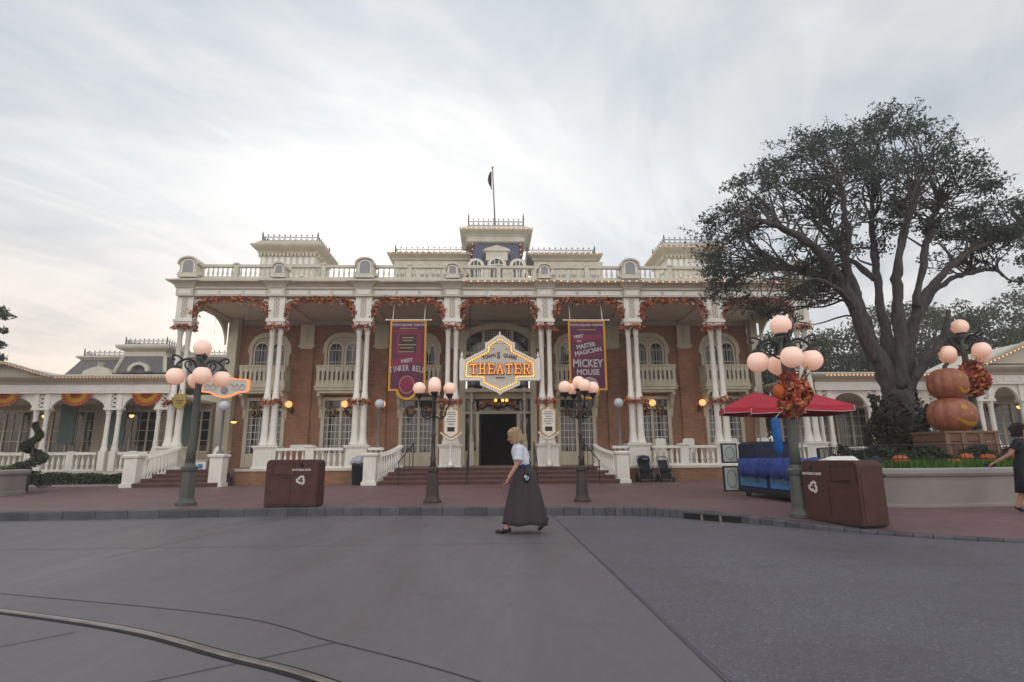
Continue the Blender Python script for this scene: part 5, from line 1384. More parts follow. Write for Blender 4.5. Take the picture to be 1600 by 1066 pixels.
dup(cl, (2.09, 13.33, .16), R(7), 'short brown lamp with five lit globes, right of the walking woman')
# single white globes on grey posts along the terrace
def globe_post(label):
    t = thing('globe_lamp', label, 'lamp', (0, 0, 0), 0, 'white globe lamps on grey posts', local=True)
    MB().lathe([(.13, 0), (.13, .04), (.07, .10), (.05, .16), (.045, 1.55), (.07, 1.58), (.06, 1.64)], (0, 0, 0), 10).build('post', 'polegrey', t, smooth=True)
    MB().sphere((0, 0, 1.80), .20, 16, 12).build('globe', 'whitegl', t, smooth=True)
    return t
g0 = globe_post('white globe lamp on a grey post left of the theatre steps'); g0.location = (-4.70, 23.72, 1.615)
dup(g0, (5.40, 23.72, 1.615), 0, 'white globe lamp on a grey post right of the theatre steps')
dup(g0, (-10.55, 22.55, 1.395), 0, 'white globe lamp on the newel of the left porch stair', scale=1.03)
# orange lit wall globes inside the porch
def wall_globe(label):
    t = thing('wall_lamp', label, 'wall lamp', (0, 0, 0), 0, 'orange lit globes on the porch wall', local=True)
    m = MB(); m.tube(spline([(0, .55, -.25), (0, .3, -.32), (0, .1, -.28), (0, 0, -.16)], 5), .022, 6); m.box(-.06, .55, -.4, .06, .58, -.1); m.build('bracket', 'iron', t)
    MB().sphere((0, 0, 0), .165, 16, 12).build('globe', 'orgl', t, smooth=True)
    return t
wg = None
for x, lb in ((-9.85, 'orange lit globe right of the second column pair'), (-7.15, 'orange lit globe left of the third column pair'), (-5.35, 'orange lit globe beside the white globe lamp left of the steps'), (7.98, 'orange lit globe left of the balcony window behind the strollers'), (10.5, 'orange lit globe nearest the red umbrellas'), (-15.0, 'orange lit globe in the arcade by the yellow shield sign')):
    yy = 27.6
    if wg is None: wg = wall_globe(lb); wg.location = (x, yy, 3.78)
    else: dup(wg, (x, yy, 3.78), 0, lb)
PL = thing('pendant_lamp', 'small brass hanging lamp glowing inside the left porch bay', 'lamp', (-11.9, 26.5, 2.9))
m = MB(); m.lathe([(.03, .12), (.12, .06), (.20, 0)], (-11.9, 26.5, 2.9), 12); m.tube([(-11.9, 26.5, 3.0), (-11.9, 26.5, 8.0)], .012, 5); m.build('shade', 'iron', PL)
MB().sphere((-11.9, 26.5, 2.88), .13, 12, 8, 0, (1, 1, .6)).build('bulb', 'goldbulb', PL, smooth=True)
for x, y, lb in ((-20.2, 26.2, 'small lit lamp inside the arcade behind the topiary'), (-16.35, 26.2, 'small lit lamp inside the arcade between the bunting fans'), (22.9, 23.6, 'small yellow lit lamp hanging in the gabled pavilion')):
    t = thing('pendant_lamp', lb, 'lamp', (x, y, 3.2))
    m = MB(); m.lathe([(.03, .12), (.1, .06), (.16, 0)], (x, y, 3.2), 12); m.tube([(x, y, 3.3), (x, y, 3.85)], .012, 5); m.build('shade', 'iron', t)
    MB().sphere((x, y, 3.17), .10, 12, 8).build('bulb', 'goldbulb', t, smooth=True)
# autumn wreaths tied on two lamps
def lamp_wreath(x, y, z, sc, label):
    t = thing('lamp_wreath', label, 'wreath', (x, y, z), 0, 'autumn wreaths tied to the lamps')
    m = MB(); n = 900; d = RNG.normal(size=(n, 3)); d /= np.linalg.norm(d, axis=1)[:, None]
    p = d * (RNG.uniform(.5, 1, n) ** .5)[:, None] * np.array([.27, .24, .39]) * sc + np.array([x, y - .03, z])
    p[:, 0] += .05 * np.sin(p[:, 2] * 9)
    m.leaves(p, .075, RNG.choice(6, n, p=(.40, .26, .06, .05, .11, .12))); m.build('leaves', FALL, t)
    for dx, dz, r in ((-.24, .06, .12), (.25, .03, .125)):
        g = MB(); rings = []
        for k in range(9):
            ph = math.pi * k / 8
            rings.append([(x + dx * sc + r * math.sin(ph) * math.cos(a) * (1 - .07 * abs(math.sin(4 * a))), y - .03 + r * math.sin(ph) * math.sin(a) * (1 - .07 * abs(math.sin(4 * a))), z + dz - r * 1.15 * math.cos(ph)) for a in np.linspace(0, 2 * math.pi, 17)[:-1]])
        g.loft(rings); g.build('gourd', 'gourd', t, smooth=True)
    m = MB()
    for k in range(7): a = RNG.uniform(-.2, .2); m.tube([(x + a, y - .15, z + .25), (x + a * 1.8, y - .2, z + .5 + .1 * math.sin(k))], .008, 4)
    m.build('twig', 'fb', t)
lamp_wreath(5.36, 9.80, 2.22, 1.0, 'red and orange leaf wreath with little pumpkins on the lamp by the brown bin')
lamp_wreath(12.36, 13.85, 3.06, 1.2, 'dark red leaf wreath on the lamp behind the stacked jack-o-lanterns')

# ------------------------------------------------------------------ recycling bins
def bin_thing(label, cx=.20):
    t = thing('recycling_bin', label, 'bin', (0, 0, 0), 0, 'brown recycling bins at the kerb', local=True)
    w, h, d = .56, 1.0, .50
    def rr(w_, h_, r, z0=.03): return [(-w_, z0), (w_, z0)] + arc(w_ - r, h_ - r, r, r, 0, 90, 8) + arc(-w_ + r, h_ - r, r, r, 90, 180, 8)
    m = MB(); m.prism(rr(w, h, .10), 0, d); m.build('body', 'maroon', t)
    m = MB(); m.prism(rr(w - .025, h - .03, .085, .07), -.012, -.001); F_ = m.build('front_panel', 'maroon', t)
    m = MB(); m.box(-.02, -.0165, .10, -.008, -.0125, .68); m.box(-.5, -.0162, .675, .5, -.0126, .685); m.build('seam', 'maroon2', F_)
    m = MB(); m.prism(arc(cx, .875, .045, .045, 0, 345, 18), -.020, -.0125); m.build('slot', 'dark', F_)
    m = MB(); put_text(m, 'BOTTLES & CANS', .055, (cx, -.017, .765), 0, .002, 0, None, .92); m.build('lettering', 'whiteink', F_)
    m = MB()
    for k in range(3):
        a0 = R(90 + 120 * k)
        rot = lambda x, z: (cx + x * math.cos(a0) - z * math.sin(a0), .565 + x * math.sin(a0) + z * math.cos(a0))
        P = [rot(.075, -.078), rot(.105, -.02), rot(.075, .035), rot(.035, .03), rot(.06, -.012), rot(.04, -.055)]
        m.prism(P, -.019, -.0125)
        P = [rot(.082, .045), rot(.02, .072), rot(.012, .012)]
        m.prism(P, -.0195, -.0126)
    m.build('recycling_symbol', 'whiteink', F_)
    m = MB(); m.box(cx - .39, -.018, .60, cx - .23, -.0125, .635); m.build('dark_lettering', 'darkink', F_)
    m = MB(); m.box(-w + .02, .0, 0, w - .02, d - .02, .03); m.build('plinth', 'black', t)
    fx = -cx * .9
    m = MB(); m.strip([(fx - .24, .66), (fx - .24, .93), (fx + .24, .93), (fx + .24, .66)], [(fx - .228, .672), (fx - .228, .918), (fx + .228, .918), (fx + .228, .672)], -.021, -.0124, closed=True); m.box(fx - .10, -.030, .69, fx + .10, -.0125, .705); m.build('flap', 'maroon2', t)
    m = MB(); m.box(w, .05, .07, w + .008, d - .05, .80); m.build('side_door', 'maroon', t)
    return t
bn = bin_thing('brown recycling bin on the kerb in front of the left terrace'); bn.location = (-4.32, 12.62, .16)
b2 = bin_thing('brown recycling bin on the kerb beside the lamp with the leaf wreath', -.33); b2.location = (5.50, 9.22, pave_z(5.5, 9.1) + .004); b2.rotation_euler = (0, 0, R(-76))
# wire basket with a clear liner, strollers
t = thing('trash_basket', 'black slatted trash basket with a clear plastic liner by the left plinth', 'trash basket', (-5.2, 22.9, .16))
m = MB()
for k in range(22):
    a = 2 * math.pi * k / 22; m.bar((-5.2 + .27 * math.cos(a), 22.9 + .27 * math.sin(a), .2), (-5.2 + .31 * math.cos(a), 22.9 + .31 * math.sin(a), .98), .045, .02)
m.lathe([(.29, .16), (.29, .24), (.26, .24)], (-5.2, 22.9, 0), 18); m.lathe([(.33, .95), (.33, 1.0), (.30, 1.0)], (-5.2, 22.9, 0), 18); m.build('basket', 'black', t)
m = MB(); rg = []
for z, r in ((.9, .27), (1.0, .34), (1.06, .36), (1.16, .30), (1.26, .17)): rg.append([(-5.2 + r * math.cos(a) * (1 + .12 * math.sin(5 * a + z * 9)), 22.9 + r * math.sin(a) * (1 + .12 * math.cos(4 * a)), z + .03 * math.sin(3 * a)) for a in np.linspace(0, 2 * math.pi, 19)[:-1]])
m.loft(rg); m.build('liner', 'bag', t, smooth=True)
def stroller(x, y, w, h, label, hood):
    t = thing('stroller', label, 'stroller', (x, y, .16), 0, 'strollers parked at the terrace')
    z = .16
    for s in (-1, 1):
        for yy, r in ((-.28, .10), (.25, .14)):
            m = MB(); rgs = [Vector((x + s * w, y + yy + r * math.cos(a), z + r + r * math.sin(a))) for a in np.linspace(0, 2 * math.pi, 15)[:-1]]; m.tube(rgs, .025, 6, closed=True); m.bar((x + s * w, y + yy - r, z + r), (x + s * w, y + yy + r, z + r), .02); m.bar((x + s * w, y + yy, z + .01), (x + s * w, y + yy, z + 2 * r), .02); m.build('wheel', 'black', t)
    m = MB()
    for s in (-1, 1):
        m.tube([(x + s * w, y - .28, z + .1), (x + s * w * .9, y + .05, z + .55), (x + s * w * .85, y + .32, z + h)], .02, 6); m.tube([(x + s * w, y + .25, z + .14), (x + s * w * .9, y - .05, z + .5), (x + s * w * .9, y - .2, z + .62)], .018, 6)
    m.tube([(x - w * .85, y + .32, z + h), (x, y + .36, z + h + .02), (x + w * .85, y + .32, z + h)], .025, 6); m.bar((x - w, y - .28, z + .1), (x + w, y - .28, z + .1), .025); m.build('frame', 'polegrey', t)
    m = MB(); m.loft([[(x - w * .8, y - .25, z + .42), (x + w * .8, y - .25, z + .42), (x + w * .8, y + .15, z + .36), (x - w * .8, y + .15, z + .36)], [(x - w * .8, y - .26, z + .52), (x + w * .8, y - .26, z + .52), (x + w * .8, y + .16, z + .46), (x - w * .8, y + .16, z + .46)]])
    m.loft([[(x - w * .8, y + .08, z + .42), (x + w * .8, y + .08, z + .42), (x + w * .8, y + .16, z + .42), (x - w * .8, y + .16, z + .42)], [(x - w * .75, y + .24, z + h - .12), (x + w * .75, y + .24, z + h - .12), (x + w * .75, y + .31, z + h - .12), (x - w * .75, y + .31, z + h - .12)]])
    m.build('seat', 'black', t)
    m = MB(); m.box(x - w * .8, y - .22, z + .16, x + w * .8, y + .2, z + .34); m.build('basket', 'black', t)
    if hood:
        m = MB(); rg = []
        for a in np.linspace(0, 1.9, 8): rg.append([(x + w * .85 * math.cos(b), y + .26 - .36 * math.sin(a) * math.sin(b), z + h - .22 + .25 * math.sin(b) * math.cos(a * .6) + .02) for b in np.linspace(0, math.pi, 9)])
        m.loft(rg, 0, False); o = m.build('hood', 'navy', t, smooth=True); o.modifiers.new('t', 'SOLIDIFY').thickness = .02
stroller(6.22, 23.05, .30, 1.02, 'wide black stroller with a folded hood parked by the right newel', True)
stroller(7.02, 23.1, .25, .98, 'narrow black stroller with pale legs parked right of the wider one', False)
# white covered tables and chairs on the terrace
def white_chair(x, y, label, rz):
    t = thing('terrace_chair', label, 'chair', (x, y, ZF), rz, 'white chairs on the right terrace', local=True)
    m = MB(); m.box(-.22, -.22, .43, .22, .22, .47); m.build('seat', 'whitesheet', t)
    m = MB(); m.prism([(-.23, .5), (.23, .5), (.25, 1.10), (.1, 1.16), (0, 1.13), (-.1, 1.16), (-.25, 1.10)], .2, .235); m.build('backrest', 'whitesheet', t)
    for sx in (-.19, .19):
        for sy in (-.19, .19): MB().box(sx - .02, sy - .02, 0, sx + .02, sy + .02, .43).build('leg', 'whitesheet', t)
for x, y, rz, lb in ((7.35, 24.9, 10, 'white chair on the terrace nearest the strollers'), (8.75, 25.1, -10, 'white chair on the terrace between the low table and the window'), (10.6, 25.0, 15, 'white chair on the terrace left of the columns behind the umbrella'), (12.05, 25.0, -8, 'white chair on the terrace right of the columns behind the umbrella')):
    white_chair(x, y, lb, R(rz + 180))
t = thing('terrace_table', 'low white cloth-covered table on the terrace between white chairs', 'table', (9.7, 25.0, ZF))
m = MB(); m.box(9.35, 24.7, 1.50, 10.05, 25.3, 1.56); m.build('table_top', 'whitesheet', t)
for a in (-.28, .28): MB().box(9.7 + a - .03, 24.97, ZF, 9.7 + a + .03, 25.03, 1.5).build('leg', 'whitesheet', t)
t = thing('terrace_table', 'white-topped table on the left terrace behind the balusters', 'table', (-8.2, 25.2, ZF))
m = MB(); m.box(-8.7, 24.9, 1.62, -7.8, 25.5, 1.78); m.build('table_top', 'whitesheet', t)
for a in (-.28, .28): MB().box(-8.2 + a - .03, 25.17, ZF, -8.2 + a + .03, 25.23, 1.62).build('leg', 'whitesheet', t)

# iron stair handrails
def handrail(x, label, lean=0.0):
    t = thing('handrail', label, 'handrail', (x, 22.2, .16), 0, 'black iron handrails on the theatre steps')
    m = MB(); m.tube(spline([(x, 22.05, .16), (x, 22.05, .98), (x, 22.15, 1.06), (x + lean, 23.55, 1.70), (x + lean, 23.75, 1.72), (x + lean, 23.75, .80)], 6), .02, 6); m.build('rail', 'iron', t)
    for yy, za, zb in ((22.7, .48, 1.32), (23.25, .64, 1.56)): MB().tube([(x + lean * (yy - 22.1) / 1.5, yy, za), (x + lean * (yy - 22.1) / 1.5, yy, zb)], .014, 5).build('post', 'iron', t)
handrail(-3.55, 'black iron handrail at the left side of the theatre steps', .3); handrail(4.15, 'black iron handrail at the right side of the theatre steps', -.3)
handrail(-.95, 'black iron handrail left of the centre of the theatre steps'); handrail(1.75, 'black iron handrail right of the centre of the theatre steps')
# rope and small notice across the left stair
t = thing('rope_barrier', 'pale rope with a small white notice closing off the left stair', 'barrier', (-11.9, 23.9, 1.0))
m = MB(); m.tube(spline([(-13.2, 23.85, 1.5), (-12.5, 23.9, 1.22), (-11.9, 23.92, 1.14), (-11.3, 23.9, 1.24), (-10.7, 23.85, 1.52)], 6), .022, 6); m.build('rope', 'pipe', t)
m = MB(); m.box(-12.1, 23.86, .72, -11.68, 23.88, 1.10); m.build('notice', 'whitesheet', t); 
m = MB(); m.box(-12.0, 23.855, .82, -11.8, 23.859, 1.0); m.build('print', 'cartblue', t)

# ------------------------------------------------------------------ cart and umbrellas
CT = thing('vendor_cart', 'blue vendor cart half covered by a dark blue tarp under red umbrellas', 'cart', (6.9, 13.6, .16))
cx0, cx1, cy0, cy1 = 6.52, 7.62, 12.25, 14.95
m = MB(); m.box(cx0, cy0, .34, cx1, cy1, .98); m.build('body', 'navy', CT)
for a, b in ((12.35, 13.25), (13.45, 14.85)):
    m = MB(); m.box(cx0 - .02, a, .42, cx0 - .001, b, .92); P = m.build('side_panel', 'cartblue', CT)
    m = MB(); m.box(cx0 - .026, a + .10, .52, cx0 - .0205, b - .10, .86); m.build('picture', 'cartpic', P)
m = MB(); m.box(cx0 + .02, cy0 - .02, .42, cx1 - .02, cy0 - .001, .92); m.build('side_panel', 'cartblue', CT)
m = MB(); m.box(cx0 - .04, cy0 - .04, .26, cx1 + .04, cy1 + .04, .34); m.build('chassis', 'black', CT)
for x in (cx0 + .1, cx1 - .1):
    for y in (cy0 + .25, cy1 - .25):
        m = MB(); m.tube([(x, y + .10 * math.cos(a), .265 + .10 * math.sin(a)) for a in np.linspace(0, 2 * math.pi, 15)[:-1]], .03, 6, closed=True); m.build('wheel', 'black', CT)
# tarp: draped, with a crumpled hem
m = MB(); rg = []
per = [(cx0 - .05, y) for y in np.linspace(14.75, cy0 - .05, 34)] + [(x, cy0 - .05) for x in np.linspace(cx0 + .05, cx1 + .05, 14)]
top = [(x + .06 * (1 if x < cx0 else 0), y + .06 * (1 if y < cy0 else 0)) for x, y in per]
vs = []
for j, (zz, out) in enumerate(((1.10, -.10), (1.07, .0), (.95, .025), (.82, .04), (.70, .03))):
    for i, (x, y) in enumerate(per):
        w_ = .018 * math.sin(i * 1.9 + j) + .014 * math.sin(i * .83 + 2 * j)
        ox = -(out + w_) if x <= cx0 else 0; oy = -(out + w_) if y <= cy0 else 0
        vs.append((x + ox, y + oy, zz + .018 * math.sin(i * 1.3 + 2 * j) - (.05 * math.sin(i * .45) ** 2 if j == 4 else 0)))
n = len(per)
m.add(vs, [(j * n + i, j * n + i + 1, (j + 1) * n + i + 1, (j + 1) * n + i) for j in range(4) for i in range(n - 1)])
m.add([(cx0 - .02, cy0 - .02, 1.09), (cx1 + .04, cy0 - .02, 1.09), (cx1 + .04, 14.75, 1.09), (cx0 - .02, 14.75, 1.09)], [(0, 1, 2, 3)])
o = m.build('tarp', 'blue', CT, smooth=True); o.modifiers.new('t', 'SOLIDIFY').thickness = .012
m = MB(); m.loft([[(6.62, 14.1, 1.08), (7.5, 14.1, 1.08), (7.5, 15.1, 1.08), (6.62, 15.1, 1.08)], [(6.62, 14.12, 1.46), (7.5, 14.12, 1.46), (7.5, 15.1, 1.46), (6.62, 15.1, 1.46)], [(6.70, 14.22, 1.52), (7.42, 14.22, 1.52), (7.42, 15.0, 1.52), (6.70, 15.0, 1.52)]]); m.build('covered_box', 'navy', CT)
for z0, z1 in ((.24, .90), (.98, 1.50)):
    m = MB(); m.box(6.18, 15.14, z0, 6.60, 15.20, z1); P = m.build('end_board', 'navy', CT)
    m = MB(); m.box(6.215, 15.128, z0 + .04, 6.565, 15.139, z1 - .04); m.build('face', 'cartcream', P)
    m = MB(); m.strip(arc(6.39, (z0 + z1) / 2, .13, (z1 - z0) / 2 - .09, 0, 360, 20), arc(6.39, (z0 + z1) / 2, .115, (z1 - z0) / 2 - .11, 0, 360, 20), 15.124, 15.1275); m.build('ornament', 'cartpic', P)
def umbrella(x, y, zt, zb, r, label, sides=6, rz=0):
    t = thing('umbrella', label, 'umbrella', (x, y, .16), 0, 'red umbrellas over the cart')
    MB().tube([(x, y, .18), (x, y, zt + .02)], .026, 8).build('pole', 'pipe', t, smooth=True)
    m = MB(); n = sides * 4; vs = []
    def prof_(i, k):                                          # k 0 at the top .. 5 at the eave
        a = 2 * math.pi * i / n + rz; q = (i % 4) / 4; sag = math.sin(math.pi * q)
        f = k / 5; side = math.cos(math.pi / sides) / math.cos(((i / 4) % 1 - .5) * 2 * math.pi / sides)
        rr = r * f * side
        return (x + rr * math.cos(a), y + rr * math.sin(a), zt - (zt - zb) * (f ** 1.12) - .035 * sag * f)
    for k in range(6): vs += [prof_(i, k) for i in range(n)]
    fs = [(k * n + i, k * n + (i + 1) % n, (k + 1) * n + (i + 1) % n, (k + 1) * n + i) for k in range(5) for i in range(n)]
    m.add(vs, fs); C_ = m.build('canopy', 'redcloth', t); C_.modifiers.new('t', 'SOLIDIFY').thickness = .008
    m = MB(); vs = []
    for i in range(n):
        p = Vector(prof_(i, 5)); q = (i % 4)
        vs += [p, p + Vector(((p.x - x) * .01, (p.y - y) * .01, -.13 - .012 * math.sin(i * 1.7)))]
    for i in range(n):
        j = (i + 1) % n
        m.add([vs[2 * i], vs[2 * i + 1], vs[2 * j + 1], vs[2 * j]], [(0, 1, 2, 3)])
    V_ = m.build('valance', 'redcloth', t); V_.modifiers.new('t', 'SOLIDIFY').thickness = .008
    m = MB(); m.tube([vs[2 * i + 1] for i in range(n)], .008, 4, closed=True)
    for i in range(0, n, 4): m.bar(vs[2 * i] + Vector(((vs[2 * i].x - x) * .006, (vs[2 * i].y - y) * .006, 0)), vs[2 * i + 1] + Vector(((vs[2 * i].x - x) * .006, (vs[2 * i].y - y) * .006, 0)), .016)
    m.build('piping', 'pipe', t)
    m = MB()
    for i in range(0, n, 4): m.tube([Vector(prof_(i, 0)) - Vector((0, 0, .03)), Vector(prof_(i, 5)) - Vector((0, 0, .02))], .012, 5)
    m.build('ribs', 'iron', t)
    m = MB(); m.lathe([(.03, 0), (.045, .04), (.02, .08), (.03, .11), (.005, .15)], (x, y, zt), 8); m.build('finial', 'pipe', t)
umbrella(7.68, 16.0, 2.98, 2.50, 1.12, 'smaller red umbrella farther from the kerb, left of the leaf-wreathed lamp', 6, R(15))
umbrella(8.10, 14.6, 2.86, 2.38, 1.34, 'larger red umbrella behind the leaf-wreathed lamp', 6, R(8))
t = thing('rolled_cover', 'bright blue rolled cloth cover hanging under the red umbrellas', 'cover', (6.75, 13.2, 1.7))
m = MB(); rg = []
for z, r in ((1.16, .02), (1.20, .05), (1.35, .10), (1.7, .10), (1.95, .10), (2.03, .07), (2.06, .02)): rg.append([(6.75 + r * math.cos(a) * (1 + .12 * math.sin(3 * a)) + (2.0 - z) * .03, 13.2 + r * math.sin(a), z) for a in np.linspace(0, 2 * math.pi, 13)[:-1]])
m.loft(rg); m.build('cloth', 'brightblue', t, smooth=True)
m = MB(); m.tube([(6.75, 13.2, 2.05), (7.4, 13.7, 2.45)], .008, 4); m.build('cord', 'pipe', t)
# second covered counter behind the right bin
CT2 = thing('covered_counter', 'counter covered with a white sheet behind the right brown bin', 'counter', (7.0, 11.0, .16))
m = MB(); m.box(6.45, 10.75, .16, 7.1, 11.35, .98); m.build('body', 'navy', CT2)
m = MB(); vs = []
for j in range(9):
    for i in range(13):
        u, v = i / 12, j / 8; e = min(u, 1 - u, v, 1 - v)
        vs.append((6.38 + .80 * u, 10.68 + .74 * v, .99 + .16 * min(1, e * 6) * (.7 + .3 * math.sin(7 * u + 5 * v)) - (.12 if e == 0 else 0)))
m.add(vs, [(j * 13 + i, j * 13 + i + 1, (j + 1) * 13 + i + 1, (j + 1) * 13 + i) for j in range(8) for i in range(12)]); o = m.build('sheet', 'whitesheet', CT2, smooth=True); o.modifiers.new('t', 'SOLIDIFY').thickness = .01
t = thing('folded_stroller', 'dark folded stroller lying behind the right brown bin', 'stroller', (7.1, 10.1, .16))
m = MB()
for k in range(4): m.tube(spline([(6.66 + .09 * k, 10.1, .2), (6.68 + .09 * k, 10.15, .7), (6.7 + .09 * k, 10.2, 1.06 + .05 * math.sin(k * 2))], 5), .03, 6)
m.tube([(6.66, 10.0, .75), (7.05, 10.1, .8)], .03, 6); m.build('frame', 'black', t)
m = MB(); m.sphere((6.86, 10.2, .98), .16, 14, 10, 0, (1.4, .7, .8)); m.sphere((7.0, 10.2, 1.06), .09, 12, 8); m.build('cloth', 'navy', t, smooth=True)
for yy in (0, 1):
    m = MB(); m.tube([(6.72 + .30 * yy, 10.2 + .07 * math.cos(a), .235 + .07 * math.sin(a)) for a in np.linspace(0, 2 * math.pi, 13)[:-1]], .03, 6, closed=True); m.build('wheel', 'black', t)
t = thing('blue_board', 'narrow light blue board standing against the side of the right brown bin', 'board', (6.05, 9.05, .13))
m = MB(); m.bar((6.10, 9.0, .13), (6.06, 9.06, 1.0), .05, .34); m.build('panel', 'lightblue', t)

# ------------------------------------------------------------------ planters, grass, fence, pumpkins
def offset_in(poly, d):
    c = Vector((sum(p.x for p in poly) / len(poly), sum(p.y for p in poly) / len(poly), 0)); out = []
    for i, p in enumerate(poly):
        t = (poly[(i + 1) % len(poly)] - poly[i - 1]).normalized(); nrm = Vector((-t.y, t.x, 0))
        if nrm.dot(c - p) < 0: nrm = -nrm
        out.append(p + nrm * d)
    return out
RPL = [(7.55, 11.55), (7.95, 11.12), (9.0, 11.02), (11, 11.36), (13.5, 12.1), (16.2, 13.4), (17.3, 15.5), (15.5, 17.6), (12, 18.2), (9.6, 17.2), (8.4, 14.8), (7.8, 12.8)]
def closed_spline(P, k=8):
    P = [Vector((*p, 0)) for p in P]; n = len(P); out = []
    for i in range(n):
        p0, p1, p2, p3 = P[i - 1], P[i], P[(i + 1) % n], P[(i + 2) % n]
        for j in range(k):
            t = j / k; out.append(.5 * ((2 * p1) + (p2 - p0) * t + (2 * p0 - 5 * p1 + 4 * p2 - p3) * t * t + (3 * p1 - p0 - 3 * p2 + p3) * t ** 3))
    return out
def planter(poly, z0, z1, label, name='planter'):
    c = sum((p for p in poly), Vector()) / len(poly)
    t = thing(name, label, 'planter', (c.x, c.y, z0))
    lv = lambda d, z: [(p.x, p.y, z) for p in offset_in(poly, d)]
    m = MB(); m.loft([lv(.0, z0), lv(.0, z0 + .10), lv(.03, z0 + .12), lv(.03, z1 - .17)], 0, False); m.build('wall', 'concretewall', t)
    m = MB(); m.loft([lv(.03, z1 - .17), lv(-.02, z1 - .15), lv(-.05, z1 - .10), lv(-.05, z1 - .03), lv(-.02, z1), lv(.30, z1), lv(.30, z1 - .08)], 0, False); m.build('rim', 'concretecap', t)
    m = MB(); m.add(lv(.29, z1 - .06), [tuple(range(len(poly)))]); m.build('soil', 'soil', t)
    return t
rp = closed_spline(RPL); planter(rp, .10, .90, 'large curved grey concrete planter under the oak')
def inside(poly, x, y):
    c = False; n = len(poly)
    for i in range(n):
        a, b = poly[i], poly[i - 1]
        if (a[1] > y) != (b[1] > y) and x < (b[0] - a[0]) * (y - a[1]) / (b[1] - a[1]) + a[0]: c = not c
    return c
def grass_patch(poly, z, n, h, label, mats=('grassa', 'grassb'), w=.012):
    xs = [p[0] for p in poly]; ys = [p[1] for p in poly]; m = MB(); k = 0
    vs, fs, mi = [], [], []
    while k < n:
        x, y = RNG.uniform(min(xs), max(xs)), RNG.uniform(min(ys), max(ys))
        if not inside(poly, x, y): continue
        a = RNG.uniform(0, 6.28); hh = h * RNG.uniform(.5, 1.1); b = RNG.uniform(0, 6.28); l = hh * .5
        o = len(vs); vs += [(x - w * math.cos(a), y - w * math.sin(a), z), (x + w * math.cos(a), y + w * math.sin(a), z), (x + l * math.cos(b), y + l * math.sin(b), z + hh)]
        fs.append((o, o + 1, o + 2)); mi.append(int(RNG.integers(0, 2))); k += 1
    m.v, m.f, m.mi = vs, fs, mi
    o = m.build('grass', list(mats)); return tag(o, label, 'grass', kind='stuff')
gp = [(p.x, p.y) for p in offset_in(rp, .34)]
front = [p for p in gp if p[1] < 14]
front.sort(key=lambda p: p[0]); strip_ = front + [(p[0] + .2, min(p[1] + 1.7, 14.6)) for p in front[::-1]]
grass_patch(strip_, .84, 24000, .24, 'bright green grass in the planter under the oak')
# low wire fence round the planter
ft = thing('wire_fence', 'low thin black wire fence round the oak planter', 'fence', (10.9, 11.8, .84))
fpts = offset_in(rp, .42); m = MB(); m2 = MB()
for z in (1.08, 1.36): m.tube([Vector((p.x, p.y, z)) for p in fpts], .010, 4, closed=True)
for i, p in enumerate(fpts):
    q = fpts[(i + 1) % len(fpts)]; L_ = (q - p).length; n = max(1, int(L_ / .09))
    for k in range(n):
        r_ = p.lerp(q, k / n); m2.bar((r_.x, r_.y, .84), (r_.x, r_.y, 1.36), .009)
m.build('rails', 'iron', ft); m2.build('pickets', 'iron', ft)
def pumpkin_pt(c, rx, rz, th, ph, k=1.0, ribs=11):
    r = (1 - .055 * (1 - abs(math.cos(ribs * th / 2))) ** 2 * 1.0 - .03 * abs(math.sin(ribs * th / 2)) ** 6) * k
    dip = .08 * max(0, math.sin(ph)) ** 14
    return (c[0] + rx * r * math.cos(ph) * math.cos(th), c[1] + rx * r * math.cos(ph) * math.sin(th), c[2] + rz * (math.copysign(abs(math.sin(ph)) ** .85, ph) * k - dip))
def pumpkin_mesh(c, rx, rz, seg=66, rings=20):
    m = MB(); rg = []
    for j in range(rings + 1):
        ph = -math.pi / 2 + .02 + (math.pi - .04) * j / rings
        rg.append([pumpkin_pt(c, rx, rz, 2 * math.pi * i / seg, ph) for i in range(seg)])
    return m.loft(rg)
def jack(c, rx, rz, face, label, mouth=True):
    t = thing('jack_o_lantern', label, 'pumpkin', (c[0], c[1], c[2] - rz), 0, 'stacked giant jack-o-lanterns')
    pumpkin_mesh(c, rx, rz).build('body', 'pumpkin', t, smooth=True)
    def patch(pts, name):                                       # pts: (theta offset, phi) outline, fan filled
        m = MB(); P = [pumpkin_pt(c, rx, rz, face + a, p, 1.012) for a, p in pts]; cen = pumpkin_pt(c, rx, rz, face + sum(a for a, _ in pts) / len(pts), sum(p for _, p in pts) / len(pts), 1.016)
        n = len(P); m.add(P + [cen], [(i, (i + 1) % n, n) for i in range(n)]); m.build(name, 'pumpglow', t)
    for s in (-1, 1): patch([(s * .34 + .13 * math.cos(a), .30 + .15 * math.sin(a)) for a in np.linspace(0, 2 * math.pi, 15)[:-1]], 'eye')
    patch([(-.07, -.03), (.07, -.03), (0, .10)], 'nose')
    if mouth:
        m = MB(); n = 16; vs = []
        for i in range(n + 1):
            a = -.66 + 1.32 * i / n; lo = -.62 + .42 * (abs(a) / .66) ** 2.2; hi = -.36 + .20 * (abs(a) / .66) ** 2
            if 5 <= i <= 6 or 10 <= i <= 11: hi -= .08
            vs += [pumpkin_pt(c, rx, rz, face + a, min(lo, hi), 1.014), pumpkin_pt(c, rx, rz, face + a, (lo + hi) / 2, 1.018), pumpkin_pt(c, rx, rz, face + a, max(hi, lo), 1.014)]
        m.add(vs, [(3 * i + q, 3 * i + 3 + q, 3 * i + 4 + q, 3 * i + 1 + q) for i in range(n) for q in (0, 1)]); m.build('mouth', 'pumpglow', t)
    return t
jack((10.92, 13.0, 2.08), .50, .43, R(-80), 'lower and larger orange jack-o-lantern with a wide lit grin, on the crate')
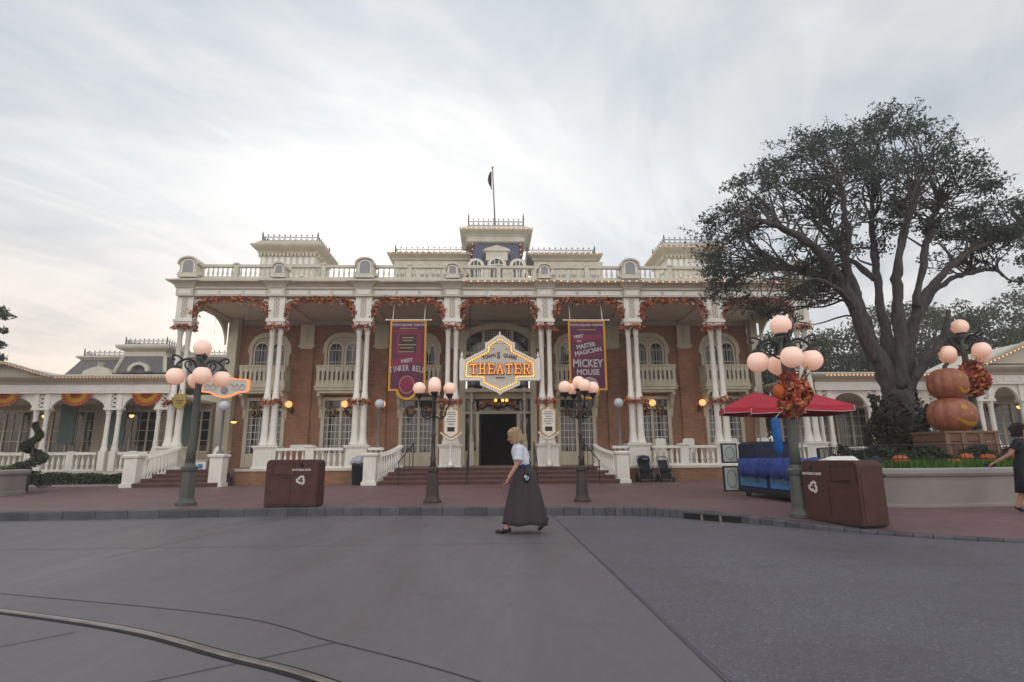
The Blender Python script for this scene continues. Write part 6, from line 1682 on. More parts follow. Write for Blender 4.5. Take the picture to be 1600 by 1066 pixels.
t = jack((10.94, 13.0, 2.82), .415, .40, R(-66), 'upper jack-o-lantern standing on the larger one, eyes turned aside')
m = MB(); m.tube([(10.93, 13.0, 3.12), (10.95, 13.0, 3.26), (11.02, 13.0, 3.31)], [.06, .045, .05], 8); m.build('stem', 'bark', t)
t = thing('wooden_crate', 'brown wooden crate with pale battens under the stacked jack-o-lanterns', 'crate', (10.95, 13.1, .84))
m = MB()
for k in range(4): m.box(10.35, 12.62, .86 + .2 * k, 11.62, 13.62, 1.045 + .2 * k)
m.build('boards', 'crate', t)
m = MB()
for x in (10.40, 10.78, 11.2, 11.56): m.box(x - .05, 12.595, .85, x + .05, 12.619, 1.66)
m.box(10.32, 12.58, 1.645, 11.66, 13.66, 1.69); m.build('battens', 'cratepale', t)
for x, y, z, r, lb in ((8.85, 12.1, 1.03, .17, 'small round pumpkin on the grass nearest the oak trunk'), (10.0, 12.05, .97, .16, 'small pumpkin half sunk in the grass below the crate'), (10.9, 12.2, 1.05, .16, 'small pumpkin on the grass in front of the crate corner'), (11.75, 12.35, 1.14, .20, 'small pumpkin on the grass beside the woman in navy'), (10.5, 12.3, 1.08, .14, 'flat little pumpkin behind the wire fence under the crate')):
    t = thing('small_pumpkin', lb, 'pumpkin', (x, y, z - r * .8), 0, 'small pumpkins in the planter grass')
    pumpkin_mesh((x, y, z), r, r * .78, 44, 12).build('body', 'gourd', t, smooth=True)
    MB().tube([(x, y, z + r * .6), (x + .02, y, z + r * .95)], [.025, .018], 6).build('stem', 'bark', t)
def shrub_row(poly, z0, z1, n, size, mats, label, name, cat, kind=None):
    xs = [p[0] for p in poly]; ys = [p[1] for p in poly]; P = []
    while len(P) < n:
        x, y = RNG.uniform(min(xs), max(xs)), RNG.uniform(min(ys), max(ys))
        if inside(poly, x, y): 
            h = .75 + .25 * math.sin(x * 5.3) * math.sin(y * 4.1 + 1)
            P.append((x, y, z0 + (z1 - z0) * h * RNG.uniform(0, 1) ** .5))
    m = MB(); m.leaves(P, size, list(range(len(mats)))); o = m.build(name, list(mats)); return tag(o, label, cat, kind=kind)
shrub_row([(8.5, 13.3), (13.5, 13.3), (14, 14.4), (8.7, 14.2)], .84, 1.42, 5200, .06, ('hedgea', 'ivy', 'ivy2'), 'dark low shrubs round the foot of the oak', 'low_shrubs', 'shrubs', 'stuff')
shrub_row([(8.7, 12.45), (10.5, 12.28), (12.9, 12.75), (12.9, 13.0), (10.5, 12.56), (8.7, 12.75)], .84, 1.36, 3800, .055, ('hedgea', 'ivy', 'hedgeb'), 'dark clipped edging shrubs before the wooden crate', 'edging_shrubs', 'shrubs', 'stuff')
# left planter with clipped greenery, spiral topiary and low hedge
lp = closed_spline([(-27, 16.6), (-21, 16.7), (-16.4, 16.75), (-14.9, 17.1), (-14.55, 18), (-15.4, 19.2), (-21, 19.6), (-27, 19.5), (-30, 18)])
planter(lp, .155, .92, 'grey concrete planter at the left edge of the pavement')
shrub_row([(p.x, p.y) for p in offset_in(lp, .35)], .84, 1.06, 9000, .05, ('grassa', 'hedgeb', 'hedgea'), 'light green bedding plants in the left planter', 'bedding_plants', 'plants', 'stuff')
t = thing('topiary', 'dark spiral topiary shrub behind the left planter', 'topiary', (-15.55, 19.9, .16))
P = []
for k in range(5200):
    u = RNG.uniform(0, 1); a = 2 * math.pi * 2.6 * u; rc = .42 * (1 - u) + .04; rb = .30 * (1 - u * .75)
    d = RNG.normal(size=3); d = d / np.linalg.norm(d) * RNG.uniform(.6, 1)
    P.append((-15.55 + rc * math.cos(a) + d[0] * rb, 19.9 + rc * math.sin(a) + d[1] * rb, .45 + 2.0 * u + d[2] * rb * .7))
m = MB(); m.leaves(P, .045, [0, 1]); m.build('foliage', ['hedgea', 'ivy'], t)
MB().tube([(-15.55, 19.9, .16), (-15.55, 19.9, 2.4)], [.05, .02], 7).build('trunk', 'bark', t)
P = []
for k in range(9000):
    x = RNG.uniform(-26, -14.25); f = RNG.uniform(-1, 1); h = .56 * (.88 + .12 * math.sin(x * 3.1) * math.sin(x * 1.3))
    P.append((x, 24.15 + .3 * f, .16 + h * RNG.uniform(0, 1) ** .45))
m = MB(); m.leaves(P, .055, [0, 1, 2]); tag(m.build('hedge', ['hedgea', 'hedgeb', 'ivy']), 'low dark green hedge in front of the left arcade', 'hedge')
o = MB().box(-26, 23.62, .16, -14.15, 23.80, .235).build('hedge_kerb', 'concretecap'); struct(o)

# ------------------------------------------------------------------ trees
def clump(c, r, n, flat=.55):
    d = RNG.normal(size=(n, 3)); d /= np.linalg.norm(d, axis=1)[:, None]
    rr = RNG.uniform(0, 1, n)[:, None] ** .45
    return np.array(c) + d * rr * np.array([r, r, r * flat])
OAK = thing('oak_tree', 'large spreading dark oak with ivy round its trunk in the concrete planter', 'tree', (10.6, 14.5, .84))
limbs = [
    ([(10.62, 14.5, .80), (10.66, 14.5, 1.6), (10.76, 14.5, 2.4), (10.84, 14.5, 3.1)], [.58, .45, .37, .30]),
    ([(10.72, 14.5, 2.7), (10.43, 14.4, 3.48), (10.12, 14.3, 4.06), (9.6, 14.1, 5.2), (8.95, 13.8, 6.12), (8.0, 13.4, 6.75), (6.9, 13.1, 7.0), (6.3, 12.9, 7.0)], [.22, .21, .185, .16, .13, .095, .06, .03]),
    ([(10.10, 14.3, 4.3), (10.33, 14.9, 5.6), (10.4, 15.3, 6.8), (10.34, 15.6, 7.8), (10.2, 15.8, 8.7)], [.14, .12, .10, .07, .03]),
    ([(10.95, 14.7, 2.9), (11.07, 15.0, 4.7), (11.45, 15.5, 6.5), (11.8, 15.9, 8.1), (12.3, 16.2, 9.5)], [.155, .13, .105, .075, .03]),
    ([(10.77, 14.3, 2.9), (10.74, 14.0, 4.58), (10.70, 13.7, 6.0), (10.95, 13.4, 7.2), (11.2, 13.2, 8.1)], [.17, .145, .115, .08, .03]),
    ([(10.98, 14.5, 2.7), (11.35, 14.5, 4.2), (11.82, 14.4, 5.3), (12.75, 14.2, 6.35), (13.85, 14.0, 6.9), (14.5, 13.9, 7.0)], [.18, .155, .12, .085, .055, .03]),
    ([(11.5, 14.5, 4.6), (12.8, 15.0, 5.85), (14.2, 15.4, 6.45), (15.2, 15.6, 6.55), (15.8, 15.7, 6.3)], [.11, .085, .065, .05, .025]),
    ([(10.98, 14.4, 2.8), (11.42, 14.1, 3.6), (11.80, 13.9, 4.2), (11.98, 13.85, 4.85)], [.13, .10, .085, .065]),
    ([(9.7, 14.1, 5.1), (9.2, 14.6, 6.0), (8.2, 15.2, 6.5), (7.2, 15.7, 6.4)], [.11, .09, .06, .025]),
    ([(11.6, 14.4, 5.1), (12.2, 14.4, 7.0), (13.0, 14.8, 8.2), (13.6, 15.1, 8.7)], [.10, .08, .055, .025]),
    ([(9.4, 14.0, 5.5), (9.2, 13.3, 6.9), (8.9, 12.9, 7.9), (8.6, 12.7, 8.5)], [.10, .08, .055, .025]),
    ([(11.3, 15.4, 6.2), (10.8, 16.2, 7.5), (10.4, 16.7, 8.8)], [.09, .06, .025]),
    ([(9.75, 14.15, 4.9), (9.2, 13.8, 5.3), (8.5, 13.6, 5.6), (7.6, 13.5, 5.5)], [.08, .06, .04, .02]),
]
m = MB(); LP = []
for pts, rad in limbs:
    k = 9; sp = spline(pts, k); rr = np.interp(np.linspace(0, len(rad) - 1, len(sp)), range(len(rad)), rad)
    sp = [p + Vector(RNG.normal(size=3) * .012) for p in sp]
    m.tube(sp, list(rr), 20)
    if pts[0][2] > 2 or True: LP += [(p, r) for p, r in zip(sp, rr) if p.z > 4.6]
from mathutils import noise as mnoise
m.v = [tuple(Vector(p) + mnoise.noise_vector(Vector((p[0] * 7, p[1] * 7, p[2] * 1.6))) * (.055 if p[2] < 5 else .025) + mnoise.noise_vector(Vector(p) * 2.2) * .06) for p in m.v]
TRK = m.build('trunk', 'bark', OAK, smooth=True)
crown = [(5.61, 7.92), (6.44, 9.11), (8.27, 10.46), (9.84, 10.8), (11.08, 11.41), (12.3, 11.75), (13.1, 11.1), (13.4, 10.2), (14.2, 9.5), (14.6, 8.7), (15.5, 8.2), (15.9, 6.9), (14.4, 6.7), (13.2, 7.3), (12.2, 7.4), (11.0, 7.5), (10.25, 7.3), (9.77, 6.3), (9.2, 5.6), (8.85, 4.7), (8.1, 4.5), (7.1, 4.95), (6.1, 5.3), (5.6, 5.9), (5.89, 6.78)]
crown = [(10.6 + (a - 10.6) * .93, 8.0 + (b - 8.0) * .93) for a, b in crown]
holes = [(9.24, 8.25, .55, .33), (10.3, 7.6, .5, .5), (8.0, 6.3, .55, .3), (12.9, 8.1, .4, .3), (7.6, 7.1, .4, .25)]
def edge_d(x, z): 
    return min((Vector((x, z)) - Vector(crown[i - 1]).lerp(Vector(crown[i]), t)).length for i in range(len(crown)) for t in (0, .33, .66))
cl_, tries = [], 0
while len(cl_) < 490 and tries < 20000:
    tries += 1
    x, z = RNG.uniform(5.3, 15.9), RNG.uniform(4.2, 11.9)
    if not inside(crown, x, z): continue
    if any(((x - a) / (c + .35)) ** 2 + ((z - b) / (d + .3)) ** 2 < 1 for a, b, c, d in holes): continue
    e = edge_d(x, z)
    if RNG.uniform() > .40 + .60 * math.exp(-e / 1.3): continue
    y = 14.9 + RNG.uniform(-1, 1) * min(2.9, .9 + 1.3 * e)
    dy = abs(y - 14.6); z -= .5 * dy * max(0, z - 5) / 6; x = 10.6 + (x - 10.6) * (1 - .055 * dy)   # a domed crown
    cl_.append((x, y, z, e))
tw = MB(); lv = MB()
for x, y, z, e in cl_:
    c = Vector((x, y, z)); near = sorted(LP, key=lambda q: (q[0] - c).length + (.6 if q[0].z > c.z + .3 else 0))[:14]; p, r = near[int(RNG.integers(0, len(near)))]
    L_ = (c - p).length; q1 = p.lerp(c, .33) + Vector(RNG.normal(size=3) * .07 * L_) + Vector((0, 0, .06 * L_)); q2 = p.lerp(c, .68) + Vector(RNG.normal(size=3) * .07 * L_)
    tw.tube(spline([p, q1, q2, c], 3), list(np.linspace(min(r * .5, .038), .008, 10)), 5)
    rad = RNG.uniform(.20, .50); n = int(82 * (rad / .5) ** 2 * RNG.uniform(.4, 1.1))
    pr_ = RNG.uniform(0, 1)
    w = (.7, .25, .05) if pr_ < .4 else ((.4, .45, .15) if pr_ < .8 else (.2, .45, .35))  # light and dark clumps by chance, crown shading put into leaf colour
    P = clump((x, y, z), rad, n, .5); lv.leaves(P, .050, RNG.choice(3, n, p=w))
    for k in range(3):                                           # sprays that break the outline
        d = Vector(RNG.normal(size=3)); d.normalize(); d.z = abs(d.z) * .5; q = c + d * rad * 1.5
        tw.tube([c, c.lerp(q, .55) + Vector((0, 0, .05)), q], [.010, .008, .004], 4)
        u = RNG.uniform(.35, 1.0, 12); S_ = np.array(c)[None] + (np.array(q) - np.array(c))[None] * u[:, None] + RNG.normal(size=(12, 3)) * .07
        lv.leaves(S_, .046, RNG.choice(3, 12, p=w))
tw.build('branches', 'bark', OAK)
o = lv.build('crown', ['leafa', 'leafb', 'leafc'], OAK)
P = []
for k in range(6500):
    z = .84 + 2.05 * RNG.uniform(0, 1); a = RNG.uniform(0, 6.283); top = 2.45 + .35 * math.sin(a * 2 + 1) + .15 * math.sin(5 * a)
    if z > top: continue
    r = (.60 - .03 * z + .16 * math.sin(z * 4 + a * 3) * .5 + .10) * RNG.uniform(.88, 1.08)
    P.append((10.62 + (z - .8) * .09 + r * math.cos(a), 14.5 + r * math.sin(a), z))
m = MB(); m.leaves(P, .055, [0, 1]); m.build('ivy', ['ivy', 'ivy2'], OAK)

def back_tree(x, y, h, r, label, nclump=120, leafs=95, size=.14, group='trees beyond the right wing', mats=('fara', 'farb', 'farc'), zc=.45, name='tree'):
    t = thing(name, label, 'tree', (x, y, .1), 0, group)
    m = MB(); m.tube([(x, y, .0), (x + .1, y, h * .4), (x - .1, y, h * .75)], [.3, .2, .08], 8)
    lv = MB()
    for k in range(nclump):
        d = RNG.normal(size=3); d /= np.linalg.norm(d); q = RNG.uniform(.35, 1) ** .6
        c = np.array([x, y, h * (zc + .52) * .62]) + d * q * np.array([r, r, h * .40])
        if k % 3 == 0: m.tube([(x, y, h * .35), tuple(c)], [.07, .02], 5)
        w = (.6, .3, .1) if RNG.uniform() < .45 else (.25, .45, .30)
        lv.leaves(clump(c, RNG.uniform(.5, 1.0) * r * .30, leafs, .7), size, RNG.choice(3, leafs, p=w))
    m.build('trunk', 'bark', t); lv.build('crown', list(mats), t)
for x, y, h, r, lb in ((17.5, 40, 10.2, 4.0, 'leafy tree beyond the right end of the theatre porch'), (23.2, 42, 10.6, 4.2, 'leafy tree seen left of the oak trunk beyond the wing roof'), (28.5, 44, 11.6, 4.6, 'tree directly behind the oak trunk beyond the wing roof'), (33.5, 43, 13.6, 4.6, 'taller tree between the oak and the far lamp'), (38.5, 44, 13.8, 4.8, 'olive tree behind the gabled pavilion'), (43.5, 42, 14.4, 5.2, 'pale olive tree at the edge of the photo behind the pavilion'), (49, 45, 14, 5, 'last tree in the row beyond the pavilion')):
    back_tree(x, y, h, r, lb)
# crown of a second oak reaching in at the right edge
T2 = thing('oak_tree', 'second oak at the right edge whose branches reach in beside the first', 'tree', (19.5, 16.5, .16))
m = MB(); lv = MB()
m.tube(spline([(19.5, 16.5, .1), (19.3, 16.5, 3), (18.6, 16.3, 5.5), (17.4, 16.0, 7.4), (16.3, 15.8, 8.6)], 5), list(np.linspace(.4, .06, 21)), 10)
m.tube(spline([(18.9, 16.4, 5), (18.0, 16.6, 7), (17.4, 16.6, 9.4)], 5), list(np.linspace(.2, .04, 11)), 8)
for k in range(130):
    d = RNG.normal(size=3); d /= np.linalg.norm(d); c = np.array([19.8, 16.3, 7.9]) + d * RNG.uniform(.4, 1) * np.array([3.0, 2.4, 1.9])
    if c[0] < 16.7 or (c[0] < 17.3 and c[2] > 8.6): continue
    m.tube([(18.3, 16.4, 6.4), tuple(c)], [.05, .012], 5); n = 130
    lv.leaves(clump(c, RNG.uniform(.35, .65), n, .55), .062, RNG.choice(3, n, p=(.5, .35, .15)))
m.build('trunk', 'bark', T2, smooth=True); lv.build('crown', ['leafa', 'leafb', 'leafc'], T2)
# dark sprays at the left edge and the little tree beyond the arcade
T3 = thing('oak_tree', 'dark branch ends of an oak at the left edge above the arcade', 'tree', (-21.5, 20.0, .16))
m = MB(); lv = MB()
m.tube(spline([(-21.5, 20, .1), (-21.3, 20, 4), (-20.2, 20, 5.2), (-18.6, 20, 5.8)], 5), list(np.linspace(.35, .05, 16)), 8)
for k in range(80):
    d = RNG.normal(size=3); d /= np.linalg.norm(d); c = np.array([-20.9, 20, 6.3]) + d * RNG.uniform(.3, 1) * np.array([3.1, 1.8, 1.9])
    if c[0] > -18.0 and not (abs(c[2] - 6.2) < .35 and c[0] < -17.4 or abs(c[2] - 4.9) < .3): continue
    m.tube([(-20.6, 20, 5.2), tuple(c)], [.05, .012], 5); lv.leaves(clump(c, .45, 130, .5), .065, RNG.choice(3, 130, p=(.6, .3, .1)))
for px_, pz_ in ((-17.35, 6.25), (-17.5, 5.75), (-17.35, 4.75), (-17.6, 6.5), (-17.45, 5.2)):
    m.tube([(-18.6, 20, 5.7), (px_, 20, pz_)], [.03, .01], 5); lv.leaves(clump((px_, 20, pz_), .30, 150, .5), .06, RNG.choice(3, 150, p=(.6, .3, .1)))
m.build('trunk', 'bark', T3, smooth=True); lv.build('crown', ['leafa', 'leafb', 'leafc'], T3)
back_tree(-31.5, 46, 8.9, 1.6, 'small tree beyond the left arcade roof beside the mansard building', 34, 60, .13, None, zc=.5)

# ------------------------------------------------------------------ people
def capsule(m, a, b, ra, rb, seg=12, steps=6):
    a, b = Vector(a), Vector(b); pts, rr = [], []
    d = (b - a); L_ = d.length; u = d.normalized()
    for k in range(4): q = math.pi / 2 * (k + .35) / 4.0; pts.append(a - u * ra * math.cos(q)); rr.append(ra * math.sin(q))
    for k in range(steps + 1): t = k / steps; pts.append(a + d * t); rr.append(ra + (rb - ra) * t)
    for k in range(4): q = math.pi / 2 * (3.65 - k) / 4.0; pts.append(b + u * rb * math.cos(q)); rr.append(rb * math.sin(q))
    m.tube(pts, rr, seg)
def ell(m, c, r): m.sphere((0, 0, 0), 1, 18, 12, 0, (1, 1, 1)); n = 13 * 18; m.v[-n:] = [(c[0] + x * r[0], c[1] + y * r[1], c[2] + z * r[2]) for x, y, z in m.v[-n:]]; return m
def hand(m, wrist, dirn, palm_n, curl=.5, size=1.0):
    """palm, four unequal bent fingers and a thumb; dirn points down the fingers, palm_n out of the palm"""
    w, d, n = Vector(wrist), Vector(dirn).normalized(), Vector(palm_n).normalized(); s = d.cross(n).normalized()
    for k in (-1, 0, 1): capsule(m, w + s * .018 * k, w + d * .085 * size + s * .024 * k, .014, .0125, 8, 3)
    for k, L_ in enumerate((.066, .078, .073, .056)):
        b = w + d * .09 * size + s * (.033 - .022 * k); a1 = curl * (.7 + .12 * k)
        d1 = (d * math.cos(a1) + n * math.sin(a1)).normalized(); d2 = (d * math.cos(a1 * 2.2) + n * math.sin(a1 * 2.2)).normalized()
        p1 = b + d1 * L_ * .5; p2 = p1 + d2 * L_ * .5
        capsule(m, b - d * .012, p1, .0098, .009, 8, 2); capsule(m, p1, p2, .009, .0078, 8, 2)
    tb = w + d * .028 + s * .034; td = (d * .72 + s * .55 + n * .35).normalized(); t1 = tb + td * .036; capsule(m, tb - s * .012, t1, .0125, .0105, 8, 2); t2 = t1 + (d * .85 + s * .2 + n * .45).normalized() * .03; capsule(m, t1, t2, .0105, .0085, 8, 2)
def head(m, c, pitch=0.0, k=1.0):
    """head centred on c, looking along +x, with nose, brow, lips, chin and ears"""
    o = len(m.v)
    ell(m, (0, 0, .025), (.098, .078, .095)); ell(m, (.018, 0, -.045), (.070, .060, .075)); ell(m, (.055, 0, -.092), (.026, .028, .024))
    capsule(m, (.090, 0, .012), (.110, 0, -.030), .010, .015, 8, 3)
    for s in (-1, 1): ell(m, (.008, s * .078, -.012), (.020, .011, .032)); ell(m, (.072, s * .034, .022), (.024, .026, .012)); ell(m, (.060, s * .036, -.035), (.028, .025, .024)); ell(m, (.104, s * .011, -.032), (.010, .009, .008))
    ell(m, (.086, 0, -.062), (.010, .024, .0075)); ell(m, (.083, 0, -.074), (.010, .021, .0075))
    cp, sp_ = math.cos(pitch), math.sin(pitch)
    m.v[o:] = [(c[0] + k * (x * cp + z * sp_), c[1] + k * y, c[2] + k * (-x * sp_ + z * cp)) for x, y, z in m.v[o:]]
def rings_loft(rows, n=40, fold=None):
    """rows of (z, cx, cy, rx, ry); fold(theta, t) scales the radius"""
    rg = []
    for j, (z, cx, cy, rx, ry) in enumerate(rows):
        t = j / (len(rows) - 1); r = []
        for i in range(n):
            a = 2 * math.pi * i / n; f = fold(a, t) if fold else 1
            r.append((cx + rx * f * math.cos(a), cy + ry * f * math.sin(a), z))
        rg.append(r)
    return rg
def remesh(o, vox=.0055, sm=4):
    r = o.modifiers.new('skin', 'REMESH'); r.mode = 'VOXEL'; r.voxel_size = vox; r.use_smooth_shade = True
    s = o.modifiers.new('smooth', 'SMOOTH'); s.factor = .5; s.iterations = sm
def eyes(t, c, pitch, k=1.0):
    cp, sp_ = math.cos(pitch), math.sin(pitch)
    T_ = lambda x, y, z: (c[0] + k * (x * cp + z * sp_), c[1] + k * y, c[2] + k * (-x * sp_ + z * cp))
    for s in (-1, 1):
        m = MB(); m.sphere(T_(.081, s * .033, .006), .0115, 10, 8); m.build('eye', 'whitegl', t, smooth=True)
        m = MB(); m.sphere(T_(.090, s * .033, .005), .0052, 8, 6); m.build('iris', 'dark', t, smooth=True)
        m = MB(); m.tube([T_(.086, s * .018, .028), T_(.088, s * .034, .033), T_(.079, s * .052, .027)], .0035, 5); m.build('eyebrow', 'hairdark', t)
    m = MB(); m.tube([T_(.090, -.019, -.068), T_(.0955, 0, -.067), T_(.090, .019, -.068)], .0035, 5); m.build('lips', 'crimson', t)

# woman walking, facing -x in the world (local +x), striding
W1 = thing('person', 'woman in a white blouse and long dark plaid skirt striding across the street', 'person', (.50, 9.27, .004), math.pi, None, local=True)
HC = (.135, 0, 1.505)
m = MB()
capsule(m, (-.01, .085, .92), (.13, .085, .50), .088, .060); capsule(m, (.13, .085, .50), (.255, .085, .10), .060, .036)
capsule(m, (-.02, -.085, .92), (-.05, -.085, .52), .088, .060); capsule(m, (-.05, -.085, .52), (-.335, -.085, .20), .058, .036)
capsule(m, (.255, .085, .075), (.37, .085, .04), .036, .028); capsule(m, (-.335, -.085, .19), (-.265, -.085, .075), .036, .028)
o_ = len(m.v)
m.loft(rings_loft([(.84, -.02, 0, .12, .165), (.95, -.015, 0, .125, .165), (1.05, .0, 0, .10, .135), (1.16, .025, 0, .105, .145), (1.27, .045, 0, .105, .16), (1.335, .06, 0, .08, .145), (1.37, .075, 0, .055, .075)], 24))
capsule(m, (.07, 0, 1.34), (.115, 0, 1.46), .052, .047)
head(m, HC, R(16))
# near arm forward and down, far arm back
capsule(m, (.06, .165, 1.31), (.085, .205, 1.08), .050, .040); capsule(m, (.085, .205, 1.08), (.225, .215, .865), .038, .026)
hand(m, (.228, .215, .86), (.42, .0, -.9), (.9, 0, .42), .55)
capsule(m, (.06, -.165, 1.31), (-.05, -.21, 1.08), .050, .040); capsule(m, (-.05, -.21, 1.08), (.03, -.22, .86), .038, .026)
hand(m, (.032, -.22, .855), (.25, 0, -.97), (.97, 0, .25), .5)
B = m.build('body', 'skin', W1); remesh(B)
eyes(W1, HC, R(16))
ffold = lambda a, t: 1 + .02 * math.sin(6 * a + 1.0) * t + (.060 * math.sin(8 * a + 2.6 * t + .8 * math.sin(2 * a)) + .035 * math.sin(13 * a + 1 - 1.5 * t) + .02 * math.sin(21 * a)) * t ** 1.1
m = MB(); rows = []
for t_ in np.linspace(0, 1, 15):
    z = 1.045 - (1.045 - .135) * t_
    fx = np.interp(t_, [0, .12, .3, .6, 1], [.30, .245, .30, .36, .385]); bx = np.interp(t_, [0, .12, .3, .6, 1], [-.1, -.19, -.23, -.30, -.345])
    fx2 = np.interp(t_, [0, .12, .3, .6, 1], [.105, .15, .185, .245, .315])
    rows.append((z, (fx2 + bx) / 2, 0, (fx2 - bx) / 2, np.interp(t_, [0, .15, .4, 1], [.142, .195, .215, .25])))
rg = rings_loft(rows, 72, ffold)
rg[-1] = [(x, y, z + .015 * math.sin(4 * i * 2 * math.pi / 72) - .02 * (x < 0) * min(1, -x * 4)) for i, (x, y, z) in enumerate(rg[-1])]
m.loft(rg, 0, False); o = m.build('skirt', 'plaid', W1, smooth=True); o.modifiers.new('t', 'SOLIDIFY').thickness = .008
bl = lambda a, t: 1 + .025 * math.sin(7 * a + 9 * t) + .02 * math.sin(11 * a - 6 * t)
m = MB(); m.loft(rings_loft([(1.03, .0, 0, .122, .157), (1.08, .002, 0, .133, .17), (1.16, .02, 0, .140, .175), (1.25, .045, 0, .136, .182), (1.31, .055, 0, .118, .172), (1.345, .065, 0, .092, .14), (1.375, .078, 0, .066, .085), (1.405, .09, 0, .058, .062), (1.42, .093, 0, .056, .058)], 44, bl), 0, False)
o = m.build('blouse', 'blouse', W1, smooth=True); o.modifiers.new('t', 'SOLIDIFY').thickness = .008
def sleeve(m, a, b, ra, rb):
    a, b = Vector(a), Vector(b); pts = [a.lerp(b, t) for t in np.linspace(0, 1, 8)]
    m.tube([a - (b - a).normalized() * .045] + pts, [ra * .75] + [ra + (rb - ra) * t + .006 * math.sin(t * 15) for t in np.linspace(0, 1, 8)], 18)
m = MB(); sleeve(m, (.058, .16, 1.315), (.082, .20, 1.115), .070, .078); m.build('sleeve', 'blouse', W1, smooth=True)
m = MB(); sleeve(m, (.058, -.16, 1.315), (-.035, -.205, 1.115), .070, .076); m.build('sleeve', 'blouse', W1, smooth=True)
m = MB(); m.loft(rings_loft([(1.005, .0, 0, .135, .168), (1.06, .0, 0, .130, .162)], 36)); m.build('belt', 'bluebelt', W1, smooth=True)
m = MB()
m.tube([(.1, .09, 1.06), (.12, .10, 1.2), (.09, .09, 1.36), (.04, .10, 1.375), (-.06, .10, 1.25), (-.125, .09, 1.06)], .012, 6); m.build('braces', 'black', W1)
m = MB(); ell(m, (-.045, .225, .86), (.062, .03, .085)); m.tube(spline([(-.02, .19, 1.03), (-.03, .225, .95)], 3), .008, 5); P_ = m.build('pouch', 'black', W1, smooth=True)
m = MB(); ell(m, (-.03, .252, .87), (.022, .008, .024)); ell(m, (-.07, .25, .85), (.014, .008, .02)); m.build('beads', 'whiteink', P_, smooth=True)
m = MB(); ell(m, (-.045, .253, .825), (.02, .008, .018)); m.build('trinket', 'lightblue', P_, smooth=True)
# hair: a blond bob
def hair_bob(c, pitch, mt, t, low=-.10, k=1.0):
    m = MB(); n0 = 26; rg = []; cp, sp_ = math.cos(pitch), math.sin(pitch)
    ell(m, (-.012, 0, .045), (.110, .094, .092)); ell(m, (-.055, 0, -.015), (.078, .094, .105)); ell(m, (-.045, 0, -.065), (.072, .092, .065))
    for s in (-1, 1): ell(m, (-.012, s * .074, -.03), (.058, .030, .095)); ell(m, (.040, s * .045, .088), (.045, .045, .032))
    m.v = [(c[0] + k * (x * cp + z * sp_), c[1] + k * y, c[2] + k * (-x * sp_ + z * cp) + .003 * math.sin(90 * y) + .003 * math.sin(70 * x)) for x, y, z in m.v]
    o = m.build('hair', mt, t); remesh(o, .006, 3)
    sm_ = MB()
    for q in range(150):
        a = RNG.uniform(-2.55, 2.55); rad = RNG.uniform(.98, 1.07); lowz = RNG.uniform(-.135, -.085) if abs(a) < 2.0 else RNG.uniform(-.15, -.1)
        ca, sa = -math.cos(a), math.sin(a); P = []
        for u, rr_, zz_ in ((0, .02, .138), (.25, .06, .118), (.5, .092, .06), (.75, .098, -.03), (1, .092, lowz)):
            x_, y_, z_ = -.02 + ca * rr_ * 1.15 * rad + RNG.normal() * .003, sa * rr_ * rad * 1.02 + RNG.normal() * .003, zz_
            if ca > .55 and z_ < .06: x_ = min(x_, .075)
            P.append((c[0] + k * (x_ * cp + z_ * sp_), c[1] + k * y_, c[2] + k * (-x_ * sp_ + z_ * cp)))
        if ca > .62: P = P[:3]
        sm_.tube(spline(P, 3), .0028, 4)
    sm_.build('hair_strands', mt, t)
hair_bob(HC, R(16), 'hairblond', W1)
m = MB()
for s in (-1, 1):
    m.tube([(HC[0] + .105 + .0, s * .034 + .022 * math.cos(a), HC[2] - .024 + .018 * math.sin(a)) for a in np.linspace(0, 2 * math.pi, 13)[:-1]], .0025, 4, closed=True); m.tube([(HC[0] + .10, s * .056, HC[2] - .018), (HC[0] + .0, s * .086, HC[2] + .0)], .0025, 4)
m.build('glasses', 'iron', W1)
def shoe(m, heel, toe, w=.042):
    h, t = Vector(heel), Vector(toe); d = (t - h).normalized()
    capsule(m, h + Vector((0, 0, .012)), h.lerp(t, .45) + Vector((0, 0, .008)), w * .95, w * .98, 12); capsule(m, h.lerp(t, .4), t, w * .95, w * .62, 12)
m = MB(); shoe(m, (.235, .085, .045), (.42, .085, .032)); m.v = [(x, y, max(z, .001)) for x, y, z in m.v]; m.build('shoe', 'shoe', W1, smooth=True)
m = MB(); shoe(m, (-.375, -.085, .18), (-.262, -.085, .045)); m.v = [(x, y, max(z, .001)) for x, y, z in m.v]; m.build('shoe', 'shoe', W1, smooth=True)

# woman in navy at the right edge, walking right, one arm trailing with a phone
W2 = thing('person', 'woman in a short navy dress and sunglasses walking at the edge of the planter', 'person', (9.58, 9.98, pave_z(9.58, 9.98) + .002), R(-58), None, local=True)
m = MB(); HC2 = (.03, 0, 1.465)
capsule(m, (0, .085, .86), (.10, .085, .46), .085, .056); capsule(m, (.10, .085, .46), (.16, .085, .09), .058, .034)
capsule(m, (-.01, -.085, .86), (-.03, -.085, .47), .085, .056); capsule(m, (-.03, -.085, .47), (-.19, -.085, .11), .058, .034)
capsule(m, (.16, .085, .07), (.27, .085, .035), .034, .026); capsule(m, (-.19, -.085, .10), (-.10, -.085, .04), .034, .026)
m.loft(rings_loft([(.80, -.01, 0, .115, .16), (.9, -.01, 0, .12, .165), (1.0, 0, 0, .095, .13), (1.1, .0, 0, .10, .14), (1.2, .0, 0, .105, .158), (1.27, .0, 0, .082, .148), (1.31, .005, 0, .055, .08)], 24))
capsule(m, (.005, 0, 1.29), (.015, 0, 1.42), .050, .045); head(m, HC2, R(4))
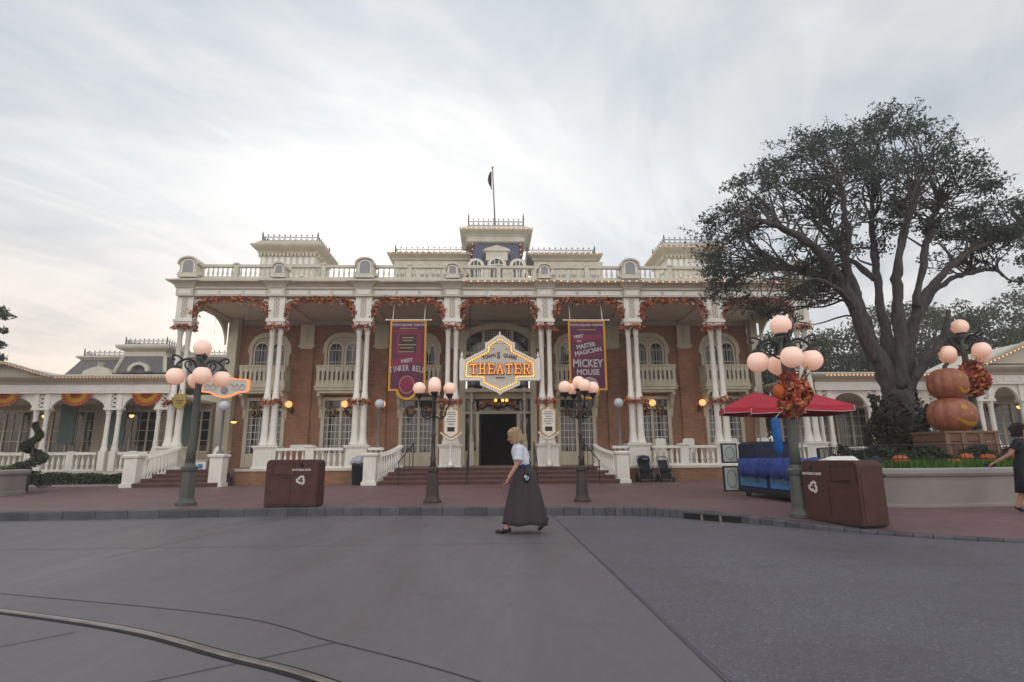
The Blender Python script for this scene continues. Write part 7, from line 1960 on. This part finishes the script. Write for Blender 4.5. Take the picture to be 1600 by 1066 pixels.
capsule(m, (0, -.165, 1.25), (-.12, -.21, 1.04), .048, .038); capsule(m, (-.12, -.21, 1.04), (-.34, -.215, .90), .036, .025); hand(m, (-.345, -.215, .895), (-.9, 0, -.42), (.42, 0, -.9), .9)
capsule(m, (0, .165, 1.25), (.03, .21, 1.02), .048, .038); capsule(m, (.03, .21, 1.02), (.20, .17, .92), .036, .025); hand(m, (.205, .17, .918), (.9, -.1, -.3), (0, -.6, -.8), .6)
B = m.build('body', 'skin', W2); remesh(B); eyes(W2, HC2, R(4))
m = MB(); m.loft(rings_loft([(.36, .0, 0, .205, .215), (.5, .0, 0, .19, .205), (.7, -.005, 0, .165, .19), (.87, -.01, 0, .142, .182), (1.0, 0, 0, .108, .145), (1.1, .0, 0, .115, .155), (1.2, .002, 0, .118, .17), (1.265, .002, 0, .098, .158), (1.30, .003, 0, .07, .10), (1.315, .005, 0, .062, .08)], 44, lambda a, t: 1 + .03 * math.sin(7 * a + 5 * t) * (1 - t)), 0, False)
o = m.build('dress', 'navydress', W2, smooth=True); o.modifiers.new('t', 'SOLIDIFY').thickness = .008
m = MB(); sleeve(m, (0, -.16, 1.255), (-.07, -.19, 1.125), .062, .066); m.build('sleeve', 'navydress', W2, smooth=True)
m = MB(); sleeve(m, (0, .16, 1.255), (.018, .19, 1.12), .062, .066); m.build('sleeve', 'navydress', W2, smooth=True)
hair_bob(HC2, R(4), 'hairdark', W2)
m = MB(); ell(m, (HC2[0] - .12, 0, HC2[2] + .03), (.05, .05, .05)); m.build('hair_bun', 'hairdark', W2, smooth=True)
m = MB()
for s in (-1, 1): ell(m, (HC2[0] + .094, s * .033, HC2[2] + .006), (.009, .029, .021)); m.tube([(HC2[0] + .09, s * .06, HC2[2] + .012), (HC2[0] + .0, s * .084, HC2[2] + .008)], .004, 5)
m.tube([(HC2[0] + .10, -.012, HC2[2] + .01), (HC2[0] + .10, .012, HC2[2] + .01)], .004, 5); m.build('sunglasses', 'black', W2, smooth=True)
m = MB(); shoe(m, (.145, .085, .04), (.31, .085, .03), .036); m.v = [(x, y, max(z, .001)) for x, y, z in m.v]; m.build('shoe', 'shoe', W2, smooth=True)
m = MB(); shoe(m, (-.20, -.085, .09), (-.08, -.085, .035), .036); m.v = [(x, y, max(z, .001)) for x, y, z in m.v]; m.build('shoe', 'shoe', W2, smooth=True)
m = MB(); m.tube([(-.315 + .03 * math.sin(a) * .5, -.215 + .03 * math.cos(a), .913 + .03 * math.sin(a)) for a in np.linspace(0, 2 * math.pi, 13)[:-1]], .007, 5, closed=True); m.build('wristband', 'cartblue', W2)
ph = thing('wallet', 'dark blue wallet held in the trailing hand of the woman in navy', 'wallet', (9.22, 10.33, .94), R(-58), None, local=True)
m = MB(); m.loft([[(-.075, -.008, -.035), (.075, -.008, -.02), (.075, .008, -.02), (-.075, .008, -.035)], [(-.075, -.008, .02), (.075, -.008, .04), (.075, .008, .04), (-.075, .008, .02)]]); m.build('body', 'navy', ph)
_w = Matrix.Rotation(R(-58), 4, 'Z') @ Vector((-.44, -.215, .845)); ph.location = Vector((9.58, 9.98, pave_z(9.58, 9.98))) + _w

# ------------------------------------------------------------------ thin haze added to lift the dark tones
hz = MB().box(-244, -164, -1.3, 244, 264, 20).mesh('haze', [])
hm = bpy.data.materials.new('thin_haze'); hm.use_nodes = True
nt = hm.node_tree; nt.nodes.clear()
o_ = nt.nodes.new('ShaderNodeOutputMaterial'); v_ = nt.nodes.new('ShaderNodeVolumePrincipled')
v_.inputs['Color'].default_value = (.95, .95, .95, 1); v_.inputs['Density'].default_value = .002; v_.inputs['Anisotropy'].default_value = .3
nt.links.new(v_.outputs[0], o_.inputs['Volume'])
hz.materials.append(hm)
ho = bpy.data.objects.new('haze', hz); COL.objects.link(ho); ho['kind'] = 'stuff'; ho['label'] = 'thin haze added over the square to lift the dark tones'; ho['category'] = 'haze'
